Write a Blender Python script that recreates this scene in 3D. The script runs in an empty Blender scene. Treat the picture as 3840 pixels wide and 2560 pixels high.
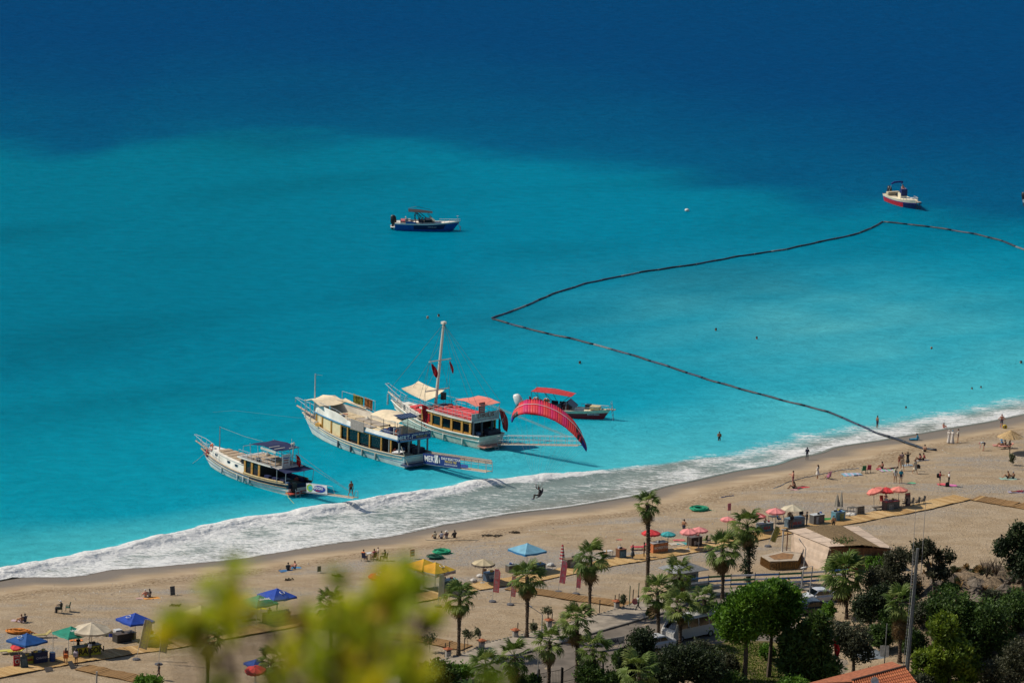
import bpy, math, random
import numpy as np
from mathutils import Vector, Matrix, Quaternion
random.seed(7); rng = np.random.default_rng(7)
SC = bpy.context.scene
COL = SC.collection
R = math.radians

# ------------------------------------------------------------------ camera (a long lens on a hillside above the bay)
FPX, CX, CY = 17500.0, 1920.0, 1280.0        # focal length in photo pixels, photo centre
PITCH, ROLL, CAMH = R(11.65), 0.03, 128.0
CAM = Vector((0, 0, CAMH))
_r0, _u0 = Vector((1, 0, 0)), Vector((0, math.sin(PITCH), math.cos(PITCH)))
AF = Vector((0, math.cos(PITCH), -math.sin(PITCH)))
AR = _r0 * math.cos(ROLL) + _u0 * math.sin(ROLL)
AU = _u0 * math.cos(ROLL) - _r0 * math.sin(ROLL)
cd = bpy.data.cameras.new('camera'); cam = bpy.data.objects.new('camera', cd); COL.objects.link(cam)
cd.sensor_width = 36.0; cd.lens = FPX * 36.0 / 3840.0
cd.clip_start = 0.5; cd.clip_end = 20000
cam.matrix_world = Matrix(((AR.x, AU.x, -AF.x, CAM.x), (AR.y, AU.y, -AF.y, CAM.y), (AR.z, AU.z, -AF.z, CAM.z), (0, 0, 0, 1)))
cd.dof.use_dof = True; cd.dof.focus_distance = 610.0; cd.dof.aperture_fstop = 5.8
SC.camera = cam

# ------------------------------------------------------------------ daylight
SUN_EL = R(46); SUN_DIR = Vector((-0.985, 0.16, 0)).normalized() * math.cos(SUN_EL) + Vector((0, 0, math.sin(SUN_EL)))
w = bpy.data.worlds.new('World'); SC.world = w; w.use_nodes = True
nt = w.node_tree; nt.nodes.clear()
sky = nt.nodes.new('ShaderNodeTexSky'); sky.sky_type = 'NISHITA'; sky.sun_disc = False
sky.sun_elevation = SUN_EL; sky.sun_rotation = math.atan2(SUN_DIR.x, SUN_DIR.y)
sky.air_density = 1.0; sky.dust_density = 0.6; sky.ozone_density = 1.5
bg = nt.nodes.new('ShaderNodeBackground'); bg.inputs[1].default_value = 0.072
wo = nt.nodes.new('ShaderNodeOutputWorld')
nt.links.new(sky.outputs[0], bg.inputs[0]); nt.links.new(bg.outputs[0], wo.inputs[0])
sl = bpy.data.lights.new('sun', 'SUN'); sl.energy = 3.9; sl.angle = R(0.53); sl.color = (1.0, 0.91, 0.77)
so = bpy.data.objects.new('sun', sl); COL.objects.link(so)
so.rotation_euler = (-SUN_DIR).to_track_quat('-Z', 'Y').to_euler(); so.location = (0, 500, 300)
SC.view_settings.view_transform = 'Standard'; SC.view_settings.look = 'None'
SC.view_settings.exposure = 0.2; SC.view_settings.gamma = 1.0; SC.view_settings.use_curve_mapping = False
SC.render.engine = 'CYCLES'
cy = SC.cycles; cy.use_denoising = True; cy.max_bounces = 5; cy.diffuse_bounces = 2; cy.glossy_bounces = 2
cy.transmission_bounces = 3; cy.transparent_max_bounces = 6; cy.caustics_reflective = False; cy.caustics_refractive = False

# ------------------------------------------------------------------ the lie of the land
def ray(x, y):
 return AF + AR * ((x - CX) / FPX) - AU * ((y - CY) / FPX)
def at_z(x, y, z):
 d = ray(x, y); t = (z - CAMH) / d.z
 return CAM + d * t
def at_d(x, y, dist):
 return CAM + ray(x, y) * dist
def px_per_m(y): return (y + 2330) / 128.0

SHORE_PX = [(-500, 2250), (0, 2175), (64, 2160), (250, 2162), (321, 2154), (386, 2134), (536, 2126), (700, 2111), (886, 2094), (1100, 2057), (1300, 2027),
   (1444, 2012), (1658, 1966), (1920, 1922), (2124, 1900), (2403, 1854), (2472, 1826), (2603, 1800), (2759, 1763), (2900, 1744), (2980, 1714),
   (3072, 1700), (3120, 1676), (3300, 1650), (3348, 1642), (3540, 1608), (3699, 1582), (3840, 1552), (4300, 1480)]
SHORE = np.array([tuple(at_z(x, y, 0.0))[:2] for x, y in SHORE_PX])
d0 = SHORE[0] - SHORE[3]; d1 = SHORE[-1] - SHORE[-6]
SHORE = np.vstack([SHORE[0] + d0 / np.linalg.norm(d0) * 2500, SHORE, SHORE[-1] + d1 / np.linalg.norm(d1) * 2500])
def sdist(X, Y, line=SHORE):
 """signed distance to the waterline, positive inland"""
 X = np.asarray(X, float); Y = np.asarray(Y, float); sh = X.shape
 P = np.stack([X.ravel(), Y.ravel()], 1)
 best = np.full(len(P), 1e18); sg = np.ones(len(P))
 for a, b in zip(line[:-1], line[1:]):
  ab = b - a; L2 = ab @ ab
  t = np.clip(((P - a) @ ab) / L2, 0, 1)
  q = P - (a + t[:, None] * ab); dd = (q * q).sum(1)
  cr = ab[0] * (P[:, 1] - a[1]) - ab[1] * (P[:, 0] - a[0])
  m = dd < best; best[m] = dd[m]; sg[m] = np.where(cr[m] < 0, 1, -1)
 return (np.sqrt(best) * sg).reshape(sh)
def sst(a, b, x):
 t = np.clip((x - a) / (b - a), 0, 1); return t * t * (3 - 2 * t)
def wob(X, Y, s, seed=0):
 """cheap smooth noise, about -1..1"""
 k = 1.0 / s; o = seed * 13.7
 return (np.sin(X * k * 1.0 + 1.3 * np.sin(Y * k * .7 + o) + o) * np.cos(Y * k * 1.1 + 1.1 * np.sin(X * k * .6 - o)) + .5 * np.sin(X * k * 2.3 - Y * k * 1.9 + o * 2 + np.sin(Y * k * 1.7 + o))) / 1.4
MOUND = at_z(3760, 2345, 1.8)
def height(X, Y):
 X = np.asarray(X, float); Y = np.asarray(Y, float)
 d = sdist(X, Y)
 z = np.where(d < 0, np.maximum(0.085 * d, -6 + .0 * d), 0.0)
 up = 0.095 * np.clip(d, 0, 9) + 0.95 * sst(6, 20, d)
 z = z + np.where(d > 0, up + 0.05 * wob(X, Y, 2.1, 1) * sst(7, 12, d) + .03 * wob(X, Y, .8, 4) * sst(7, 12, d), 0)
 g = np.exp(-(((X - MOUND.x) / 11) ** 2) ** 1.2 - (((Y - MOUND.y) / 15) ** 2) ** 1.2)
 z = z + 5.2 * g + g * (.7 * wob(X, Y, 1.6, 2) + .5 * wob(X, Y, .7, 3))
 hill = 127.0 - 0.303 * Y - 2.0
 return np.maximum(z, hill)
def at(x, y, dz=0.0):
 """the place on the land seen at photo pixel (x, y), or the foot of something dz above it"""
 d = ray(x, y)
 t = np.arange(440, 900, .4)
 X = CAM.x + d.x * t; Y = CAM.y + d.y * t; Z = CAM.z + d.z * t
 h = height(X, Y) + dz
 i = int(np.argmax(Z < h)) or 1
 a = Z[i - 1] - h[i - 1]; b = h[i] - Z[i]; f = a / (a + b + 1e-9)
 tt = t[i - 1] + f * .4
 p = CAM + d * tt
 return Vector((p.x, p.y, float(height(p.x, p.y))))
def sea(x, y, dz=0.0): 
 p = at_z(x, y, dz); return Vector((p.x, p.y, 0))

# ------------------------------------------------------------------ materials
def lin(h):
 h = h.lstrip('#'); c = [int(h[i:i + 2], 16) / 255 for i in (0, 2, 4)]
 return tuple(v / 12.92 if v < .04045 else ((v + .055) / 1.055) ** 2.4 for v in c)
_M = {}
def M(key, col=None, rough=.6, var=.18, scale=4.0, bump=0.0, bscale=30.0, metal=0.0, spec=.4, trans=0.0):
 """plain procedural paint / cloth / wood: a base colour broken up by noise"""
 if key in _M: return _M[key]
 c = lin(col) if isinstance(col, str) else col
 m = bpy.data.materials.new(key); m.use_nodes = True; t = m.node_tree; b = t.nodes['Principled BSDF']
 b.inputs['Roughness'].default_value = rough; b.inputs['Metallic'].default_value = metal
 b.inputs['Specular IOR Level'].default_value = spec
 tc = t.nodes.new('ShaderNodeTexCoord')
 n = t.nodes.new('ShaderNodeTexNoise'); n.inputs['Scale'].default_value = scale; n.inputs['Detail'].default_value = 5
 t.links.new(tc.outputs['Object'], n.inputs['Vector'])
 r = t.nodes.new('ShaderNodeValToRGB'); e = r.color_ramp.elements
 e[0].position = .3; e[1].position = .72
 e[0].color = tuple(max(0, v * (1 - var * 1.4)) for v in c) + (1,); e[1].color = tuple(min(1, v * (1 + var)) for v in c) + (1,)
 t.links.new(n.outputs['Fac'], r.inputs['Fac']); t.links.new(r.outputs[0], b.inputs['Base Color'])
 if trans:
  tr = t.nodes.new('ShaderNodeBsdfTranslucent'); mx = t.nodes.new('ShaderNodeMixShader'); mx.inputs[0].default_value = trans
  t.links.new(r.outputs[0], tr.inputs[0]); t.links.new(b.outputs[0], mx.inputs[1]); t.links.new(tr.outputs[0], mx.inputs[2])
  t.links.new(mx.outputs[0], t.nodes['Material Output'].inputs[0])
 if bump:
  n2 = t.nodes.new('ShaderNodeTexNoise'); n2.inputs['Scale'].default_value = bscale; n2.inputs['Detail'].default_value = 4
  t.links.new(tc.outputs['Object'], n2.inputs['Vector'])
  bp = t.nodes.new('ShaderNodeBump'); bp.inputs['Strength'].default_value = bump; bp.inputs['Distance'].default_value = .05
  t.links.new(n2.outputs['Fac'], bp.inputs['Height']); t.links.new(bp.outputs[0], b.inputs['Normal'])
 _M[key] = m; return m
def glass(key, col='#0a1218'):
 m = M(key, col, rough=.08, var=.05, spec=.8); return m

# ------------------------------------------------------------------ mesh collector
def V3(*a): return Vector(a if len(a) == 3 else a[0])
class MB:
 def __init__(s): s.v = []; s.f = []; s.m = []
 def add(s, vs, fs, mi=0):
  o = len(s.v); s.v += [tuple(p) for p in vs]; s.f += [tuple(i + o for i in f) for f in fs]; s.m += [mi] * len(fs); return s
 def box(s, c, size, rz=0.0, mi=0, rot=None):
  hx, hy, hz = [q / 2 for q in size]; c = Vector(c)
  mt = rot if rot is not None else Matrix.Rotation(rz, 3, 'Z')
  vs = [c + mt @ Vector((x, y, z)) for x in (-hx, hx) for y in (-hy, hy) for z in (-hz, hz)]
  return s.add(vs, [(0, 1, 3, 2), (4, 6, 7, 5), (0, 4, 5, 1), (2, 3, 7, 6), (0, 2, 6, 4), (1, 5, 7, 3)], mi)
 def bar(s, a, b, r, n=6, r2=None, mi=0):
  a, b = Vector(a), Vector(b); r2 = r if r2 is None else r2; d = (b - a)
  if d.length < 1e-6: return s
  d.normalize(); u = d.orthogonal().normalized(); w_ = d.cross(u)
  vs = []
  for p, q in ((a, r), (b, r2)):
   for k in range(n):
    t = 2 * math.pi * k / n; vs.append(p + (u * math.cos(t) + w_ * math.sin(t)) * q)
  fs = [(k, (k + 1) % n, n + (k + 1) % n, n + k) for k in range(n)] + [tuple(range(n - 1, -1, -1)), tuple(range(n, 2 * n))]
  return s.add(vs, fs, mi)
 def tube(s, pts, r, n=5, mi=0, closed=False, radii=None):
  pts = [Vector(p) for p in pts]; N = len(pts); vs = []; fs = []
  up = Vector((0, 0, 1))
  for i, p in enumerate(pts):
   if closed: d = pts[(i + 1) % N] - pts[i - 1]
   else: d = pts[min(i + 1, N - 1)] - pts[max(i - 1, 0)]
   d.normalize(); u = d.cross(up)
   if u.length < .05: u = d.cross(Vector((1, 0, 0)))
   u.normalize(); w_ = u.cross(d); q = r if radii is None else radii[i]
   for k in range(n):
    t = 2 * math.pi * k / n; vs.append(p + (u * math.cos(t) + w_ * math.sin(t)) * q)
  for i in range(N if closed else N - 1):
   j = (i + 1) % N
   for k in range(n): fs.append((i * n + k, i * n + (k + 1) % n, j * n + (k + 1) % n, j * n + k))
  if not closed: fs += [tuple(range(n - 1, -1, -1)), tuple((N - 1) * n + k for k in range(n))]
  return s.add(vs, fs, mi)
 def ring(s, c, R_, r, n=16, k=6, nrm=(0, 0, 1), mi=0):
  nrm = Vector(nrm).normalized(); u = nrm.orthogonal().normalized(); w_ = nrm.cross(u); c = Vector(c)
  vs = []; fs = []
  for i in range(n):
   t = 2 * math.pi * i / n; d = u * math.cos(t) + w_ * math.sin(t)
   for j in range(k):
    q = 2 * math.pi * j / k; vs.append(c + d * (R_ + r * math.cos(q)) + nrm * r * math.sin(q))
  for i in range(n):
   for j in range(k):
    fs.append((i * k + j, i * k + (j + 1) % k, ((i + 1) % n) * k + (j + 1) % k, ((i + 1) % n) * k + j))
  return s.add(vs, fs, mi)
 def lathe(s, prof, n=12, c=(0, 0, 0), mi=0, ph=0.0, caps=True):
  c = Vector(c); vs = []; fs = []
  for r, z in prof:
   for k in range(n):
    t = 2 * math.pi * k / n + ph; vs.append(c + Vector((r * math.cos(t), r * math.sin(t), z)))
  for i in range(len(prof) - 1):
   for k in range(n): fs.append((i * n + k, i * n + (k + 1) % n, (i + 1) * n + (k + 1) % n, (i + 1) * n + k))
  if caps: fs += [tuple(range(n - 1, -1, -1)), tuple((len(prof) - 1) * n + k for k in range(n))]
  return s.add(vs, fs, mi)
 def loft(s, rings, mi=0, closed=True, caps=False):
  n = len(rings[0]); vs = [p for r in rings for p in r]; fs = []
  for i in range(len(rings) - 1):
   for k in range(n if closed else n - 1):
    j = (k + 1) % n; fs.append((i * n + k, i * n + j, (i + 1) * n + j, (i + 1) * n + k))
  if caps: fs += [tuple(range(n - 1, -1, -1)), tuple((len(rings) - 1) * n + k for k in range(n))]
  return s.add(vs, fs, mi)
 def slab(s, poly, th, mi=0):
  """a flat or warped outline given thickness th downwards"""
  n = len(poly); p = [Vector(q) for q in poly]; b = [q - Vector((0, 0, th)) for q in p]
  fs = [tuple(range(n)), tuple(range(2 * n - 1, n - 1, -1))] + [(n + k, n + (k + 1) % n, (k + 1) % n, k) for k in range(n)]
  return s.add(p + b, fs, mi)
 def islands(s):
  par = list(range(len(s.v)))
  def find(i):
   while par[i] != i: par[i] = par[par[i]]; i = par[i]
   return i
  for f in s.f:
   a = find(f[0])
   for k in f[1:]: par[find(k)] = a
  out = {}
  for f, mi in zip(s.f, s.m): out.setdefault(find(f[0]), []).append((f, mi))
  res = []
  for fl in out.values():
   m = MB(); ids = {}
   for f, mi in fl:
    for k in f:
     if k not in ids: ids[k] = len(m.v); m.v.append(s.v[k])
    m.f.append(tuple(ids[k] for k in f)); m.m.append(mi)
   res.append(m)
  return res
 def build(s, name, mats, parent=None, smooth=False, kind=None, label=None, split=False):
  if split: return [q.build(name, mats, parent, smooth, kind, label) for q in s.islands()]
  me = bpy.data.meshes.new(name); me.from_pydata(s.v, [], s.f)
  if not isinstance(mats, (list, tuple)): mats = [mats]
  for m in mats: me.materials.append(m)
  if len(mats) > 1: me.polygons.foreach_set('material_index', s.m)
  if smooth: me.polygons.foreach_set('use_smooth', [True] * len(s.f))
  me.update()
  o = bpy.data.objects.new(name, me); COL.objects.link(o)
  if parent is not None: o.parent = parent
  if kind: o['kind'] = kind
  if label: o['label'] = label
  return o
def tag(o, label, cat, group=None):
 o['label'] = label; o['category'] = cat
 if group: o['group'] = group
 return o
def thing(name, label, cat, loc=(0, 0, 0), rz=0.0, group=None):
 o = bpy.data.objects.new(name, None); COL.objects.link(o); o.location = loc; o.rotation_euler = (0, 0, rz)
 o.empty_display_size = .2
 return tag(o, label, cat, group)
def inst(src, name, parent, loc=(0, 0, 0), rot=(0, 0, 0), sc=(1, 1, 1), mat=None):
 """a part that shares mesh data with src (an object or a mesh)"""
 me = src.data if hasattr(src, 'data') and not isinstance(src, bpy.types.Mesh) else src
 o = bpy.data.objects.new(name, me); COL.objects.link(o); o.parent = parent
 o.location = loc; o.rotation_euler = rot; o.scale = sc if hasattr(sc, '__len__') else (sc,) * 3
 return o
def lettering(text, size, mat, parent, loc, right, up, name='lettering', ext=.006, align='CENTER', sx=1.0, bold=.012):
 cu = bpy.data.curves.new('t', 'FONT'); cu.body = text; cu.size = size; cu.extrude = ext; cu.align_x = align; cu.align_y = 'CENTER'
 cu.resolution_u = 2; cu.offset = bold * size
 o = bpy.data.objects.new('t', cu); COL.objects.link(o)
 dg = bpy.context.evaluated_depsgraph_get(); me = bpy.data.meshes.new_from_object(o.evaluated_get(dg))
 bpy.data.objects.remove(o); bpy.data.curves.remove(cu)
 me.materials.clear(); me.materials.append(mat); me.name = name
 r = Vector(right).normalized(); u = Vector(up); u = (u - r * u.dot(r)).normalized(); n = r.cross(u)
 q = bpy.data.objects.new(name, me); COL.objects.link(q); q.parent = parent
 q.matrix_local = Matrix(((r.x * sx, u.x, n.x, loc[0]), (r.y * sx, u.y, n.y, loc[1]), (r.z * sx, u.z, n.z, loc[2]), (0, 0, 0, 1)))
 return q
# zoomed views the photo was studied in: name -> (scale, x0, y0)
ZO = dict(A=(3.459, 700, 1600), B=(3.095, 1060, 1400), C=(3.015, 1400, 1180), D=(3.266, 1880, 1400), E=(6.533, 1420, 740), F=(9.8, 3280, 660),
          G=(2.8, 0, 2000), H=(2.8, 600, 2000), I=(2.571, 1250, 1950), J=(2.571, 1800, 1950), K=(3.137, 2300, 1800), L=(3.136, 2800, 1750),
          M=(2.502, 2900, 1450), N=(3.074, 2400, 2050), O=(2.571, 3050, 1950), P=(3.36, 2000, 2200), Q=(5.057, 0, 2250), S=(1, 0, 0), T=(3.92, 3600, 1500))
def zp(k, x, y):
 s, a, b = ZO[k]; return (a + x / s, b + y / s)
def g(k, x, y, dz=0.0): return at(*zp(k, x, y), dz)
def face_cam(p): 
 """heading (about z) of local +x so that it points at the camera"""
 return math.atan2(-p.y, -p.x)
SHORE_ANG = math.atan2(SHORE[16][1] - SHORE[6][1], SHORE[16][0] - SHORE[6][0])   # direction along the waterline, to the right
# ================================================================== the setting: sea, surf, beach, hillside
def attr(me, name, vals, typ='FLOAT'):
 a = me.attributes.new(name, typ, 'POINT')
 if typ == 'FLOAT': a.data.foreach_set('value', np.asarray(vals, np.float32).ravel())
 else: a.data.foreach_set('color', np.asarray(vals, np.float32).ravel())
def grid_mesh(name, X, Y, Z):
 ny, nx = X.shape
 v = np.stack([X.ravel(), Y.ravel(), Z.ravel()], 1)
 i = np.arange(nx * ny).reshape(ny, nx)
 f = np.stack([i[:-1, :-1], i[:-1, 1:], i[1:, 1:], i[1:, :-1]], -1).reshape(-1, 4)
 me = bpy.data.meshes.new(name)
 me.vertices.add(len(v)); me.vertices.foreach_set('co', v.astype(np.float32).ravel())
 me.loops.add(f.size); me.loops.foreach_set('vertex_index', f.astype(np.int32).ravel())
 me.polygons.add(len(f)); me.polygons.foreach_set('loop_start', np.arange(0, f.size, 4, dtype=np.int32))
 me.update(calc_edges=True); me.polygons.foreach_set('use_smooth', np.ones(len(f), bool)); me.update()
 return me
def nonuni(lo, hi, step, far):
 a = np.arange(lo, hi + step, step)
 out = [a[-1]]; s = step
 while out[-1] < far[1]: s *= 1.35; out.append(out[-1] + s)
 o2 = [a[0]]; s = step
 while o2[-1] > far[0]: s *= 1.35; o2.append(o2[-1] - s)
 return np.concatenate([np.array(o2[1:][::-1]), a, np.array(out[1:])])

# ---- colour of the water: milky turquoise over the shallow shelf, dark blue where the bottom drops away
DEEP_PX = [(-600, 560), (0, 555), (200, 600), (330, 592), (480, 530), (760, 512), (1000, 520), (1400, 528), (1700, 545), (1930, 585), (2200, 610), (2450, 640), (2650, 690), (2900, 735), (3050, 770), (3300, 770), (3600, 830), (3840, 850), (4500, 900)]
DEEPW = np.array([tuple(at_z(x, y, 0))[:2] for x, y in DEEP_PX])
def water_col(X, Y):
 o = -sdist(X, Y)
 yb = np.interp(X, DEEPW[:, 0], DEEPW[:, 1])
 e = (Y - yb) + 7 * wob(X, Y, 11, 5) + 3 * wob(X, Y, 4, 6)
 deep = .58 * sst(-16, 18, e) + .42 * sst(-60, 150, e)
 o2 = o + 9 * wob(X, Y, 17, 7) + 5 * wob(X, Y, 7, 8)
 c_far = np.array(WC['far']); c_mid = np.array(WC['mid']); c_near = np.array(WC['near']); c_shal = np.array(WC['shal']); c_deep = np.array(WC['deep'])
 t1 = sst(20, 105, o2)[..., None]; c = c_mid * (1 - t1) + c_far * t1
 t0 = sst(1, 34, o2)[..., None]; c = c_near * (1 - t0) + c * t0
 t = sst(-1, 7, o + 2 * wob(X, Y, 5, 9))[..., None]; c = c_shal * (1 - t) + c * t
 # pale plume of stirred-up sand inside the swimming area
 px_, py_ = at_z(3150, 1230, 0)[:2]
 pl = np.exp(-((X - px_) / 30) ** 2 - ((Y - py_) / 34) ** 2) * (.7 + .3 * wob(X, Y, 6, 10)) + .9 * np.exp(-np.clip(o, 0, 99) / 14) * sst(8, 30, X); pl = np.clip(pl, 0, 1)[..., None] * .6
 c = c * (1 - pl) + np.array([.10, .43, .47]) * pl
 # greener, duller water in the left of the bay
 lf = sst(-5, -55, X - 0.06 * (Y - 600))[..., None] * .75
 c = c * (1 - lf) + c * np.array([.6, .82, .8]) * lf
 dk = np.clip(wob(X, Y, 15, 11), 0, 1)[..., None] * .16 * sst(25, 60, o)[..., None]
 c = c * (1 - dk)
 dp = deep[..., None]
 return c * (1 - dp) + c_deep * dp
WC = dict(far=(.000, .180, .285), mid=(.002, .285, .400), near=(.06, .42, .49), shal=(.19, .32, .32), deep=(.000, .052, .158))

def water_mat():
 m = bpy.data.materials.new('sea_water'); m.use_nodes = True; t = m.node_tree; t.nodes.remove(t.nodes['Principled BSDF']); N = t.nodes.new; Lk = t.links.new
 df = N('ShaderNodeBsdfDiffuse'); gl = N('ShaderNodeBsdfGlossy'); tl = N('ShaderNodeBsdfTranslucent')
 ca = N('ShaderNodeAttribute'); ca.attribute_name = 'wcol'
 fa = N('ShaderNodeAttribute'); fa.attribute_name = 'foam'
 tc = N('ShaderNodeTexCoord')
 def noise(sx, sy, rot, detail, sc=1.0, rough=.55, dist=0.0):
  mp = N('ShaderNodeMapping'); mp.inputs['Scale'].default_value = (sx, sy, 1); mp.inputs['Rotation'].default_value = (0, 0, rot)
  n = N('ShaderNodeTexNoise'); n.inputs['Scale'].default_value = sc; n.inputs['Detail'].default_value = detail; n.inputs['Roughness'].default_value = rough; n.inputs['Distortion'].default_value = dist
  Lk(tc.outputs['Object'], mp.inputs['Vector']); Lk(mp.outputs[0], n.inputs['Vector']); return n
 wv = noise(.35, .55, R(-12), 6, 1.0, .62); rp = noise(1.6, 2.4, R(18), 3, 1.0, .6); sw = noise(.06, .16, R(-35), 2, 1.0)
 # --- swell and ripples
 a1 = N('ShaderNodeMath'); a1.operation = 'MULTIPLY_ADD'; a1.inputs[1].default_value = .30
 Lk(rp.outputs['Fac'], a1.inputs[0]); Lk(wv.outputs['Fac'], a1.inputs[2])
 a2 = N('ShaderNodeMath'); a2.operation = 'MULTIPLY_ADD'; a2.inputs[1].default_value = .9
 Lk(sw.outputs['Fac'], a2.inputs[0]); Lk(a1.outputs[0], a2.inputs[2])
 bp = N('ShaderNodeBump'); bp.inputs['Strength'].default_value = .7; bp.inputs['Distance'].default_value = .8
 Lk(a2.outputs[0], bp.inputs['Height'])
 # --- foam: lacy where it thins out, solid where it is thick
 f1 = noise(.45, 1.6, R(-30), 7, 1.0, .7, .8); f2 = noise(1.6, 4.5, R(-30), 6, 1.0, .7, .6)
 mm = N('ShaderNodeMath'); mm.operation = 'ADD'; Lk(f1.outputs['Fac'], mm.inputs[0]); Lk(f2.outputs['Fac'], mm.inputs[1])
 ms = N('ShaderNodeMath'); ms.operation = 'MULTIPLY_ADD'; ms.inputs[1].default_value = 1.5; Lk(fa.outputs['Fac'], ms.inputs[0])
 m5 = N('ShaderNodeMath'); m5.operation = 'MULTIPLY'; m5.inputs[1].default_value = 1.25; Lk(mm.outputs[0], m5.inputs[0])
 m6 = N('ShaderNodeMath'); m6.operation = 'SUBTRACT'; m6.inputs[1].default_value = 1.75; Lk(m5.outputs[0], m6.inputs[0]); Lk(m6.outputs[0], ms.inputs[2])
 rm = N('ShaderNodeMapRange'); rm.inputs['From Min'].default_value = .12; rm.inputs['From Max'].default_value = .55; rm.interpolation_type = 'SMOOTHSTEP'
 Lk(ms.outputs[0], rm.inputs['Value'])
 mx = N('ShaderNodeMix'); mx.data_type = 'RGBA'; Lk(rm.outputs[0], mx.inputs[0]); mx.inputs[7].default_value = (.86, .87, .86, 1)
 # patchy colour of the water body
 hs = N('ShaderNodeMix'); hs.data_type = 'RGBA'; hs.blend_type = 'MULTIPLY'; hs.inputs[0].default_value = 1
 cr = N('ShaderNodeMapRange'); cr.inputs['From Min'].default_value = .3; cr.inputs['From Max'].default_value = .7; cr.inputs['To Min'].default_value = .89; cr.inputs['To Max'].default_value = 1.11
 Lk(wv.outputs['Fac'], cr.inputs['Value'])
 Lk(ca.outputs['Color'], hs.inputs[6]); Lk(cr.outputs[0], hs.inputs[7]); Lk(hs.outputs[2], mx.inputs[6])
 Lk(mx.outputs[2], df.inputs['Color'])
 # foam has its own fine relief
 b2 = N('ShaderNodeBump'); b2.inputs['Distance'].default_value = .22; Lk(f2.outputs['Fac'], b2.inputs['Height']); Lk(rm.outputs[0], b2.inputs['Strength']); Lk(bp.outputs[0], b2.inputs['Normal'])
 Lk(b2.outputs[0], df.inputs['Normal']); Lk(bp.outputs[0], gl.inputs['Normal']); gl.inputs['Roughness'].default_value = .18; tl.inputs['Color'].default_value = (.85, .87, .87, 1)
 ft = N('ShaderNodeMath'); ft.operation = 'MULTIPLY'; ft.inputs[1].default_value = .12; Lk(rm.outputs[0], ft.inputs[0])
 # light spreads inside the milky water, so shadows on it are soft
 ssn = N('ShaderNodeSubsurfaceScattering'); ssn.falloff = 'BURLEY'; ssn.inputs['Scale'].default_value = 1.0; ssn.inputs['Radius'].default_value = (1.8, 2.6, 2.8)
 Lk(mx.outputs[2], ssn.inputs['Color']); Lk(b2.outputs[0], ssn.inputs['Normal'])
 m0 = N('ShaderNodeMixShader'); sw_ = N('ShaderNodeMapRange'); sw_.inputs['To Min'].default_value = .72; sw_.inputs['To Max'].default_value = 0; Lk(rm.outputs[0], sw_.inputs['Value']); mk = N('ShaderNodeAttribute'); mk.attribute_name = 'milk'; mq = N('ShaderNodeMath'); mq.operation = 'MULTIPLY'; Lk(sw_.outputs[0], mq.inputs[0]); Lk(mk.outputs['Fac'], mq.inputs[1]); Lk(mq.outputs[0], m0.inputs[0]); Lk(df.outputs[0], m0.inputs[1]); Lk(ssn.outputs[0], m0.inputs[2])
 m1 = N('ShaderNodeMixShader'); Lk(ft.outputs[0], m1.inputs[0]); Lk(m0.outputs[0], m1.inputs[1]); Lk(tl.outputs[0], m1.inputs[2])
 gw = N('ShaderNodeMapRange'); gw.inputs['To Min'].default_value = .018; gw.inputs['To Max'].default_value = .0; Lk(rm.outputs[0], gw.inputs['Value'])
 m2 = N('ShaderNodeMixShader'); Lk(gw.outputs[0], m2.inputs[0]); Lk(m1.outputs[0], m2.inputs[1]); Lk(gl.outputs[0], m2.inputs[2])
 Lk(m2.outputs[0], t.nodes['Material Output'].inputs[0])
 return m
WATER = water_mat()
def structure(name, me, mat):
 me.materials.append(mat); o = bpy.data.objects.new(name, me); COL.objects.link(o); o['kind'] = 'structure'; return o

xs = nonuni(-110, 120, 1.25, (-4500, 4500)); ys = nonuni(515, 1010, 1.25, (430, 9000))
X, Y = np.meshgrid(xs, ys)
me = grid_mesh('sea', X, Y, np.zeros_like(X) - .0)
wc = water_col(X, Y); attr(me, 'wcol', np.concatenate([wc, np.ones(wc.shape[:2] + (1,))], -1), 'FLOAT_COLOR')
# faint streaks of froth drifting outside the surf and in the swimming area
o = -sdist(X, Y)
fx, fy = at_z(3050, 1600, 0)[:2]; gx, gy = at_z(2420, 1680, 0)[:2]; kx, ky = at_z(3800, 1450, 0)[:2]
fo = .50 * np.exp(-((X - fx) / 10) ** 2 - ((Y - fy) / 7) ** 2) + .42 * np.exp(-((X - gx) / 12) ** 2 - ((Y - gy) / 7) ** 2) + .45 * np.exp(-((X - kx) / 6) ** 2 - ((Y - ky) / 8) ** 2)
fo += .30 * np.exp(-((o - 15) / 6) ** 2) * (wob(X, Y, 9, 12) > .2)
attr(me, 'foam', np.clip(fo, 0, .8)); attr(me, 'milk', sst(24.5, 29, o) * (1 - .8 * sst(-25, 10, Y - np.interp(X, DEEPW[:, 0], DEEPW[:, 1])))); structure('sea', me, WATER)

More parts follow.
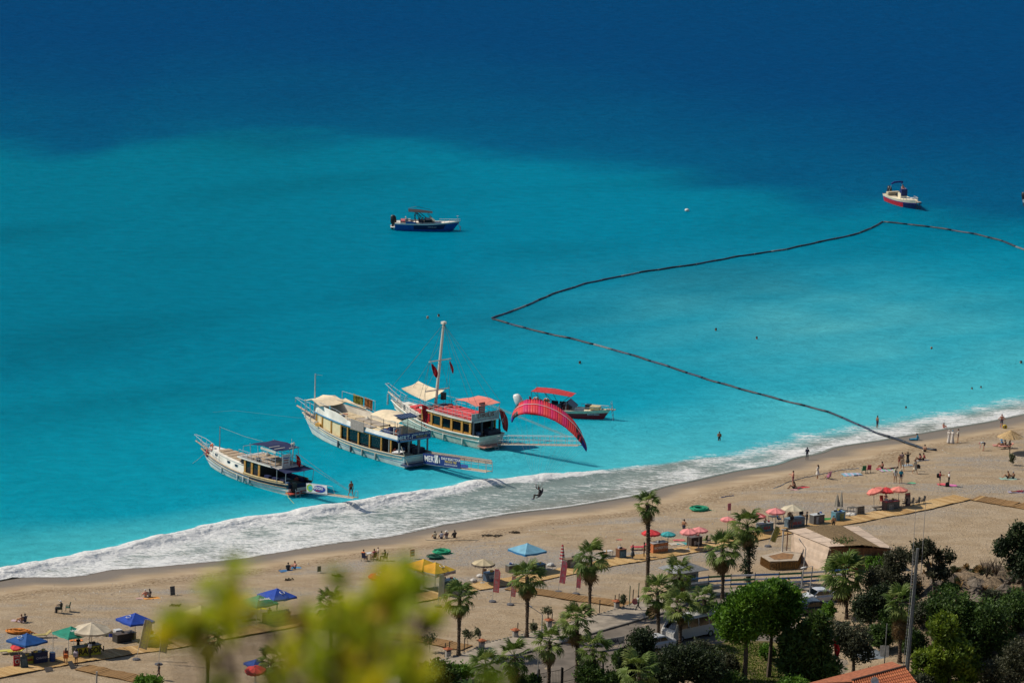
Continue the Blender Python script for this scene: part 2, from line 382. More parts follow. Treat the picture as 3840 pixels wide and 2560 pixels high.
# ---- the surf: a strip of water that follows the waterline and rises into the breaker
CREST_PX = [(-500, 2222), (0, 2146), (136, 2116), (357, 2073), (500, 2041), (700, 2000), (900, 1950), (1100, 1922), (1308, 1894), (1580, 1848), (1805, 1806), (2000, 1786), (2192, 1764), (2350, 1742), (2500, 1720), (2650, 1700), (2800, 1690)]
CREST = np.array([tuple(at_z(x, y, 0.4))[:2] for x, y in CREST_PX])
sl_ = SHORE[1:-1]; seg = np.r_[0, np.cumsum(np.linalg.norm(np.diff(sl_, axis=0), axis=1))]
tt = np.arange(0, seg[-1], .22); SX = np.interp(tt, seg, sl_[:, 0]); SY = np.interp(tt, seg, sl_[:, 1])
k = np.ones(21) / 21; pad = lambda a: np.convolve(np.pad(a, 10, 'edge'), k, 'valid')
SXs, SYs = pad(SX), pad(SY)
nd = np.array([-math.sin(SHORE_ANG), math.cos(SHORE_ANG)])             # straight out to sea
cs = CREST @ nd; ca_ = CREST @ np.array([math.cos(SHORE_ANG), math.sin(SHORE_ANG)])
sa = SXs * math.cos(SHORE_ANG) + SYs * math.sin(SHORE_ANG); ss = SXs * nd[0] + SYs * nd[1]
uc = np.interp(sa, ca_, cs) - ss
u = np.concatenate([np.arange(-.6, 12, .14), np.arange(12, 24, .5)])
U, T = np.meshgrid(u, np.arange(len(tt)))
X = SXs[:, None] + U * nd[0]; Y = SYs[:, None] + U * nd[1]; UC = uc[:, None] + .25 * wob(X, Y, 1.7, 13)
along = sa[:, None] + 0 * U
end = np.interp(2620, [p[0] for p in CREST_PX], ca_); amp = (1 - sst(end - 44, end + 2, along)) * (.8 + .25 * wob(along, along * 0, 4.3, 14) + .12 * wob(along, along * 0, 1.3, 24))
v = U - UC
prof = np.where(v > 0, np.exp(-(v / 1.9) ** 2), np.exp(-(v / 1.5) ** 2))
Z = .85 * amp * prof
turb = np.exp(-((v + .8) / 1.3) ** 2) * amp
Z += turb * (.11 * wob(X, Y, .42, 15) + .09 * wob(X, Y, .19, 16) + .12)
Z += np.where(v < -.5, .05 * amp * (1 + wob(X, Y, .9, 17)), 0) * sst(0, 2, U)
bed = height(X, Y); Z = np.maximum(Z, np.where(U < 1.2, bed + .02, -1)) + .012
Z = np.where(U > 20, .012, Z)
foam = np.where(v < 0, .60 + .09 * wob(X, Y, 2.2, 18), 0) * (amp > .03)
foam = np.where(v < 0, foam, 0) + 1.05 * np.exp(-((v + .6) / .95) ** 2) * np.minimum(1, amp * 1.6)
foam = np.maximum(foam, np.where(v > 0, (.95 * np.exp(-(v / .55)) + .42 * np.exp(-v / 3.5)) * np.minimum(1, amp * 1.5), 0))
soft = sst(end - 38, end + 6, along)                                     # right of the breaker: a soft sheet of spent foam
sf = (.62 - .022 * U + .14 * wob(X, Y, 2.3, 19)) * sst(-.2, .3, U) * np.exp(-np.clip(U - 8, 0, 9) / 4)
thin = sst(end - 70, end - 20, along) * (1 - soft)
foam = foam * (1 - soft) + np.clip(sf, 0, 1) * soft
foam = np.where(v < -1.4, foam * (1 - .36 * thin), foam)
edge = np.exp(-((U - .25) / .22) ** 2) * (.85 - .25 * soft); foam = np.maximum(foam, edge)
me = grid_mesh('surf', X, Y, Z)
wc = water_col(X, Y)
sh_ = (sst(.2, -1.3, v) * (1 - sst(end - 4, end + 14, along)) * .82)[..., None]; wc = wc * (1 - sh_) + np.array([.20, .19, .165]) * sh_      # a thin sheet over sand inside the breaker
s2 = (sst(end - 4, end + 14, along) * (1 - sst(1.5, 8, U)) * .9)[..., None]; wc = wc * (1 - s2) + np.array([.21, .215, .19]) * s2
attr(me, 'wcol', np.concatenate([wc, np.ones(wc.shape[:2] + (1,))], -1), 'FLOAT_COLOR'); attr(me, 'foam', np.clip(foam, 0, 1.2)); attr(me, 'milk', 1 - sst(18.5, 23.3, U))
structure('surf', me, WATER)

# ---- beach and the flat ground behind it
def sand_mat():
 m = bpy.data.materials.new('beach_sand'); m.use_nodes = True; t = m.node_tree; b = t.nodes['Principled BSDF']; N = t.nodes.new; Lk = t.links.new
 b.inputs['Specular IOR Level'].default_value = .15
 sa_ = N('ShaderNodeAttribute'); sa_.attribute_name = 'inland'; rk = N('ShaderNodeAttribute'); rk.attribute_name = 'rock'
 tc = N('ShaderNodeTexCoord')
 def noise(sx, sy, rot, detail, rough=.6):
  mp = N('ShaderNodeMapping'); mp.inputs['Rotation'].default_value = (0, 0, rot); mp.inputs['Scale'].default_value = (sx, sy, 1)
  n = N('ShaderNodeTexNoise'); n.inputs['Scale'].default_value = 1; n.inputs['Detail'].default_value = detail; n.inputs['Roughness'].default_value = rough
  Lk(tc.outputs['Object'], mp.inputs['Vector']); Lk(mp.outputs[0], n.inputs['Vector']); return n
 def mixc(f, a, bcol):
  x = N('ShaderNodeMix'); x.data_type = 'RGBA'
  Lk(f, x.inputs[0])
  if isinstance(a, tuple): x.inputs[6].default_value = a + (1,)
  else: Lk(a, x.inputs[6])
  if isinstance(bcol, tuple): x.inputs[7].default_value = bcol + (1,)
  else: Lk(bcol, x.inputs[7])
  return x.outputs[2]
 def mapr(src, a, b_, lo=0., hi=1.):
  r_ = N('ShaderNodeMapRange'); r_.interpolation_type = 'SMOOTHSTEP'; r_.inputs['From Min'].default_value = a; r_.inputs['From Max'].default_value = b_
  r_.inputs['To Min'].default_value = lo; r_.inputs['To Max'].default_value = hi; Lk(src, r_.inputs['Value']); return r_.outputs[0]
 def mul(a, b_):
  x = N('ShaderNodeMath'); x.operation = 'MULTIPLY'; Lk(a, x.inputs[0]); Lk(b_, x.inputs[1]); return x.outputs[0]
 RA = -SHORE_ANG
 big = noise(.035, .16, RA, 4); mid = noise(.35, .6, RA, 5); fine = noise(2.6, 2.6, 0, 6, .7); grain = noise(11, 11, 0, 3, .8)
 c = mixc(mapr(mid.outputs['Fac'], .35, .7), (.352, .262, .165), (.425, .332, .225))
 gb = mul(mapr(big.outputs['Fac'], .43, .60), mul(mapr(sa_.outputs['Fac'], 9, 14), mapr(sa_.outputs['Fac'], 40, 30)))      # bands of pale grey shingle
 gcol = mixc(mapr(grain.outputs['Fac'], .38, .66), (.17, .15, .13), (.52, .49, .44))
 gb2 = mul(gb, mapr(fine.outputs['Fac'], .34, .56))
 c = mixc(gb2, c, gcol)
 wn = N('ShaderNodeMath'); wn.operation = 'MULTIPLY_ADD'; wn.inputs[1].default_value = 7; wn.inputs[2].default_value = -3.5; Lk(big.outputs['Fac'], wn.inputs[0])
 wd = N('ShaderNodeMath'); wd.operation = 'ADD'; Lk(wn.outputs[0], wd.inputs[0]); Lk(sa_.outputs['Fac'], wd.inputs[1])
 wet = mapr(wd.outputs[0], 2.2, 6.5, 1, 0)
 c = mixc(wet, c, mixc(mapr(grain.outputs['Fac'], .4, .7), (.165, .137, .108), (.215, .183, .148)))
 sp = mul(mapr(fine.outputs['Fac'], .54, .66), mapr(sa_.outputs['Fac'], 7, 10)); c = mixc(mul(sp, mapr(sa_.outputs['Fac'], 0, 1, .55, .55)), c, (.22, .16, .105))
 trl = mul(mul(mapr(wd.outputs[0], 6.5, 8.2), mapr(wd.outputs[0], 12.5, 9.5)), mapr(fine.outputs['Fac'], .46, .60)); c = mixc(trl, c, (.20, .135, .075))      # line of trodden, crumbled sand above the wet
 rc = mixc(mapr(fine.outputs['Fac'], .35, .68), (.10, .075, .05), (.30, .225, .15)); c = mixc(rk.outputs['Fac'], c, rc)
 Lk(c, b.inputs['Base Color'])
 rr = N('ShaderNodeMapRange'); rr.inputs['To Min'].default_value = .95; rr.inputs['To Max'].default_value = .55; Lk(wet, rr.inputs['Value']); Lk(rr.outputs[0], b.inputs['Roughness'])
 # footprints and hummocks: only on the dry, trodden sand
 h1 = N('ShaderNodeMath'); h1.operation = 'MULTIPLY_ADD'; h1.inputs[1].default_value = .35; Lk(grain.outputs['Fac'], h1.inputs[0]); Lk(fine.outputs['Fac'], h1.inputs[2])
 bp = N('ShaderNodeBump'); bp.inputs['Distance'].default_value = .22; Lk(h1.outputs[0], bp.inputs['Height']); Lk(mapr(sa_.outputs['Fac'], 5, 10, .12, 1.0), bp.inputs['Strength'])
 Lk(bp.outputs[0], b.inputs['Normal'])
 return m
xs = nonuni(-85, 95, .7, (-4500, 4500)); ys = nonuni(420, 760, .7, (418, 800))
X, Y = np.meshgrid(xs, ys); Hh = height(X, Y)
me = grid_mesh('beach', X, Y, Hh); attr(me, 'inland', sdist(X, Y))
g_ = np.exp(-(((X - MOUND.x) / 11) ** 2) ** 1.2 - (((Y - MOUND.y) / 15) ** 2) ** 1.2)
attr(me, 'rock', sst(.04, .25, g_ + .08 * wob(X, Y, 1.5, 20))); structure('beach', me, sand_mat())
# the hillside below the viewpoint
xs = np.linspace(-900, 900, 121); ys = np.linspace(-60, 424, 121); X, Y = np.meshgrid(xs, ys)
Z = 125.0 - .303 * Y + np.minimum(0, .8 * wob(X, Y, 23, 21) - .8)
Z = np.where(Y < 0, 125.0 + .1 * -Y, Z); me = grid_mesh('hillside', X, Y, Z - .05)
structure('hillside', me, M('dry_scrub', (.11, .095, .05), .95, .4, .4, .8, 3.0))
# ================================================================== boats
WHITE = lambda: M('white_paint', (.80, .77, .69), .5, .17, .7, .15, 9, spec=.4)
CHROME = lambda: M('steel_tube', (.36, .38, .40), .55, .15, 3, spec=.5)
ROPE = lambda: M('rope', (.30, .27, .21), .9, .2)
WOOD = lambda: M('varnished_wood', (.50, .26, .055), .5, .25, 6)
TEAK = lambda: M('weathered_deck', (.34, .27, .19), .8, .25, 5)
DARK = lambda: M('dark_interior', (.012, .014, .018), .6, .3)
BLACK = lambda: M('black_plastic', (.012, .013, .016), .4, .2)
NAVY = lambda: M('navy_cloth', (.010, .018, .075), .8, .2, 2)
CREAM = lambda: M('cream_cloth', (.74, .62, .43), .85, .10, 2)
RED = lambda: M('red_cloth', (.50, .035, .035), .75, .2, 3)
class Boat:
 def __init__(s, name, label, cat, stern, bow, B, sheer, draft=.8, rake=.10, stern_w=.8, full=2.3, L=None, trim=0.0):
  a, b = Vector(stern), Vector(bow); d = b - a; s.L = L or d.length; s.B = B; s.sheer = sheer; s.draft = draft; s.rake = rake; s.sw = stern_w; s.full = full
  s.o = thing(name, label, cat, (a.x, a.y, 0), math.atan2(d.y, d.x)); s.o.rotation_euler.x = trim
 def z(s, t):
  a, m, b = s.sheer; q = .38
  return m + (a - m) * ((q - t) / q) ** 2 if t < q else m + (b - m) * ((t - q) / (1 - q)) ** 2
 def hb(s, t):
  q = .38
  f = s.sw + (1 - s.sw) * math.sin(math.pi / 2 * min(1, t / q)) if t < q else 1 - ((t - q) / (1 - q)) ** s.full
  return s.B / 2 * max(f, .012)
 def pt(s, t, z, side=1, inset=0.0):
  """a point on the hull skin"""
  f = max(-1, min(1.2, z / s.z(t)))
  nar = .80 + .20 * max(f, 0) if f >= 0 else .80 * (1 - (f * f) * .7)
  x = t * s.L + s.rake * s.L * (t ** 3) * max(f, -.6) - .02 * s.L * (1 - t) ** 3 * f
  return Vector((x, side * max(0.01, s.hb(t) * nar - inset), z))
 def hull(s, bands, mats, n=22, name='hull'):
  """bands: list of (fraction of sheer or negative metres, material index of the band above)"""
  mb = MB(); ts = [i / n for i in range(n + 1)]
  for side in (1, -1):
   for (f0, mi), (f1, _) in zip(bands[:-1], bands[1:]):
    for a, b in zip(ts[:-1], ts[1:]):
     q = [(a, f0), (b, f0), (b, f1), (a, f1)]
     vs = [s.pt(t, f if f < 0 else f * s.z(t), side) for t, f in q]
     k = mi(0.5 * (a + b)) if callable(mi) else mi
     mb.add(vs, [(0, 1, 2, 3) if side < 0 else (3, 2, 1, 0)], k)
  for (f0, mi), (f1, _) in zip(bands[:-1], bands[1:]):
   vs = [s.pt(0, f if f < 0 else f * s.z(0), sd) for f, sd in ((f0, 1), (f0, -1), (f1, -1), (f1, 1))]
   mb.add(vs, [(0, 1, 2, 3)], mi(0) if callable(mi) else mi)
  return mb.build(name, mats, s.o, smooth=False)
 def outline(s, t0, t1, inset, z, n=10, zref=None):
  ts = [t0 + (t1 - t0) * i / n for i in range(n + 1)]
  def p(t, sd):
   q = s.pt(t, s.z(t) if zref is None else zref, sd, inset); q.z = z(t) if callable(z) else z; return q
  return [p(t, 1) for t in ts] + [p(t, -1) for t in reversed(ts)]
 def deck(s, t0, t1, dz, mat, inset=.05, th=.06, name='deck'):
  return MB().slab(s.outline(t0, t1, inset, lambda t: s.z(t) + dz), th).build(name, mat, s.o)
 def walls(s, t0, t1, inset, z0, z1, mat, name, tumble=0.0, th=None):
  a = s.outline(t0, t1, inset, z0); b = s.outline(t0, t1, inset + tumble, z1)
  return MB().loft([a, b]).build(name, mat, s.o)
 def rail(s, t0, t1, inset, z0, h, mat, name='railing', n=9, sides=(1, -1), mids=1, r=.022):
  mb = MB()
  for sd in sides:
   ts = [t0 + (t1 - t0) * i / n for i in range(n + 1)]
   def p(t, dz): 
    q = s.pt(t, s.z(t), sd, inset); q.z = (z0(t) if callable(z0) else z0) + dz; return q
   for k in range(mids + 1): mb.tube([p(t, h * (k + 1) / (mids + 1)) for t in ts], r, 4)
   for t in ts: mb.bar(p(t, 0), p(t, h), r, 4)
  return mb.build(name, mat, s.o)
 def part(s, mb, name, mat, **k): return mb.build(name, mat, s.o, **k)
def fender(b, t, mat, side=1, z=.55, h=.9, r=.13):
 p = b.pt(t, z, side); p.y += side * r * .8
 m = MB().lathe([(.02, h / 2), (r * .8, h * .42), (r, h * .25), (r, -h * .25), (r * .8, -h * .42), (.02, -h / 2)], 8, p)
 m.bar((p.x, p.y, p.z + h / 2), (p.x, p.y - side * r, b.z(t) + .1), .02, 4)
 return b.part(m, 'fender', mat, smooth=True)
def lifering(parent, c, nrm, r=.38):
 o = MB().ring(c, r, .09, 16, 6, nrm).build('life_ring', M('ring_orange', (.55, .10, .03), .6, .2, 8), parent, smooth=True)
 n = Vector(nrm).normalized(); u = n.orthogonal().normalized(); w_ = n.cross(u); mb = MB()
 for k in range(4):
  q = math.pi / 4 + k * math.pi / 2; d = u * math.cos(q) + w_ * math.sin(q); e = n.cross(d)
  mb.tube([Vector(c) + d * r + e * -.06, Vector(c) + d * r + e * .06], .1, 8)
 mb.build('band', M('ring_white', (.7, .7, .66), .6), o, split=True); return o
def sagged(corners, n=8, sag=.1, peak=0.0):
 """a cloth stretched between four corners (given in order)"""
 a, b, c, d = [Vector(q) for q in corners]; out = []
 for i in range(n + 1):
  row = []
  for j in range(n + 1):
   u_, v_ = i / n, j / n
   p = (a * (1 - u_) + b * u_) * (1 - v_) + (d * (1 - u_) + c * u_) * v_
   p = p + Vector((0, 0, -sag * 4 * (u_ * (1 - u_) + v_ * (1 - v_)) / 2 + peak * (1 - abs(2 * v_ - 1)) + .03 * math.sin(9 * u_ + 5 * v_))); row.append(p)
  out.append(row)
 return out
def cloth(rows, th=.02):
 mb = MB(); n = len(rows[0]); m = len(rows); top = [p for r in rows for p in r]; bot = [p - Vector((0, 0, th)) for p in top]
 fs = []
 for i in range(m - 1):
  for j in range(n - 1):
   q = (i * n + j, i * n + j + 1, (i + 1) * n + j + 1, (i + 1) * n + j); fs.append(q); fs.append(tuple(k + m * n for k in reversed(q)))
 return mb.add(top + bot, fs)
def crescent(parent, c, right, up, size, mat):
 """white crescent and star"""
 r, u_ = Vector(right).normalized(), Vector(up).normalized(); n = r.cross(u_); mb = MB(); P = lambda x, y: Vector(c) + r * x * size + u_ * y * size + n * .006
 out = [P(.25 * math.cos(t) - .1, .25 * math.sin(t)) for t in np.linspace(R(35), R(325), 16)]; inn = [P(.2 * math.cos(t) - .04, .2 * math.sin(t)) for t in np.linspace(R(325), R(35), 16)]
 mb.add(out + inn, [(i, i + 1, 30 - i, 31 - i) for i in range(15)])
 st = [P(.2 + (.11 if k % 2 == 0 else .045) * math.cos(k * math.pi / 5), (.11 if k % 2 == 0 else .045) * math.sin(k * math.pi / 5)) for k in range(10)]
 mb.add(st + [P(.2, 0)], [(k, (k + 1) % 10, 10) for k in range(10)])
 return mb.build('crescent_and_star', mat, parent)
def hanging_flag(name, label, top, drop, width, along, parent=None, lean=.3, pole=None, mat=None, emblem=True):
 """a limp flag hanging from its hoist"""
 top = Vector(top); al = Vector(along).normalized(); n = al.cross(Vector((0, 0, 1)))
 rows = []
 for i in range(9):
  v_ = i / 8
  rows.append([al * (width * (j / 5) * (.55 + .45 * math.sin(v_ * 2.6 + .4)) + lean * drop * v_) + n * (.10 * math.sin(j * 1.9 + v_ * 4)) + Vector((0, 0, -drop * v_ - .08 * j)) for j in range(6)])
 mb = cloth(rows, .012)
 o = mb.build(name, mat or M('flag_red', (.52, .012, .02), .7, .15, 3, trans=.25), parent)
 if parent is None: o.location = top; tag(o, label, 'flag')
 else: o.location = top
 if emblem: crescent(o, rows[4][3] + n * -.16, al, (0, 0, 1), drop * .45, M('flag_white', (.7, .7, .68), .7))
 return o

def gangway(name, label, stern, ang, L, z0, z1, wd=.75, rails=True, tread=None, h=1.0, posts=12, legs=True, rail_sides=(1, -1)):
 """a boarding plank let down from a stern towards the beach; local +x points ashore"""
 o = thing(name, label, 'gangway', stern, ang)
 P = lambda u_, y, dz=0: Vector((u_ * L, y, z0 + (z1 - z0) * u_ + dz))
 n = int(L / .42); tm = tread or M('gangway_planks', (.44, .36, .25), .8, .2, 6)
 for i in range(n):
  c = P((i + .5) / n, 0); MB().box(c, (L / n * .86, wd * (.97 + .05 * random.random()), .045), rot=Matrix.Rotation(-math.atan2(z1 - z0, L), 3, 'Y')).build('plank', tm, o)
 for sd in (1, -1):
  MB().bar(P(0, sd * wd / 2, -.06), P(1, sd * wd / 2, -.06), .05, 5).build('side_beam', CHROME(), o)
  if rails and sd in rail_sides:
   mb = MB(); mb.tube([P(0, sd * wd / 2, h), P(1, sd * wd / 2, h)], .024, 4); mb.tube([P(0, sd * wd / 2, h * .5), P(1, sd * wd / 2, h * .5)], .018, 4)
   for k in range(posts + 1): mb.bar(P(k / posts, sd * wd / 2, 0), P(k / posts, sd * wd / 2, h), .024, 4)
   mb.build('railing', CHROME(), o)
 return o, P
def ladder(parent, top, bot, wd, mat, n=4, side=Vector((0, 1, 0))):
 mb = MB(); top, bot = Vector(top), Vector(bot)
 for q in (-wd / 2, wd / 2): mb.bar(top + side * q, bot + side * q, .03, 4)
 for k in range(n):
  f = (k + .7) / n; c = top * (1 - f) + bot * f; mb.bar(c - side * wd / 2, c + side * wd / 2, .04, 4)
 return mb.build('swim_ladder', mat, parent)

def clutter(b, spots):
 for i, (t, y, z) in enumerate(spots):
  c = ((.5, .48, .42), (.06, .06, .07), (.35, .08, .06), (.08, .16, .3), (.45, .36, .18))[i % 5]; n_ = ('crate', 'rolled_rope', 'bag')[i % 3]; mb = MB().box((t * b.L, y, z), (.55, .4, .32), i) if i % 3 == 0 else (MB().ring((t * b.L, y, z - .05), .26, .09, 12, 5) if i % 3 == 1 else MB().lathe([(.05, -.16), (.26, -.12), (.28, .05), (.1, .2), (.05, .28)], 8, (t * b.L, y, z)))
  b.part(mb, n_, M('clutter_%d' % (i % 5), c, .8, .3, 4))
# ---------------------------------------------------------------- small tour boat, white and navy
def navy_boat():
 b = Boat('tour_boat', 'white and navy wooden tour boat, nearest to the beach, with navy awnings', 'boat', sea(1118, 1854), sea(790, 1748), 4.3, (1.45, 1.15, 1.8), stern_w=.82, rake=.11)
 W = WHITE(); BL = M('boat_blue', (.02, .09, .30), .4, .15); NV = M('navy_paint', (.012, .02, .05), .35, .2)
 lw = M('lower_hull', (.58, .60, .54), .5, .2, 1.5)
 aft = lambda t: 2 if t < .42 else (3 if t > .93 else 0)
 b.hull([(-.7, 1), (0, 1), (.10, 0), (.42, lambda t: 3 if False else 0), (.62, aft), (.86, lambda t: 2 if t < .42 else 3), (1.0, 0)], [W, lw, NV, BL])
 L = b.L
 b.part(MB().tube([b.pt(t / 20, b.z(t / 20) * .40, 1) + Vector((0, .03, 0)) for t in range(21)], .05, 5).tube([b.pt(t / 20, b.z(t / 20) * .40, -1) - Vector((0, .03, 0)) for t in range(21)], .05, 5), 'rubbing_strake', M('strake_grey', (.2, .24, .3), .6), split=True)
 b.part(MB().tube([b.pt(t / 20, b.z(t / 20) + .03, 1) for t in range(21)], .07, 5).tube([b.pt(t / 20, b.z(t / 20) + .03, -1) for t in range(21)], .07, 5), 'gunwale', M('gunwale_tan', (.42, .32, .2), .6, .2), split=True)
 b.deck(.02, .97, -.35, TEAK())
 # forward cabin with three small windows
 cab = b.walls(.46, .90, .22, lambda t: b.z(t) - .2, lambda t: b.z(t) + 1.05 - .45 * (t - .46), W, 'forward_cabin', .12)
 b.part(MB().slab(b.outline(.455, .905, .25, lambda t: b.z(t) + 1.07 - .45 * (t - .46)), .05), 'cabin_roof', W)
 for t in (.55, .64, .80):
  p = b.pt(t, b.z(t), 1, .24); f = MB().box((p.x, p.y - .035, p.z + .62), (.62, .05, .34), R(-2)).build('window', M('window_frame_white', (.66, .65, .62), .5), b.o)
  MB().box((p.x, p.y, p.z + .62), (.5, .05, .24), R(-2)).build('pane', glass('boat_glass', '#0c1a3c'), f)
 mt = M('tan_cushion', (.42, .32, .22), .85, .15, 3)
 for i in range(6):
  t = .52 + i * .06; y = b.hb(t) * .62; z = b.z(t) + 1.22 - .45 * (t - .46)
  b.part(MB().box((t * L + .1, 0, z), (.9, 2 * y, .14)), 'sun_mattress', mt)
 # wheelhouse and the roofed after deck
 zr = 3.05
 for sd in (1, -1):
  for i in range(2): MB().slab([(L * .505, sd * .1, 3.0), (L * .505, sd * 1.45, 2.95), (L * .56, sd * 1.5, 2.15), (L * .56, sd * .1, 2.15)], .03).build('windscreen', glass('windscreen_glass', '#13202a'), b.o) if i == 0 else None
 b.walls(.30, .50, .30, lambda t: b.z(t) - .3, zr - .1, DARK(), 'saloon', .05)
 roof = b.part(MB().slab(b.outline(.10, .53, .12, zr), .14), 'upper_deck', W)
 b.part(MB().slab(b.outline(.11, .52, .16, zr + .01), .01), 'deck_edge', M('deck_grey', (.33, .33, .32), .7))
 for i in range(4):
  for sd in (1, -1):
   b.part(MB().box((L * (.19 + i * .082), sd * .78, zr + .10), (1.2, 1.35, .13), R(random.uniform(-2, 2))), 'sun_mattress', mt)
 for t in (.30, .38, .46):
  for sd in (1, -1): b.part(MB().box((t * L, sd * (b.hb(t) - .28), (b.z(t) + zr) / 2), (.34, .12, zr - b.z(t))), 'post', WOOD())
 for t in (.335, .42):
  for sd in (1, -1): b.part(MB().box((t * L + .1, sd * (b.hb(t) - .36), b.z(t) + .95), (1.0, .06, 1.1)), 'window', glass('saloon_glass', '#0a0d10'))
 b.part(MB().tube([b.pt(t / 20, b.z(t / 20) + .22, 1, .1) for t in range(1, 10)], .11, 6).tube([b.pt(t / 20, b.z(t / 20) + .22, -1, .1) for t in range(1, 10)], .11, 6), 'padded_rail', M('padding_tan', (.48, .36, .18), .8, .2), split=True)
 for i, t in enumerate((.07, .15, .23)):
  for sd in (1, -1): b.part(MB().box((t * L, sd * (b.hb(t) - .62), 1.5), (.85, .5, .42)), 'bench', NAVY())
 b.part(MB().box((L * .14, 0, 1.45), (1.4, .8, .08)).box((L * .14, 0, 1.1), (.2, .2, .7)), 'table', M('navy_table', (.03, .05, .10), .5))
 # awnings
 aw = b.part(cloth(sagged([(-.25, 2.1, 2.85), (-.25, -2.1, 2.85), (L * .17, -2.0, 3.1), (L * .17, 2.0, 3.1)], 8, .06)), 'stern_awning', NAVY())
 mb = MB()
 for sd in (1, -1): mb.bar((-.1, sd * 2, 1.4), (-.25, sd * 2.05, 2.85), .035, 5).bar((L * .09, sd * 2.0, 1.4), (L * .09, sd * 2.0, 2.95), .035, 5)
 b.part(mb, 'awning_pole', CHROME(), split=True)
 z1 = zr + 1.95
 b.part(cloth(sagged([(L * .12, 1.75, z1), (L * .12, -1.75, z1), (L * .41, -1.75, z1 - .05), (L * .41, 1.75, z1 - .05)], 10, .05, .22)), 'upper_awning', NAVY())
 for k in (.14, .20): b.part(MB().box((L * k, 1.0, z1 + .20), (.12, 1.5, .04)), 'awning_strip', M('strip_white', (.55, .53, .46), .7))
 b.part(MB().box((L * .21, 1.76, z1 - .16), (2.9, .03, .28)), 'awning_valance', M('strip_white'))
 mb = MB()
 for x in (.125, .22, .32, .405):
  for sd in (1, -1): mb.bar((L * x, sd * 1.7, zr), (L * (x + .015), sd * 1.7, z1), .03, 4)
 b.part(mb, 'awning_pole', CHROME(), split=True)
 b.rail(.14, .52, .2, zr, .85, CHROME(), n=8); b.rail(.74, 1.0, .06, lambda t: b.z(t), .8, CHROME(), 'bow_rail', n=6)
 mb = MB(); mb.tube([(L * .52, -1.4, zr), (L * .52, -1.4, zr + 1.2), (L * .52, 1.4, zr + 1.2), (L * .52, 1.4, zr)], .035, 5); b.part(mb, 'wheelhouse_arch', CHROME())
 # mast with lights, board and flag at the after end of the upper deck
 b.part(MB().bar((L * .105, -.4, zr), (L * .09, -.4, zr + 2.9), .06, 6).box((L * .095, -.4, zr + 2.2), (.1, 1.1, .08)).lathe([(.05, 0), (.26, .05), (.26, .2), (.05, .25)], 10, (L * .1, -.4, zr + 2.5)).bar((L * .095, -.15, zr + 2.2), (L * .095, -.15, zr + 3.3), .02, 4), 'light_mast', M('mast_grey', (.5, .48, .44), .5))
 bd = b.part(MB().box((L * .085, .75, zr + .78), (.05, 1.15, 1.6)), 'notice_board', M('board_white', (.55, .55, .55), .6))
 for k, sx in ((.35, 1.), (.1, .9), (-.2, .8)): MB().box((L * .085 - .035, .75, zr + .8 + k), (.02, .8 * sx, .12)).build('printed_line', M('print_red', (.35, .08, .08), .6) if k < .3 else M('print_blue', (.04, .08, .3), .6), bd)
 hanging_flag('flag', '', (L * .08, -.6, zr + 1.5), 1.25, .6, (-.4, -.9, 0), b.o, .1)
 # bow
 b.part(MB().bar((L * 1.0, 0, b.z(1) + .05), (L * 1.18, 0, b.z(1) + .75), .14, 6, .08), 'bowsprit', M('bowsprit_wood', (.45, .36, .28), .6))
 mb = MB()
 for sd in (1, -1):
  mb.tube([(L * 1.0, sd * .5, b.z(1) + .8), (L * 1.10, sd * .42, b.z(1) + 1.25), (L * 1.19, sd * .1, b.z(1) + 1.5)], .03, 4)
  for q in (1.02, 1.08, 1.14): mb.bar((L * q, sd * .12, b.z(1) + (q - 1) * 3.9), (L * q, sd * .42, b.z(1) + .75 + (q - 1) * 3.9), .025, 4)
 b.part(mb, 'pulpit', CHROME())
 lifering(b.o, (L * .955, .5, b.z(1) + .75), (.35, 1, .2), .40)
 b.part(MB().bar((L * .90, 0, 1.6), (L * .90, 0, 5.2), .06, 6, .045), 'foremast', M('mast_dark', (.2, .22, .22), .6))
 b.part(MB().tube([(L * .90, 0, 5.15), (L * .6, .2, 5.0), (L * .36, .6, z1 + .25)], .015, 4), 'stay', ROPE())
 b.part(MB().lathe([(.02, .5), (.15, .35), (.2, 0), (.15, -.35), (.02, -.5)], 8, (L * 1.0, .55, b.z(1) - .1)), 'buoy', M('buoy_red', (.5, .1, .08), .6))
 b.part(MB().tube([(L * 1.03, .2, b.z(1)), (L * 1.10, .6, .6), (L * 1.16, .9, -.2)], .02, 4), 'anchor_line', ROPE())
 lettering('', .1, W, b.o, (0, 0, 0), (1, 0, 0), (0, 0, 1)) if False else None
 clutter(b, ((.94, .3, 2.0), (.93, -.5, 2.0), (.08, -.8, 1.5), (.03, 1.2, 1.4), (.20, .1, 3.3), (.42, -.9, 3.3), (.34, 1.5, 3.3)))
 for t in (.74, .53, .46, .40): fender(b, t, M('fender_white', (.55, .56, .56), .6))
 b.part(MB().box((-.5, .3, .42), (1.0, 3.2, .12)), 'stern_platform', M('platform_red', (.5, .08, .05), .7, .2))
 b.part(MB().box((-.35, .95, 1.15), (.55, .55, 1.0)).box((-.35, .95, .45), (.3, .3, .6)), 'engine_cover', BLACK())
 ladder(b.o, (-1.05, .9, 1.0), (-1.25, .9, -.5), .6, CHROME())
 b.part(MB().tube([(-.2, 2.0, .9), (-1.4, 2.5, .3), (-3.6, 3.2, -.05)], .025, 4), 'mooring_line', M('rope_yellow', (.45, .42, .05), .8))
 b.part(MB().tube([(L * .08, .6, zr + 1.7), (-4, .3, 3.6), (-10.6, .35, 2.35)], .022, 4).tube([(L * .08, -.6, zr + 1.7), (-4, -.5, 3.4), (-9.4, -.4, 2.2)], .022, 4), 'gangway_stay', M('rope_dark', (.10, .10, .10), .8), split=True)
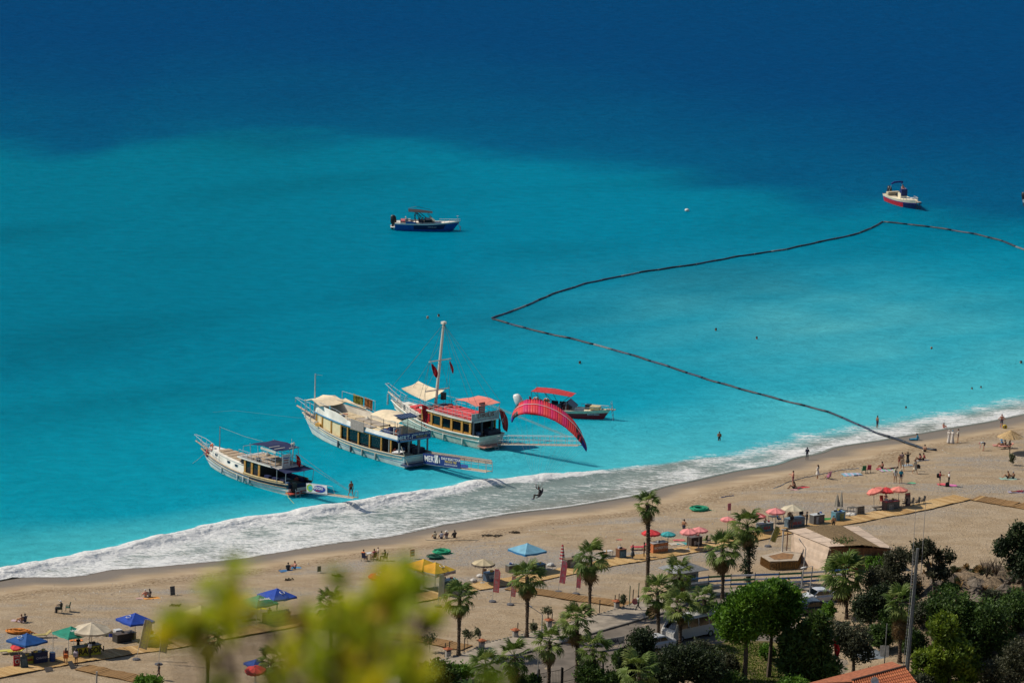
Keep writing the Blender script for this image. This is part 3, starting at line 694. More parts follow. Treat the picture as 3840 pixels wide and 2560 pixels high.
 # gangway and its banner
 sp = b.o.matrix_basis @ Vector((-.9, -.2, 0)); 
 go, P = gangway('gangway', 'narrow wooden gangway with a surfboard-shaped banner behind the navy tour boat', sp, b.o.rotation_euler.z + math.pi, 9.6, .62, 1.75, .7, rails=False)
 bn = MB().box(P(.30, -.42, .55), (3.9, .04, 1.0), rot=Matrix.Rotation(-.12, 3, 'Y')).build('banner', M('banner_white', (.60, .60, .62), .6), go)
 rt = (P(1, 0) - P(0, 0)).normalized(); up = Vector((0, 0, 1)); pc = P(.30, -.448, .55)
 def disc(c, rx, rz_, mat, off, nm): 
  pts = [c + rt * rx * math.cos(a_) * (1 if math.cos(a_) < 0 else .9) + up * rz_ * math.sin(a_) + Vector((0, -off, 0)) for a_ in np.linspace(0, 2 * math.pi, 22)[:-1]]
  MB().add(pts, [tuple(range(21))]).build(nm, mat, go)
 disc(pc + rt * -1.25, .62, .44, M('print_green', (.25, .42, .05), .6), .012, 'printed_wave')
 disc(pc + rt * -1.15, .42, .28, M('print_cyan', (.05, .35, .40), .6), .020, 'printed_swirl')
 disc(pc + rt * .55, 1.25, .40, M('print_navy', (.02, .04, .26), .6), .016, 'printed_oval')
 lettering('MADCRO', .46, M('lettering_white', (.75, .75, .75), .6), go, pc + rt * .25 + up * .08 + Vector((0, -.03, 0)), rt, up)
 lettering('BEACH', .26, M('lettering_red', (.45, .04, .05), .6), go, pc + rt * .25 + up * -.25 + Vector((0, -.03, 0)), rt, up)
 MB().tube([P(.92, .35, 0), P(.95, .35, .75), P(.99, .35, .75), P(1.0, .35, 0)], .03, 5).build('end_rail', CHROME(), go)
 MB().tube([P(0.02, .35, .05), P(.02, .35, .9), P(.5, .35, .9), P(.55, .35, 0)], .025, 4).build('hand_rail', CHROME(), go)
 return b, go, P
NAVYB, NG, NGP = navy_boat()

# ---------------------------------------------------------------- big cream tour boat
def cream_boat():
 b = Boat('tour_boat', 'large white and cream two-deck tour boat with a blue name board, middle of the three', 'boat', sea(1560, 1748), sea(1172, 1625), 5.2, (1.55, 1.3, 2.25), stern_w=.84, rake=.10)
 L = b.L; W = WHITE(); lw = M('lower_hull'); BL = M('boat_sky_blue', (.10, .28, .48), .5, .1); ln = M('blue_line', (.05, .14, .35), .5)
 b.hull([(-.8, 1), (0, 1), (.06, 0), (.40, 2), (.45, 0), (.90, 2), (.94, 0), (1.0, 0)], [W, lw, ln])
 b.part(MB().tube([b.pt(t / 20, b.z(t / 20) + .03, 1) for t in range(21)], .08, 5).tube([b.pt(t / 20, b.z(t / 20) + .03, -1) for t in range(21)], .08, 5), 'gunwale', M('gunwale_cream', (.56, .48, .36), .6, .15), split=True)
 b.deck(.02, .97, -.3, M('cream_deck', (.62, .52, .36), .8, .15))
 zr = 3.15; CRM = M('cream_panel', (.72, .60, .35), .6, .08, 2)
 # deckhouse: cream panels forward, dark openings between wooden posts aft
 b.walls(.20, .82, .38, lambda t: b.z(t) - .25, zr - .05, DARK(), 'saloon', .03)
 n = 8; edges = [.12, .20, .30, .40, .50, .565, .665, .765, .835]
 for sd in (1, -1):
  for i, t in enumerate(edges):
   p = b.pt(t, b.z(t), sd, .22)
   b.part(MB().box((p.x, p.y, (b.z(t) + zr) / 2), (.22, .12, zr - b.z(t))), 'post', WOOD())
  for i in range(8):
   t = (edges[i] + edges[i + 1]) / 2; p = b.pt(t, b.z(t), sd, .28); q = b.pt(edges[i + 1], b.z(t), sd, .28) - b.pt(edges[i], b.z(t), sd, .28)
   ln_ = q.length - .24; an = math.atan2(q.y, q.x)
   if i >= 5: b.part(MB().box((p.x, p.y, (b.z(t) + zr) / 2), (ln_, .05, zr - b.z(t) - .05), an), 'cream_panel', CRM)
   elif i >= 1:
    b.part(MB().box((p.x, p.y - sd * .05, (b.z(t) + zr) / 2 + .1), (ln_, .04, zr - b.z(t) - .45), an), 'window', glass('saloon_glass'))
    b.part(MB().box((p.x, p.y, zr - .18), (ln_, .08, .12), an), 'window_head', WOOD())
 p1, p2 = b.pt(.835, 2, 1, .25), b.pt(.835, 2, -1, .25)
 b.part(MB().box((p1.x, 0, (b.z(.83) + zr) / 2), (.1, 2 * p1.y, zr - b.z(.83))), 'front_wall', CRM)
 MB().box((p1.x + .06, p1.y - .5, zr - .45), (.05, .5, .3)).build('window', glass('saloon_glass'), b.o)
 # upper deck with its parapet
 b.part(MB().slab(b.outline(.03, .855, .08, zr + .16), .16), 'upper_deck_edge', BL)
 b.part(MB().slab(b.outline(.035, .85, .12, zr + .175), .015), 'upper_deck', M('cream_deck2', (.72, .60, .39), .8, .1))
 for sd in (1, -1):
  ts = [.06 + .78 * i / 14 for i in range(15)]; hs = [.42 + .62 * sst(.45, .62, t) - .0 for t in ts]
  lo = [b.pt(t, b.z(t), sd, .12) for t in ts]; a = []; c = []
  for t, h, q in zip(ts, hs, lo): a.append(Vector((q.x, q.y, zr + .16))); c.append(Vector((q.x, q.y - sd * .1, zr + .16 + h)))
  m = MB().loft([a, c], closed=False).loft([[q - Vector((0, sd * .07, 0)) for q in a], [q - Vector((0, sd * .07, 0)) for q in c]], closed=False).loft([c, [q - Vector((0, sd * .07, 0)) for q in c]], closed=False)
  b.part(m, 'parapet', W)
  mb = MB(); mb.tube([q + Vector((0, 0, .32)) for q in c], .03, 5)
  for q in c[::2]: mb.bar(q, q + Vector((0, 0, .32)), .025, 4)
  b.part(mb, 'parapet_rail', CHROME())
 p = b.pt(.85, b.z(.85), 1, .2); b.part(MB().box((p.x - .05, 0, zr + .65), (.08, 2 * p.y, 1.0)), 'front_parapet', W)
 mt = M('grey_mattress', (.38, .33, .27), .85, .1)
 for i in range(5): 
  for sd in (1, -1): b.part(MB().box((L * (.40 + i * .08), sd * 1.0, zr + .26), (1.5, 1.5, .14), R(random.uniform(-3, 3))), 'sun_mattress', mt if i < 3 else M('cream_mattress', (.55, .45, .3), .85))
 bk = b.part(MB().box((L * .405, b.hb(.4) - .02, zr + .55), (2.6, .05, 1.25)), 'hanging_blanket', M('grey_blanket', (.33, .29, .26), .9, .2, 9))
 # forward awning over the foredeck
 rows = sagged([(L * .80, 2.1, zr + 1.35), (L * .80, -2.1, zr + 1.35), (L * 1.0, -1.5, zr + 1.55), (L * 1.0, 1.5, zr + 1.25)], 12, .25, .55)
 b.part(cloth(rows), 'foredeck_awning', CREAM(), smooth=True)
 b.part(cloth(sagged([(L * .62, -1.9, zr + 1.3), (L * .62, -2.3, zr + 1.3), (L * .82, -2.1, zr + 1.75), (L * .82, -1.2, zr + 1.75)], 6, .08)), 'awning_strip', CREAM())
 mb = MB()
 for x, y in ((.99, 1.4), (.99, -1.4), (.91, 1.9), (.91, -1.9)): mb.bar((L * x, y * .9, 2.0), (L * x, y, zr + 1.4), .04, 5)
 b.part(mb, 'awning_pole', M('mast_grey', (.5, .48, .44), .5), split=True)
 # after canopy with solar panel, helm below
 zc = zr + 2.15
 rows = []
 for i in range(9):
  x = L * (.06 + .27 * i / 8); rows.append([Vector((x, 1.9 - 3.8 * j / 8, zc + .42 * (1 - ((j - 4) / 4) ** 2) + .08 * math.sin(i * 1.3) - .25 * (1 - j / 8) * 0)) for j in range(9)])
 b.part(cloth(rows), 'helm_awning', CREAM(), smooth=True)
 b.part(MB().box((L * .095, .2, zc + .56), (1.5, 2.6, .05), rot=Matrix.Rotation(R(-6), 3, 'Y')), 'solar_panel', M('solar_cells', (.012, .03, .09), .25, .3, 12))
 mb = MB()
 for i in range(1, 6): mb.box((L * .095, .2 - 1.3 + i * .433, zc + .59), (1.48, .02, .012), rot=Matrix.Rotation(R(-6), 3, 'Y'))
 b.part(mb, 'cell_line', M('cell_lines', (.3, .33, .38), .5), split=True)
 mb = MB()
 for x in (.07, .20, .32):
  for sd in (1, -1): mb.bar((L * x, sd * 1.85, zr + .15), (L * x, sd * 1.85, zc), .035, 5)
 b.part(mb, 'awning_pole', M('frame_dark', (.12, .12, .12), .5), split=True)
 b.part(MB().box((L * .11, 1.2, zr + .75), (.1, 1.1, 1.25)), 'helm_screen', M('board_white', (.55, .55, .55), .6)); lifering(b.o, (L * .11 - .1, 1.3, zr + .8), (1, .5, .1), .34)
 b.part(MB().box((L * .2, .9, zr + .5), (1.5, 1.0, .45)).box((L * .175, .9, zr + .85), (.25, 1.0, .5)), 'helm_seat', M('blue_vinyl', (.04, .07, .22), .6, .2))
 b.part(MB().box((L * .15, -.4, zr + .65), (.6, .9, .95)), 'helm_console', M('console_cream', (.5, .44, .33), .6))
 # name board across the stern
 nb = b.part(MB().box((L * .025, 0, zr + .40), (.08, 5.0, .95)), 'name_board', M('board_navy', (.012, .035, .17), .5, .15))
 LW = M('lettering_white', (.75, .75, .75), .6)
 rt = Vector((0, -1, 0)); up = Vector((0, 0, 1))
 lettering('MERT-1', .78, LW, b.o, (L * .025 - .055, 1.35, zr + .40), rt, up, sx=.95); lettering('DAILY BOAT TOUR', .30, LW, b.o, (L * .025 - .055, -1.1, zr + .62), rt, up)
 lettering('PRIVATE TRIP', .28, M('lettering_yellow', (.6, .45, .12), .6), b.o, (L * .025 - .055, -1.1, zr + .35), rt, up); lettering('0 542 727 27 90', .17, LW, b.o, (L * .025 - .055, -1.1, zr + .12), rt, up)
 for t, y in ((.03, 2.15), (.03, .7), (.03, -.8), (.03, -2.15), (.12, 2.2), (.12, -2.2)): b.part(MB().box((L * t, y, 2.25), (.16, .16, 1.75)), 'stern_post', M('mast_dark', (.2, .22, .22), .6))
 for i in range(3): b.part(MB().box((L * .06 + i * .9, -1.3, 1.55), (.6, 1.5, .7)), 'bench', M('dark_seat', (.03, .035, .06), .6))
 b.part(MB().box((-.55, .2, .45), (1.3, 4.2, .14)), 'stern_platform', M('platform_navy', (.03, .05, .12), .6))
 b.part(cloth(sagged([(.3, 2.35, 1.85), (.3, 1.5, 2.0), (1.7, 1.5, 2.0), (1.7, 2.45, 1.7)], 5, .1)), 'white_towel', M('towel_white', (.6, .6, .6), .9))
 b.part(MB().bar((.2, 2.2, 2.7), (-.9, 1.9, .5), .05, 5), 'boom', M('gunwale_cream'))
 # bow
 b.part(MB().bar((L * .99, 0, b.z(1) + .0), (L * 1.16, 0, b.z(1) + .65), .16, 6, .10), 'bowsprit', M('bowsprit_pink', (.5, .36, .27), .6))
 b.part(MB().bar((L * .985, .0, b.z(1)), (L * .985, 0, 7.6), .09, 6, .06).bar((L * .985, 0, 7.5), (L * .96, -.7, 7.4), .03, 4), 'foremast', M('mast_grey'))
 mb = MB()
 for sd in (1, -1):
  mb.tube([(L * .93, sd * .9, b.z(.93) + 1.0), (L * 1.05, sd * .5, b.z(1) + 1.25), (L * 1.17, sd * .12, b.z(1) + 1.65), (L * 1.175, 0, b.z(1) + 1.0)], .03, 4)
  for q in (.95, 1.02, 1.09): mb.bar((L * q, sd * (.8 - (q - .93) * 2.6), b.z(1) + (q - 1) * 3), (L * q, sd * (.85 - (q - .93) * 2.6), b.z(1) + 1.1 + (q - 1) * 3), .025, 4)
 b.part(mb, 'pulpit', CHROME())
 b.part(MB().box((L * .90, .3, b.z(.9) + .15), (.7, .7, .9)).box((L * .93, -.2, b.z(.9) + .3), (.6, .6, .5)), 'deck_gear', M('gear_brown', (.16, .10, .05), .8, .3))
 b.part(MB().box((L * .80 + .9, 1.3, b.z(.85) + .05), (1.0, .8, .35)), 'deck_locker', M('locker_orange', (.5, .27, .06), .7))
 b.part(MB().tube([(L * 1.0, .1, b.z(1) - .3), (L * 1.12, .6, 1.6), (L * 1.6, 3.0, .9), (L * 1.75, 4.0, .2)], .012, 4), 'anchor_line', M('rope_dim', (.10, .16, .17), .9))
 clutter(b, ((.88, 1.2, 2.0), (.90, -.9, 2.1), (.10, 1.6, 1.7), (.12, .2, 1.7), (.3, .3, 3.5), (.55, -1.3, 3.5), (.68, .4, 3.5), (.72, -.6, 3.5), (.24, 1.5, 3.5), (.5, 1.5, 3.5)))
 for t in (.60, .47, .24, .36): fender(b, t, M('fender_dark', (.12, .12, .13), .7) if t in (.47, .60) else M('fender_worn', (.35, .33, .29), .8), h=.95, r=.15)
 # gangway with blue banner
 sp = b.o.matrix_basis @ Vector((-1.2, -.6, 0))
 go, P = gangway('gangway', 'wooden gangway with a long blue advertising banner behind the cream tour boat', sp, b.o.rotation_euler.z + math.pi, 12.0, .62, 1.95, .9, h=1.15, posts=9, rail_sides=(1,))
 rt = (P(1, 0) - P(0, 0)).normalized(); rm = Matrix.Rotation(-math.atan2(rt.z, rt.x), 3, 'Y')
 bn = MB().box(P(.30, -.5, .62), (7.1, .04, 1.25), rot=rm).build('banner', M('board_navy'), go)
 MB().box(P(.5, .5, 1.05), (11.6, .05, .55), rot=rm).build('net_screen', M('net_tan', (.36, .31, .25), .9, .3, 9), go)
 o_ = P(.30, -.53, .62); lettering('MERT-1', 1.0, LW, go, o_ + rt * -1.75, rt, up, sx=.95)
 lettering('DAILY BOAT TOUR', .42, LW, go, o_ + rt * 1.75 + up * .30, rt, up); lettering('PRIVATE TRIP', .38, M('lettering_yellow'), go, o_ + rt * 1.75 + up * -.05, rt, up); lettering('0 542 727 27 90  0 533 259', .22, LW, go, o_ + rt * 1.75 + up * -.38, rt, up)
 MB().box(P(.66, -.5, .35), (1.3, .04, .4), rot=rm).build('banner_tail', M('print_blue'), go)
 tw = cloth([[rt * (.7 * j / 4) + up * (-.95 * i / 5) + Vector((0, -.05 - .03 * math.sin(j * 2 + i), 0)) for j in range(5)] for i in range(6)], .015).build('towel', M('towel_white', (.6, .6, .6), .9), None)
 tw.matrix_world = go.matrix_basis @ Matrix.Translation(o_ + rt * -1.25 + up * .62 + Vector((0, -.05, 0))); tag(tw, 'white towel hung over the blue gangway banner', 'towel')
 MB().bar(P(1, -.45, 0), P(1, -.45, 1.15), .03, 4).bar(P(1, .45, 0), P(1, .45, 1.15), .03, 4).bar(P(1, -.45, 1.15), P(1, .45, 1.15), .03, 4).build('end_rail', CHROME(), go)
 # towels drying on the far rail of the upper deck
 for k, (t0, t1, lab, c1, c2) in enumerate(((.655, .755, 'green and yellow patterned towel drying on the upper rail of the cream boat', (.20, .20, .03), (.05, .10, .05)), (.565, .645, 'brown and orange patterned towel drying on the upper rail of the cream boat', (.32, .13, .04), (.10, .07, .03)))):
  rows = []
  for i in range(6):
   rows.append([Vector((L * (t0 + (t1 - t0) * j / 7), -b.hb(.6) + .1 + .05 * math.sin(j * 1.7), zr + 2.55 - 1.35 * i / 5 + .12 * (j / 7 - .5))) for j in range(8)])
  o = cloth(rows, .02).build('towel', M('towel_pat%d' % k, c1, .9, .9, 2.2), None); o.matrix_world = b.o.matrix_basis.copy(); tag(o, lab, 'towel', 'towels drying on the cream boat')
 b.part(MB().tube([(L * .84, -b.hb(.7) + .1, zr + 2.6), (L * .54, -b.hb(.6) + .1, zr + 2.5)], .02, 4).bar((L * .54, -b.hb(.6) + .1, zr + .9), (L * .54, -b.hb(.6) + .1, zr + 2.5), .03, 4).bar((L * .84, -b.hb(.7) + .1, zr + .9), (L * .84, -b.hb(.7) + .1, zr + 2.6), .03, 4), 'drying_line', CHROME())
 return b, go, P
CREAMB, CG, CGP = cream_boat()

# ---------------------------------------------------------------- masted gulet
def gulet():
 b = Boat('sailing_boat', 'white wooden sailing boat with a tall bare mast and red deck cushions', 'boat', sea(1836, 1678), sea(1508, 1585), 5.0, (1.6, 1.45, 2.5), stern_w=.82, rake=.13)
 L = b.L; W = WHITE(); HG = M('hull_pale_green', (.66, .66, .54), .5, .15, 1.5); lw = M('hull_grey_green', (.36, .42, .37), .6, .25)
 b.hull([(-.8, 1), (0, 1), (.10, 0), (.62, 2), (.68, 0), (1.0, 0)], [HG, lw, W])
 b.part(MB().tube([b.pt(t / 20, b.z(t / 20) * .66, 1) for t in range(21)], .07, 5).tube([b.pt(t / 20, b.z(t / 20) * .66, -1) for t in range(21)], .07, 5), 'rubbing_strake', W, split=True)
 b.part(MB().tube([b.pt(t / 20, b.z(t / 20) + .03, 1) for t in range(21)], .08, 5).tube([b.pt(t / 20, b.z(t / 20) + .03, -1) for t in range(21)], .08, 5), 'gunwale', W, split=True)
 b.deck(.02, .97, -.3, TEAK()); zr = 3.2
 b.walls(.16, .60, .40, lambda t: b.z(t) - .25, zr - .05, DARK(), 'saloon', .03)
 edges = [.10, .18, .285, .39, .495, .60]
 for sd in (1, -1):
  for i, t in enumerate(edges):
   p = b.pt(t, b.z(t), sd, .25); b.part(MB().box((p.x, p.y, (b.z(t) + zr) / 2), (.34, .12, zr - b.z(t))), 'post', WOOD())
  for i in range(5):
   t = (edges[i] + edges[i + 1]) / 2; p = b.pt(t, b.z(t), sd, .30); q = b.pt(edges[i + 1], b.z(t), sd, .3) - b.pt(edges[i], b.z(t), sd, .3); an = math.atan2(q.y, q.x); ln_ = q.length - .36
   b.part(MB().box((p.x, p.y - sd * .05, (b.z(t) + zr) / 2 + .1), (ln_, .04, zr - b.z(t) - .5), an), 'window', glass('saloon_glass'))
   b.part(MB().box((p.x, p.y, zr - .16), (ln_, .1, .3), an), 'window_head', WOOD()); b.part(MB().box((p.x, p.y, b.z(t) + .15), (ln_, .1, .25), an), 'window_sill', WOOD())
 b.part(MB().slab(b.outline(.06, .63, .12, zr + .14), .16), 'upper_deck', W)
 b.part(MB().slab(b.outline(.07, .62, .2, zr + .15), .01), 'upper_deck_surface', M('deck_grey', (.33, .33, .32), .7))
 RC = M('red_cushion', (.66, .075, .085), .7, .15, 3)
 for i in range(6):
  for sd in (1, -1): b.part(MB().box((L * (.13 + i * .068), sd * .95, zr + .26), (1.25, 1.75, .2), R(random.uniform(-4, 4))), 'cushion', RC)
 b.part(MB().box((L * .56, -.6, zr + .22), (1.2, 1.6, .1)), 'cushion', NAVY())
 for i in range(6): b.part(MB().box((L * random.uniform(.42, .56), random.uniform(-1.5, 1.6), zr + .42), (.55, .4, .25), random.random() * 3), 'pillow', M('pillow_coral', (.5, .13, .10), .8))
 # raised foredeck with red cushions
 b.walls(.66, .88, .35, lambda t: b.z(t) - .3, lambda t: b.z(t) + .55, W, 'forward_cabin', .1)
 b.part(MB().slab(b.outline(.655, .885, .4, lambda t: b.z(t) + .58), .06), 'forward_cabin_roof', W)
 for i in range(3): b.part(MB().box((L * (.69 + i * .065), 0, b.z(.7 + i * .06) + .68), (1.1, 2.6 - i * .4, .18)), 'cushion', RC)
 b.rail(.08, .62, .18, zr + .14, .95, CHROME(), n=11); b.rail(.64, 1.0, .06, lambda t: b.z(t), .9, CHROME(), 'bow_rail', n=8, mids=2)
 # mast, yards and rigging
 mx = L * .635; tp = Vector((mx - 1.35, 0, 13.9)); MW = M('mast_white', (.72, .65, .54), .5, .08)
 b.part(MB().bar((mx, 0, 1.4), tp, .20, 8, .15).box(tp + Vector((0, 0, .1)), (.5, .5, .3)), 'mast', MW, smooth=False)
 for z, hw in ((9.2, 1.75), (5.4, 1.95)):
  xx = mx - 1.35 * (z - 1.4) / 12.5; b.part(MB().bar((xx, hw, z), (xx, -hw, z), .085, 6), 'yard', MW)
 b.part(MB().bar((mx - .7, -.5, 4.4), (mx - .3, -.1, 4.4), .04, 5).box((mx - .8, -.75, 4.6), (.5, .5, .9)), 'loudspeaker', BLACK())
 mb = MB(); r = .016
 bs = Vector((L * 1.16, 0, b.z(1) + 1.2)); mb.bar(tp, bs, .02, 4); mb.bar((mx - 1.1, 0, 11.5), (L * .98, 0, b.z(1) + .4), r, 4)
 for sd in (1, -1):
  mb.tube([tp, (mx - .85, sd * 1.75, 9.2), (mx - .45, sd * 1.95, 5.4), (mx - .2, sd * 2.35, b.z(.6))], r, 4)
  mb.bar((mx - .85, 0, 9.2), (mx - .45, sd * 1.95, 5.4), r, 4); mb.bar((mx - .85, sd * 1.6, 9.2), (mx + 1.2, sd * 2.3, b.z(.68)), r, 4); mb.bar((mx - .45, sd * 1.95, 5.4), (mx - 1.2, sd * 2.35, b.z(.55)), r, 4)
  mb.bar(tp, (L * .02, sd * 1.9, zr + 2.2), r, 4); mb.bar(tp, (L * .12, sd * 1.6, zr + 2.1), r, 4)
 b.part(mb, 'rigging', M('wire', (.10, .12, .12), .5))
 # awnings
 b.part(cloth(sagged([(L * .60, 1.9, zr + 1.05), (L * .63, -1.5, zr + 1.9), (L * .93, -1.5, zr + 2.15), (L * .90, 1.7, zr + 1.75)], 9, .30)), 'forward_awning', CREAM(), smooth=True)
 b.part(cloth(sagged([(L * .03, 2.0, zr + 2.1), (L * .03, -2.0, zr + 2.1), (L * .27, -1.9, zr + 2.25), (L * .27, 1.9, zr + 2.25)], 9, .08, .25)), 'stern_awning', M('coral_cloth', (.74, .24, .18), .8, .08, 2), smooth=True)
 mb = MB()
 for x in (.035, .265):
  for sd in (1, -1): mb.bar((L * x, sd * 1.9, zr + .1), (L * x, sd * 1.95, zr + 2.15), .03, 4)
 mb.bar((L * .27, 1.9, zr + 2.2), (L * .16, 1.9, zr + .3), .02, 4); b.part(mb, 'awning_pole', CHROME(), split=True)
 nb = b.part(MB().box((L * .055, 0, zr + .62), (.08, 4.5, .95)), 'name_board', M('board_grey', (.42, .42, .40), .6)); lettering('DIRILIS', .72, M('lettering_brown', (.20, .05, .03), .6), b.o, (L * .055 - .05, 0, zr + .72), (0, -1, 0), (0, 0, 1), sx=1.25)
 b.part(MB().box((L * .055 - .02, 0, zr + .05), (.1, 4.5, .14)), 'name_board_trim', M('trim_dark', (.15, .14, .13), .6))
 sg = b.part(MB().box((L * .05, .7, zr + 1.75), (.05, .95, 1.3)), 'price_board', M('board_red', (.42, .05, .05), .6)); 
 for k in range(5): MB().box((L * .05 - .035, .7, zr + 2.2 - k * .22), (.02, .7, .07)).build('printed_line', M('strip_white', (.55, .53, .46), .7), sg)
 for y in (2.1, .8, -.8, -2.1): b.part(MB().box((L * .04, y, 2.35), (.18, .18, 1.7)), 'stern_post', M('post_dark', (.05, .06, .08), .6))
 b.part(MB().box((L * .06, -1.0, 1.7), (1.4, 2.0, .6)).box((L * .11, .8, 1.6), (1.0, 1.0, .5)), 'bench', M('dark_seat', (.03, .035, .06), .6))
 b.part(MB().box((-.6, 0, .42), (1.4, 3.9, .12)), 'stern_platform', M('platform_pink', (.42, .2, .15), .7))
 mb = MB()
 for k in range(3): mb.tube([(-.1, 1.9, .8 + k * .35), (-.1, .8, .8 + k * .35)], .035, 4)
 for y in (1.9, .8): mb.bar((-.1, y, .5), (-.1, y, 1.7), .035, 4)
 b.part(mb, 'stern_rail', CHROME()); ladder(b.o, (-1.3, 0, .5), (-1.45, 0, -.5), .6, CHROME())
 # bow
 b.part(MB().bar((L * .99, 0, b.z(1) - .1), (L * 1.17, 0, b.z(1) + .95), .17, 6, .10), 'bowsprit', MW)
 mb = MB()
 for sd in (1, -1):
  mb.tube([(L * .99, sd * .55, b.z(1) + .9), (L * 1.09, sd * .4, b.z(1) + 1.4), (L * 1.18, sd * .25, b.z(1) + 1.9)], .03, 4)
  for q in (1.0, 1.05, 1.1, 1.15): mb.bar((L * q, sd * .14, b.z(1) + (q - 1) * 5.4), (L * q, sd * (.52 - (q - 1) * 1.5), b.z(1) + .95 + (q - 1) * 5.4), .025, 4)
  mb.bar((L * 1.16, 0, b.z(1) + .9), (L * 1.0, sd * .3, .5), .02, 4)
 mb.ring((L * 1.185, 0, b.z(1) + 1.95), .25, .03, 10, 4); b.part(mb, 'pulpit', CHROME())
 b.part(MB().bar((L * 1.17, .05, b.z(1) + .7), (L * 1.17, .05, b.z(1) - .7), .1, 6), 'anchor', M('anchor_grey', (.45, .47, .48), .5))
 b.part(MB().box((L * .93, 0, b.z(.93) + .1), (.9, .6, .5)), 'windlass', M('gear_brown', (.16, .10, .05), .8, .3))
 clutter(b, ((.93, .9, 2.5), (.90, -.8, 2.4), (.62, 1.9, 1.8), (.05, 1.2, 1.75), (.09, -.2, 1.75), (.60, .3, 3.6), (.12, -1.5, 3.65), (.56, 1.4, 3.55)))
 for t in (.50, .36, .16): fender(b, t, M('fender_pale', (.5, .53, .46), .7), h=1.0, r=.15)
 M4 = b.o.matrix_basis
 for i, (p, dr, lab) in enumerate(((Vector((mx - .85, 1.45, 9.05)), 1.5, 'left of the two small red flags on the upper yard of the mast'), (Vector((mx - .85, -1.5, 9.05)), 1.35, 'right of the two small red flags on the upper yard of the mast'))):
  hanging_flag('flag', lab, M4 @ p, dr, .7 if i == 0 else .4, (.9, -.3, 0), None, .25)
 hanging_flag('flag', 'large red flag hanging from the side rail of the sailing boat', M4 @ Vector((L * .60, 2.55, 3.9)), 2.7, 1.6, (1, -.35, 0), None, .12)
 hanging_flag('flag', 'dark red flag drooping from a staff at the stern of the sailing boat', M4 @ Vector((-.5, -.9, 5.0)), 2.6, .9, (.9, -.2, 0), None, .22, mat=M('flag_dark', (.30, .03, .03), .8, .3, 4))
 b.part(MB().bar((L * .02, -.7, zr + .2), (-.6, -.9, 5.3), .03, 4), 'flagstaff', CHROME())
 sp = b.o.matrix_basis @ Vector((-1.2, -.5, 0))
 go, P = gangway('gangway', 'slim gangway with thin steel railings behind the sailing boat', sp, b.o.rotation_euler.z + math.pi + .16, 12.5, .65, 2.6, .7, h=1.05, posts=15)
 mb = MB()
 e1 = go.matrix_basis @ P(.82, .3, 1.0); ib = b.o.matrix_basis.inverted()
 for dy in (0, .25, .5): mb.tube([Vector((L * .04, -.2 + dy, zr + 2.2)), ib @ e1 + Vector((0, dy - .3, 0))], .018, 4)
 b.part(mb, 'gangway_stay', ROPE(), split=True)
 return b, go, P
GUL, GG, GGP = gulet()
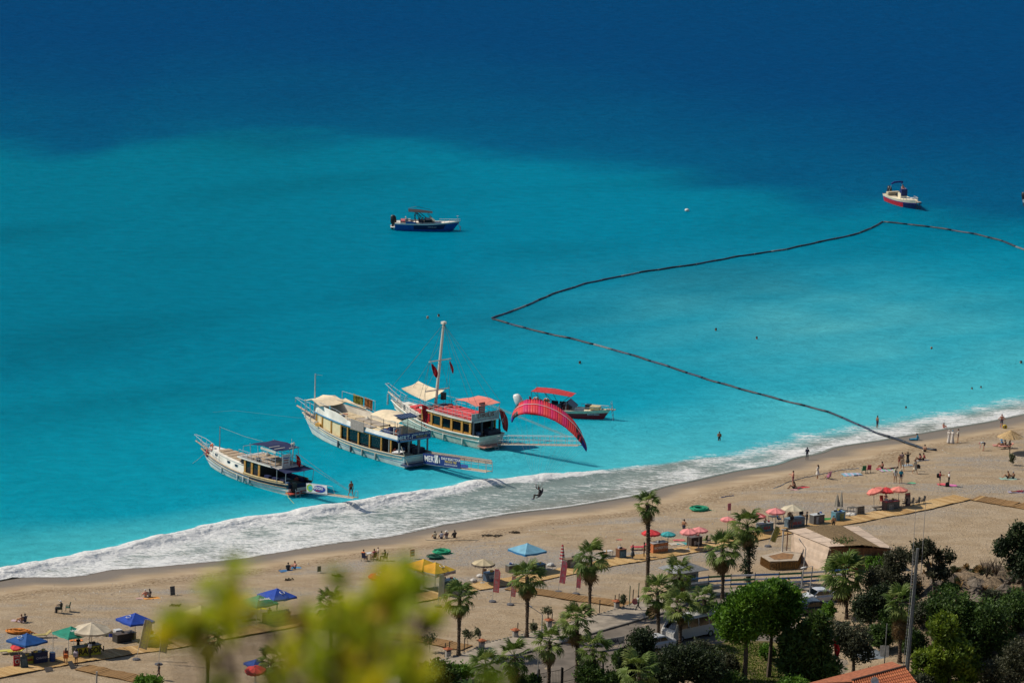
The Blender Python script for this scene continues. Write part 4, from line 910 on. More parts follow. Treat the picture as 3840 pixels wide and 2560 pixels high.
# ---------------------------------------------------------------- speedboats
def outboard(b, x, y, mat, tall=1.5, trim=.0):
 m = Matrix.Rotation(trim, 3, 'Y'); o = Vector((x, y, .55)); s_ = tall / 1.5
 def ringp(z, w_, l, dx=0): return [o + m @ Vector((dx + l * a * s_, w_ * c * s_, z * s_)) for a, c in ((-.9, -.5), (-1, 0), (-.9, .5), (-.3, 1), (.5, .95), (.85, .5), (.85, -.5), (.5, -.95), (-.3, -1))]
 mb = MB().loft([ringp(.0, .16, .22), ringp(.25, .30, .42, -.05), ringp(.7, .30, .46, -.1), ringp(1.15, .27, .40, -.18), ringp(1.35, .14, .22, -.24)], caps=True)
 q = b.part(mb, 'outboard_motor', mat, smooth=True)
 MB().box(o + m @ Vector((-.1, 0, -.35)), (.25, .12, .8), rot=m).build('leg', BLACK(), q); return q
def red_speedboat():
 b = Boat('speedboat', 'dark red speedboat with a flat red canopy and white outboard motor beside the sailing boat', 'boat', sea(1962, 1543), sea(2205, 1566), 2.9, (.95, .85, 1.25), stern_w=.85, rake=.09, full=2.6, L=9.6); b.o.scale = (1.1,) * 3
 L = b.L; C_ = M('gel_cream', (.72, .64, .46), .45, .1); DR = M('hull_maroon', (.36, .015, .025), .35, .15)
 b.hull([(-.5, 0), (0, 0), (.66, 1), (1.0, 1)], [DR, C_]); b.deck(.02, .99, -.12, C_, .02, name='deck')
 b.part(MB().slab(b.outline(.08, .62, .42, lambda t: b.z(t) - .10), .01), 'cockpit_floor', M('floor_brown', (.14, .10, .06), .8, .3))
 b.part(MB().slab(b.outline(.70, .88, .45, lambda t: b.z(t) - .10), .01), 'bow_well', M('dark_seat', (.03, .035, .06), .6))
 for i in range(4):
  for sd in (1, -1): b.part(MB().box((L * (.16 + i * .10), sd * .85, .98), (.8, .5, .35)).box((L * (.16 + i * .10), sd * 1.08, 1.2), (.8, .12, .4)), 'seat', M('seat_olive', (.12, .12, .07), .7, .3) if i < 2 else M('dark_seat', (.03, .035, .06), .6))
 b.part(MB().box((L * .55, 0, 1.15), (.7, 1.6, .7)), 'console', M('console_maroon', (.10, .012, .015), .5))
 b.part(MB().slab([(L * .56, 1.0, 1.85), (L * .56, -1.0, 1.85), (L * .66, -.9, 1.2), (L * .66, .9, 1.2)], .03), 'windscreen', glass('windscreen_glass', '#13202a'))
 b.part(MB().tube([(L * .56, 1.05, .95), (L * .565, 1.02, 1.88), (L * .565, -1.02, 1.88), (L * .56, -1.05, .95)], .03, 4), 'windscreen_frame', CHROME())
 zt = 2.75; b.part(cloth(sagged([(L * .13, 1.25, zt), (L * .13, -1.25, zt), (L * .62, -1.2, zt - .25), (L * .62, 1.2, zt - .25)], 9, -.03, .12)), 'canopy', RED())
 mb = MB()
 for sd in (1, -1):
  mb.bar((L * .15, sd * 1.25, .95), (L * .13, sd * 1.22, zt), .03, 4); mb.bar((L * .36, sd * 1.3, .9), (L * .16, sd * 1.22, zt), .03, 4); mb.bar((L * .40, sd * 1.3, .9), (L * .30, sd * 1.22, zt - .08), .03, 4); mb.bar((L * .40, sd * 1.3, .9), (L * .60, sd * 1.2, zt - .25), .03, 4)
 mb.bar((L * .14, .9, zt), (L * .12, .9, zt + .6), .015, 4).bar((L * .17, -.4, zt), (L * .18, -.4, zt + .5), .015, 4)
 b.part(mb, 'canopy_strut', M('frame_dark', (.12, .12, .12), .5), split=True)
 lifering(b.o, (L * .20, -1.35, 1.75), (.1, 1, .1), .34); lifering(b.o, (L * .33, -1.35, 1.75), (.1, 1, .1), .34)
 outboard(b, -.25, 0, M('outboard_white', (.75, .74, .69), .4, .1), 1.75, R(-18))
 hanging_flag('flag', '', (L * .06, .3, 1.9), .9, .5, (.9, -.2, 0), b.o, .15)
 b.part(MB().box((L * .895, 0, 1.28), (1.1, 1.0, .35)), 'sun_pad', M('pad_cream', (.55, .46, .24), .7)); b.rail(.66, .98, .08, lambda t: b.z(t), .38, CHROME(), 'bow_rail', n=5, mids=0)
 b.part(MB().box((L * .80, .3, 1.25), (.6, .8, .5)), 'bag', BLACK())
 b.part(MB().box((L * 1.09, 0, 1.22), (1.0, .5, .1)), 'bow_plank', M('bowsprit_wood', (.45, .36, .28), .6)); ladder(b.o, (L * 1.09, 0, 2.2), (L * 1.13, 0, -.4), .5, CHROME(), 6)
 rt = Vector((1, 0, 0)); up = Vector((0, 0, 1))
 p = b.pt(.42, .80, -1); lettering('SPEED BOAT - TAXI', .24, M('lettering_maroon', (.25, .03, .03), .6), b.o, (p.x, p.y - .03, .76), rt, up)
 p = b.pt(.85, .7, -1); q = b.pt(.93, .7, -1) - b.pt(.77, .7, -1); lettering('BURAK PERCIN', .2, M('lettering_white', (.75, .75, .75), .6), b.o, (p.x + .1, p.y - .10, .62), q, up)
 return b
REDB = red_speedboat()
def blue_speedboat():
 b = Boat('speedboat', 'blue speedboat with a wakeboard tower and grey bimini anchored off the beach', 'boat', sea(1482, 860), sea(1655, 864), 2.4, (.95, .95, 1.25), stern_w=.86, rake=.13, full=2.5, L=7.1); b.o.scale = (1.24,) * 3
 L = b.L; W = WHITE(); NV = M('hull_navy', (.008, .018, .085), .3, .2); BB = M('hull_cobalt', (.01, .10, .36), .35, .15)
 b.hull([(-.4, 1), (0, lambda t: 1), (.25, lambda t: 1 if t < .3 or t > .8 else 0), (.78, lambda t: 1 if t < .28 else 0), (.84, 2), (1.0, 2)], [NV, BB, W]); b.deck(.01, .99, -.06, W, .02)
 b.part(MB().slab(b.outline(.12, .60, .28, lambda t: b.z(t) - .05), .01), 'cockpit_floor', M('floor_grey', (.25, .25, .25), .8))
 b.part(MB().slab(b.outline(.62, .92, .32, lambda t: b.z(t) - .04), .02), 'bow_cover', M('cover_plum', (.05, .035, .05), .7, .2))
 b.walls(.10, .62, .20, lambda t: b.z(t) - .1, lambda t: b.z(t) + .14, M('coaming_grey', (.42, .38, .35), .6), 'coaming')
 for x, y, c in ((.22, .6, 'seat_grey'), (.22, -.6, 'seat_grey'), (.45, .5, 'dark_seat'), (.45, -.5, 'dark_seat')): b.part(MB().box((L * x, y, 1.08), (.6, .6, .3)).box((L * x - .3, y, 1.3), (.12, .6, .4)), 'seat', M(c, (.38, .36, .34), .7))
 b.part(MB().box((L * .13, 0, 1.05), (.5, 1.6, .35), 0), 'stern_cushion', M('cushion_rose', (.45, .11, .12), .7)); b.part(MB().box((L * .57, 0, 1.15), (.9, 1.7, .5)), 'console', BLACK())
 b.part(MB().slab([(L * .60, .95, 1.6), (L * .60, -.95, 1.6), (L * .69, -.8, 1.15), (L * .69, .8, 1.15)], .03), 'windscreen', glass('windscreen_glass'))
 zt = 2.25; mb = MB()
 for sd in (1, -1): mb.tube([(L * .36, sd * 1.1, 1.0), (L * .33, sd * 1.0, 1.6), (L * .36, sd * .9, zt + .1)], .05, 5).bar((L * .47, sd * 1.1, 1.05), (L * .36, sd * .95, zt), .04, 5).bar((L * .56, sd * 1.0, 1.25), (L * .37, sd * .9, zt), .04, 5).bar((L * .66, sd * .9, 1.2), (L * .55, sd * .9, zt - .05), .03, 5)
 mb.bar((L * .36, .9, zt + .1), (L * .36, -.9, zt + .1), .05, 5).tube([(L * .22, .9, zt + .25), (L * .36, .7, zt + .55), (L * .62, .9, zt + .15)], .02, 4); b.part(mb, 'tower_tube', M('tower_black', (.012, .014, .03), .4), split=True)
 b.part(cloth(sagged([(L * .22, 1.0, zt + .18), (L * .22, -1.0, zt + .18), (L * .64, -.85, zt), (L * .64, .85, zt)], 8, -.06)), 'bimini', M('bimini_grey', (.028, .024, .03), .8, .1))
 outboard(b, -.2, 0, BLACK(), 1.35, R(8)); b.part(MB().box((-.25, -.5, .35), (.7, .5, .1)).box((-.25, .5, .35), (.7, .5, .1)), 'swim_platform', W, split=True)
 b.part(MB().box((L * .27, -1.05, .9), (1.3, .06, .5)), 'side_panel', BB); p = b.pt(.62, .6, -1); lettering('SPEEDBOAT', .2, M('lettering_silver', (.4, .42, .45), .5), b.o, (p.x, p.y - .07, .55), (1, -.02, 0), (0, 0, 1))
 b.part(MB().bar((L * 1.08, 0, 1.2), (L * 1.08, 0, 1.85), .03, 4).ring((L * 1.08, 0, 1.85), .1, .03, 8, 4).bar((L * 1.08, 0, 1.2), (L * 1.13, 0, .3), .05, 4).box((L * 1.13, 0, .3), (.12, .3, .5)), 'anchor', M('anchor_grey', (.45, .47, .48), .5))
 b.part(MB().tube([(L * 1.05, 0, 1.0), (L * 1.0, -.1, .3), (L * 1.15, -.4, -.1)], .015, 4), 'anchor_line', ROPE()); b.rail(.72, 1.0, .06, lambda t: b.z(t), .22, CHROME(), 'bow_rail', n=4, mids=0)
 return b
BLUEB = blue_speedboat()
def white_red_boat():
 b = Boat('motorboat', 'small white motorboat with a red hull side and folded navy bimini near the float line', 'boat', sea(3336, 752), sea(3452, 792), 2.1, (.85, .80, 1.1), stern_w=.85, rake=.10, full=2.6, L=5.8); b.o.scale = (1.42,) * 3
 L = b.L; W = M('gel_ivory', (.75, .67, .50), .45, .1); RD = M('hull_red', (.48, .02, .03), .35, .15); NV = M('hull_navy'); PU = M('hull_purple', (.07, .03, .20), .4)
 b.hull([(-.4, 1), (0, lambda t: 1 if t < .72 else 2), (.58, 3), (.68, 0), (1.0, 0)], [W, RD, NV, PU]); b.deck(.01, .99, -.05, W, .02)
 b.part(MB().slab(b.outline(.1, .6, .28, lambda t: b.z(t) - .04), .01), 'cockpit_floor', M('floor_tan', (.42, .33, .22), .8)); b.part(MB().slab(b.outline(.66, .9, .25, lambda t: b.z(t) - .03), .01), 'bow_pad', M('pad_tan', (.5, .42, .28), .8))
 b.part(MB().box((L * .12, 0, .98), (.5, 1.5, .35)), 'stern_seat', M('pad_tan')); b.part(MB().box((L * .52, -.1, 1.05), (.65, .8, .75)), 'console', W); b.part(MB().box((L * .56, -.1, 1.5), (.45, .75, .75)), 'console_cover', M('cover_navy', (.012, .025, .12), .7))
 b.part(MB().box((L * .34, .1, 1.0), (.45, .7, .3)), 'helm_seat', BLACK()); outboard(b, -.15, 0, BLACK(), 1.2, R(10))
 zt = 2.45; mb = MB().tube([(L * .14, 1.0, zt - .35), (L * .2, .9, zt - .15), (L * .3, .2, zt), (L * .33, -.6, zt), (L * .34, -.95, zt - .15)], .11, 6); b.part(mb, 'folded_bimini', M('cover_navy2', (.012, .035, .20), .7))
 mb = MB()
 for sd in (1, -1): mb.bar((L * .2, sd * .95, .85), (L * (.16 if sd > 0 else .34), sd * .98, zt - .3), .02, 4)
 b.part(mb, 'bimini_strut', CHROME(), split=True); b.rail(.66, 1.0, .06, lambda t: b.z(t), .3, CHROME(), 'bow_rail', n=5, mids=0)
 b.part(MB().box((L * 1.12, 0, .95), (.7, .4, .08)), 'bow_plank', M('bowsprit_wood')); ladder(b.o, (L * 1.12, 0, 1.0), (L * 1.14, 0, .1), .4, BLACK(), 4)
 b.part(MB().box((L * .80, .2, 1.06), (.3, .3, .06)), 'hatch', M('hatch_white', (.75, .75, .75), .3)); return b
WRB = white_red_boat()
def edge_boat():
 b = Boat('motorboat', 'grey stern of a motorboat cut off by the right edge of the picture', 'boat', sea(3846, 772), sea(3960, 785), 2.0, (.85, .8, 1.1), stern_w=.85, L=5.5); b.o.scale = (1.35,) * 3
 b.hull([(-.4, 0), (0, 0), (.6, 1), (1.0, 1)], [M('hull_grey', (.12, .14, .15), .5), WHITE()]); b.deck(.02, .98, -.05, WHITE(), .02); outboard(b, -.1, 0, BLACK(), 1.2, 0); b.rail(.5, 1.0, .06, lambda t: b.z(t), .3, CHROME(), 'bow_rail', n=4, mids=0)
edge_boat()

# ---------------------------------------------------------------- float lines round the swimming area
k_ = 3840 / 2352
LINES = [('floating barrier of dark pipes running out to the corner nearest the small motorboat', [(1130, 731), (1200, 706), (1270, 675), (1350, 650), (1480, 624), (1600, 607), (1690, 590), (1800, 574), (1900, 552), (1960, 540), (2000, 525), (2027, 510)]),
         ('floating barrier of dark pipes leading to the right edge of the picture', [(2030, 510), (2100, 517), (2170, 526), (2250, 540), (2300, 553), (2352, 574), (2440, 610)]),
         ('floating barrier of dark pipes coming ashore across the surf', [(1132, 733), (1230, 760), (1330, 782), (1440, 812), (1530, 840), (1620, 870), (1700, 893), (1800, 920), (1900, 945), (1960, 970), (2010, 993), (2060, 1010), (2115, 1030), (2150, 1035)])]
PIPE = [M('pipe_dark', (.012, .02, .035), .5, .3), M('pipe_navy', (.02, .035, .07), .5, .3), M('pipe_worn', (.12, .14, .15), .6, .3)]
for lab, pts in LINES:
 w3 = []
 for x, y in pts:
  p = at_z(x * k_, y * k_, .06)
  if float(sdist(p.x, p.y)) > -1: q = at(x * k_, y * k_); p = q + Vector((0, 0, .1))
  w3.append(p)
 seg_ = np.r_[0, np.cumsum([(b - a).length for a, b in zip(w3[:-1], w3[1:])])]; W3 = np.array([tuple(p) for p in w3])
 o = thing('float_line', lab, 'float line', w3[0], 0, 'floating barriers round the swimming area')
 s0 = 0.0
 while s0 < seg_[-1] - .5:
  ln_ = random.uniform(3.2, 4.6); m_ = PIPE[2] if random.random() < .04 else PIPE[random.random() < .35]
  ss_ = np.linspace(s0, min(s0 + ln_, seg_[-1]), 5)
  pp = [Vector([np.interp(q, seg_, W3[:, i]) for i in range(3)]) - w3[0] for q in ss_]
  for j in range(5): pp[j] += Vector((0, .12 * math.sin(ss_[j] * .9), .02 * math.sin(ss_[j] * 1.3)))
  MB().tube(pp, .17, 6).build('float_pipe', m_, o, smooth=True)
  s0 += ln_ + .12
o = MB().lathe([(.05, -.1), (.3, 0), (.38, .15), (.3, .34), (.05, .42)], 10).build('mooring_buoy', M('buoy_white', (.62, .62, .58), .6), None, smooth=True); o.location = sea(2576, 792); tag(o, 'small white mooring buoy alone on the open water', 'buoy')

# ---------------------------------------------------------------- paraglider
def paraglider():
 D0 = 462.0
 pil = at_d(2018, 1846, D0)
 o = thing('paraglider', 'red paraglider wing with black and blue tips flying low over the surf', 'paraglider', pil)
 rt, up = AR, AU
 WP = [(1921, 1572), (1928, 1552), (1945, 1537), (1972, 1528), (2008, 1529), (2045, 1538), (2083, 1554), (2120, 1578), (2152, 1608), (2177, 1640), (2198, 1680)]
 cl = np.array([tuple(at_d(x, y, D0 + 1.2 - 2.6 * i / 10) - pil) for i, (x, y) in enumerate(WP)]); cs_ = np.r_[0, np.cumsum(np.linalg.norm(np.diff(cl, axis=0), axis=1))]
 def mid(f): return Vector([np.interp(f * cs_[-1], cs_, cl[:, i]) for i in range(3)])
 tow = Vector((0, -1, 0)); til = R(28); NC = 38; c = Vector((0, -math.cos(til), -math.sin(til)))
 prof = [(0, 0), (.03, .045), (.10, .075), (.25, .10), (.45, .09), (.70, .05), (1, .004), (.70, -.005), (.45, -.02), (.2, -.03), (.05, -.025)]
 def rib(k):
  f = min(1, max(0, k / NC)); sp = abs(2 * f - 1); ch = 2.4 * (1 - .5 * sp ** 3); ta = (mid(min(1, f + .05)) - mid(max(0, f - .05))).normalized()
  d = ta.cross(c).normalized(); d = d if d.z > 0 or f < .1 else -d; d = d if d.dot(Vector((-.3 if f < .1 else .2, -.2, 1))) > 0 else -d; base = mid(f)
  return [base + c * (ch * (.42 - x)) + d * (z * ch) for x, z in prof], d, base, ch
 reds = [(.90, .10, .10), (.85, .05, .14), (.78, .05, .21), (.88, .07, .11)]
 mats = [M('wing_red%d' % i, q, 0.55, .08, 2, trans=.4) for i, q in enumerate(reds)]; BK = M('wing_black', (.012, .008, .014), .55); BU = M('wing_blue', (.02, .03, .33), .5, trans=.2); MG = M('wing_crimson', (.34, .015, .05), .5)
 for k in range(NC):
  r0, d0_, b0, c0 = rib(k); r1, d1_, b1, c1 = rib(k + 1); rm = [(p + q) / 2 + (d0_ + d1_) * (.5 * .03 if 0 < i < 6 else 0) for i, (p, q) in enumerate(zip(r0, r1))]
  f = (k + .5) / NC
  if f < .05 or f > .90: ms = [BU, MG]
  elif f < .12: ms = [BK, mats[0]]
  elif f > .82: ms = [BK, mats[3]] if k % 2 else [mats[3], BK]
  elif f > .68: ms = [mats[0], BK]
  else: ms = [mats[(k * 3 + k // 4) % 4], mats[k % 2]]
  mb = MB(); nn = len(prof)
  for ra, rb in ((r0, rm), (rm, r1)):
   fs = [(i, (i + 1) % nn, nn + (i + 1) % nn, nn + i) for i in range(nn)]; o_ = len(mb.v); mb.add(list(ra) + list(rb), fs)
   for i in range(nn): mb.m[len(mb.m) - nn + i] = 1 if (i in (3, 4) and (f > .78 or f < .12)) else 0
  mb.build('wing_cell', ms, o, smooth=True)
 # pale trim line along the top
 tr = []
 for k in range(int(NC * .10), NC - 3):
  r_, d_, b_, c_ = rib(k + .5); tr.append(b_ + c * (c_ * -.12) + d_ * (.105 * c_ + .03))
 MB().tube(tr, .03, 4).build('trim_stripe', M('wing_white', (.62, .58, .6), .6), o)
 lw_ = M('lines_white', (.7, .7, .68), .6); mb = MB()
 for k in range(1, NC, 3):
  r_, d_, b_, c_ = rib(k)
  for x in (.25, .6):
   e = Vector((.22 if k > NC / 2 else -.22, 0, .55)); mb.bar(b_ + c * (c_ * (.42 - x)), e, .004, 3)
 mb.build('suspension_lines', lw_, o, kind='stuff')
 MB().box((-.22, 0, .45), (.03, .04, .4)).box((.22, 0, .45), (.03, .04, .4)).build('riser', BLACK(), o, split=True)
 # harness pod
 hm = M('harness_navy', (.012, .012, .03), .6, .3)
 MB().loft([[Vector((x + r * math.cos(q) * .5, r * math.sin(q), z + r * math.cos(q) * .3)) for q in np.linspace(0, 2 * math.pi, 9)[:-1]] for x, z, r in ((.42, .45, .12), (.40, .2, .24), (.30, -.15, .28), (.12, -.42, .26), (-.12, -.5, .18))], caps=True).build('harness', hm, o, smooth=True)
 return pil
PILOT = paraglider()
# ================================================================== people
def skeleton(pose, arms):
 J = {}
 def leg(i, hip, knee, ank, toe): J['hip%d' % i] = hip; J['knee%d' % i] = knee; J['ank%d' % i] = ank; J['toe%d' % i] = toe
 if pose in ('stand', 'walk', 'wade'):
  J.update(pel=(0, 0, .93), wai=(0, 0, 1.10), che=(0, 0, 1.30), nec=(0, 0, 1.46), hea=(.02, 0, 1.60))
  for i, sd in ((0, 1), (1, -1)):
   if pose == 'walk':
    f = .24 if i == 0 else -.20; leg(i, (0, sd * .09, .90), (f * .75 + .04, sd * .09, .49), (f * 1.5 - (.0 if i == 0 else .12), sd * .09, .08 if i == 0 else .16), (f * 1.5 + .14 - (.0 if i == 0 else .06), sd * .10, .03))
   else: leg(i, (0, sd * .09, .90), (.03, sd * .11, .49), (0, sd * .13, .08), (.15, sd * .15, .03))
  base = 0
 elif pose in ('sit', 'sit_out'):
  J.update(pel=(0, 0, .13), wai=(-.06, 0, .30), che=(-.08, 0, .50), nec=(-.03, 0, .67), hea=(.02, 0, .80))
  for i, sd in ((0, 1), (1, -1)):
   if pose == 'sit': leg(i, (0, sd * .09, .13), (.36, sd * .14, .42), (.60, sd * .13, .08), (.74, sd * .14, .04))
   else: leg(i, (0, sd * .09, .13), (.44, sd * .10, .13), (.86, sd * .10, .08), (.90, sd * .12, .2))
  base = -.80
 elif pose == 'chair':
  J.update(pel=(0, 0, .52), wai=(-.05, 0, .68), che=(-.08, 0, .90), nec=(-.05, 0, 1.06), hea=(0, 0, 1.19))
  for i, sd in ((0, 1), (1, -1)): leg(i, (0, sd * .09, .52), (.43, sd * .12, .52), (.45, sd * .12, .10), (.6, sd * .13, .04))
  base = -.40
 elif pose == 'bend':
  J.update(pel=(-.08, 0, .90), wai=(.06, 0, 1.0), che=(.28, 0, 1.0), nec=(.42, 0, .95), hea=(.55, 0, .90))
  for i, sd in ((0, 1), (1, -1)): leg(i, (-.08, sd * .09, .88), (.05, sd * .10, .48), (0, sd * .12, .08), (.15, sd * .13, .03))
  J.update(sh0=(.33, .17, .97), el0=(.42, .2, .68), ha0=(.48, .14, .44), sh1=(.33, -.17, .97), el1=(.42, -.2, .68), ha1=(.48, -.14, .44)); return J
 elif pose == 'lie':
  J.update(pel=(0, 0, .12), wai=(.18, 0, .12), che=(.40, 0, .14), nec=(.58, 0, .16), hea=(.72, 0, .18))
  for i, sd in ((0, 1), (1, -1)): leg(i, (0, sd * .09, .12), (-.42, sd * .11, .12), (-.84, sd * .12, .08), (-.9, sd * .12, .2))
  J.update(sh0=(.48, .18, .14), el0=(.3, .3, .10), ha0=(.08, .26, .08), sh1=(.48, -.18, .14), el1=(.3, -.3, .10), ha1=(.08, -.26, .08)); return J
 elif pose == 'swim':
  J.update(pel=(-.35, 0, -.62), wai=(-.22, 0, -.48), che=(-.06, 0, -.26), nec=(.0, 0, -.03), hea=(.04, 0, .12))
  for i, sd in ((0, 1), (1, -1)): leg(i, (-.36, sd * .09, -.64), (-.6, sd * .12, -.9), (-.9, sd * .12, -1.1), (-1., sd * .12, -1.15))
  J.update(sh0=(0, .18, -.08), el0=(.2, .33, -.10), ha0=(.42, .25, -.06), sh1=(0, -.18, -.08), el1=(.2, -.33, -.10), ha1=(.42, -.25, -.06)); return J
 elif pose == 'hang':                                                   # slung in a paraglider harness
  J.update(pel=(0, 0, -.25), wai=(-.08, 0, -.08), che=(-.12, 0, .16), nec=(-.06, 0, .33), hea=(.0, 0, .47))
  for i, sd in ((0, 1), (1, -1)): leg(i, (.02, sd * .10, -.28), (.40, sd * .13, -.16 - i * .06), (.50, sd * .12, -.58 - i * .05), (.66, sd * .13, -.60 - i * .05))
  J.update(sh0=(-.10, .18, .27), el0=(.08, .34, .42), ha0=(.12, .32, .74), sh1=(-.10, -.18, .27), el1=(.15, -.30, .40), ha1=(.2, -.26, .70)); return J
 bx, bz = J['che'][0], J['che'][2]
 for i, sd in ((0, 1), (1, -1)):
  J['sh%d' % i] = (bx, sd * .18, bz + .10)
  a = arms if isinstance(arms, str) else arms[i]
  el, ha = {'down': ((bx - .02, sd * .25, bz - .18), (bx + .08, sd * .25, bz - .43)), 'hips': ((bx - .05, sd * .42, bz - .16), (bx + .06, sd * .17, bz - .30)),
                  'fold': ((bx + .05, sd * .25, bz - .16), (bx + .27, sd * .05, bz - .10)), 'up': ((bx + .10, sd * .33, bz + .24), (bx + .14, sd * .24, bz + .48)),
                  'head': ((bx + .05, sd * .40, bz + .22), (bx + .06, sd * .14, bz + .33)), 'fwd': ((bx + .18, sd * .2, bz - .06), (bx + .45, sd * .16, bz - .02)),
                  'knee': ((bx + .20, sd * .24, bz - .06), (bx + .44, sd * .15, bz - .08)), 'prop': ((bx - .16, sd * .24, bz - .16), (bx - .22, sd * .26, max(.05, bz - .46)))}[a]
  J['el%d' % i] = el; J['ha%d' % i] = ha
 return J
def capsule(mb, a, b, ra, rb, n=8):
 a, b = Vector(a), Vector(b); d = (b - a)
 L_ = max(d.length, 1e-4); d = d / L_ if d.length > 1e-6 else Vector((0, 0, 1)); u = d.orthogonal().normalized(); w_ = d.cross(u); rings = []
 for c, r, s_, lst in ((a, ra, -1, (1.0, .92, .6, .0)), (b, rb, 1, (.0, .6, .92, 1.0))):
  for f in lst:
   q = math.sqrt(max(0, 1 - f * f)) * r; q = max(q, r * .08)
   rings.append([c + d * (s_ * f * r) + (u * math.cos(2 * math.pi * k / n) + w_ * math.sin(2 * math.pi * k / n)) * q for k in range(n)])
 mb.loft(rings, caps=True)
_BODY = {}
def body(pose, arms, dress=None, hairlong=False):
 key = (pose, arms, dress, hairlong)
 if key in _BODY: return _BODY[key]
 J = {k: Vector(v) for k, v in skeleton(pose, arms).items()}; caps = []
 def c(a, b, ra, rb, reg): caps.append((J[a] if isinstance(a, str) else Vector(a), J[b] if isinstance(b, str) else Vector(b), ra, rb, reg))
 fw = (J['hea'] - J['nec']).normalized()
 for y in (-.06, .06):
  o_ = Vector((0, y, 0)); c(J['pel'] + o_, J['wai'] + o_ * .8, .115, .105, 'bottom'); c(J['wai'] + o_ * .8, J['che'] + o_ * 1.3, .105, .12, 'top')
 c(J['sh0'], J['sh1'], .075, .075, 'top'); c('che', 'nec', .10, .06, 'top'); c('nec', 'hea', .052, .055, 'skin')
 h = J['hea']; c(h + Vector((.02, 0, -.045)), h + Vector((0, 0, .03)), .072, .092, 'skin'); c(h + Vector((.10, 0, -.03)), h + Vector((.085, 0, .01)), .02, .016, 'skin')
 for y in (.09, -.09): c(h + Vector((0, y, -.03)), h + Vector((0, y, .0)), .02, .024, 'skin')
 c(h + Vector((-.03, 0, .03)), h + Vector((-.005, 0, .06)), .098, .092, 'hair')
 if hairlong: c(h + Vector((-.07, 0, 0)), J['che'] + Vector((-.12, 0, .02)), .085, .06, 'hair')
 for i in (0, 1):
  s_ = str(i); c('sh' + s_, 'el' + s_, .058, .046, 'uparm'); c('el' + s_, 'ha' + s_, .044, .032, 'forearm')
  hd = (J['ha' + s_] - J['el' + s_]).normalized(); hp = J['ha' + s_]
  sdv = Vector((0, 1 if i else -1, 0)); c(hp, hp + hd * .09, .036, .03, 'skin'); c(hp + sdv * .02, hp + hd * .05 + sdv * .05, .016, .014, 'skin')
  for q in (-.024, -.008, .008, .024): c(hp + hd * .08 + Vector((q, 0, 0)), hp + hd * (.155 - abs(q + .004) * .7) + Vector((q * 1.3, 0, -.008)), .012, .010, 'skin')
  c('hip' + s_, 'knee' + s_, .085, .058, 'thigh'); c('knee' + s_, 'ank' + s_, .056, .038, 'shin'); c('ank' + s_, 'toe' + s_, .042, .034, 'foot')
 if dress:
  lo = .14 if dress == 'long' else .55
  if pose in ('stand', 'walk'):
   for k in range(8):
    q = k * math.pi / 4; c((0, 0, 1.0), (.17 * math.cos(q), .17 * math.sin(q), lo), .12, .10, 'dress')
   c((0, 0, 1.0), (0, 0, lo), .12, .2, 'dress')
  else:
   kn = (J['knee0'] + J['knee1']) / 2; an = (J['ank0'] + J['ank1']) / 2
   c(J['pel'], kn, .16, .15, 'dress'); c(kn, an, .15, .11, 'dress'); c(J['pel'], (J['pel'] + kn) / 2 * .9, .2, .18, 'dress')
 mb = MB()
 for a, b, ra, rb, reg in caps: capsule(mb, a, b, ra, rb)
 o = mb.build('tmp', M('skin_tmp', (.4, .25, .15))); m = o.modifiers.new('r', 'REMESH'); m.mode = 'VOXEL'; m.voxel_size = .022
 sm = o.modifiers.new('s', 'SMOOTH'); sm.iterations = 2; sm.factor = .5
 dg = bpy.context.evaluated_depsgraph_get(); me = bpy.data.meshes.new_from_object(o.evaluated_get(dg)); bpy.data.objects.remove(o)
 co = np.empty(len(me.vertices) * 3, np.float32); me.vertices.foreach_get('co', co); co = co.reshape(-1, 3)
 best = np.full(len(co), 1e9); idx = np.zeros(len(co), int); tpar = np.zeros(len(co))
 for k, (a, b, ra, rb, reg) in enumerate(caps):
  a_, b_ = np.array(a), np.array(b); ab = b_ - a_; t = np.clip(((co - a_) @ ab) / max(ab @ ab, 1e-9), 0, 1)
  d = np.linalg.norm(co - (a_ + t[:, None] * ab), axis=1) - (ra + (rb - ra) * t) - (.012 if reg == 'hair' else 0); mk = d < best; best[mk] = d[mk]; idx[mk] = k; tpar[mk] = t[mk]
 regs = np.array([q[4] for q in caps])[idx]
 _BODY[key] = (me, regs, tpar, J); return _BODY[key]
PMAT = None
def person_mat():
 global PMAT
 if PMAT: return PMAT
 m = bpy.data.materials.new('skin_and_clothes'); m.use_nodes = True; t = m.node_tree; b = t.nodes['Principled BSDF']; a = t.nodes.new('ShaderNodeAttribute'); a.attribute_name = 'cloth'
 n = t.nodes.new('ShaderNodeTexNoise'); n.inputs['Scale'].default_value = 9; mr = t.nodes.new('ShaderNodeMapRange'); mr.inputs['To Min'].default_value = .75; mr.inputs['To Max'].default_value = 1.2
 x = t.nodes.new('ShaderNodeMix'); x.data_type = 'RGBA'; x.blend_type = 'MULTIPLY'; x.inputs[0].default_value = 1
 t.links.new(n.outputs['Fac'], mr.inputs['Value']); t.links.new(a.outputs['Color'], x.inputs[6]); t.links.new(mr.outputs[0], x.inputs[7]); t.links.new(x.outputs[2], b.inputs['Base Color']); b.inputs['Roughness'].default_value = .7
 PMAT = m; return m
SKIN = {'fair': (.52, .30, .20), 'tan': (.38, .18, .09), 'brown': (.22, .10, .05), 'pink': (.58, .26, .18)}
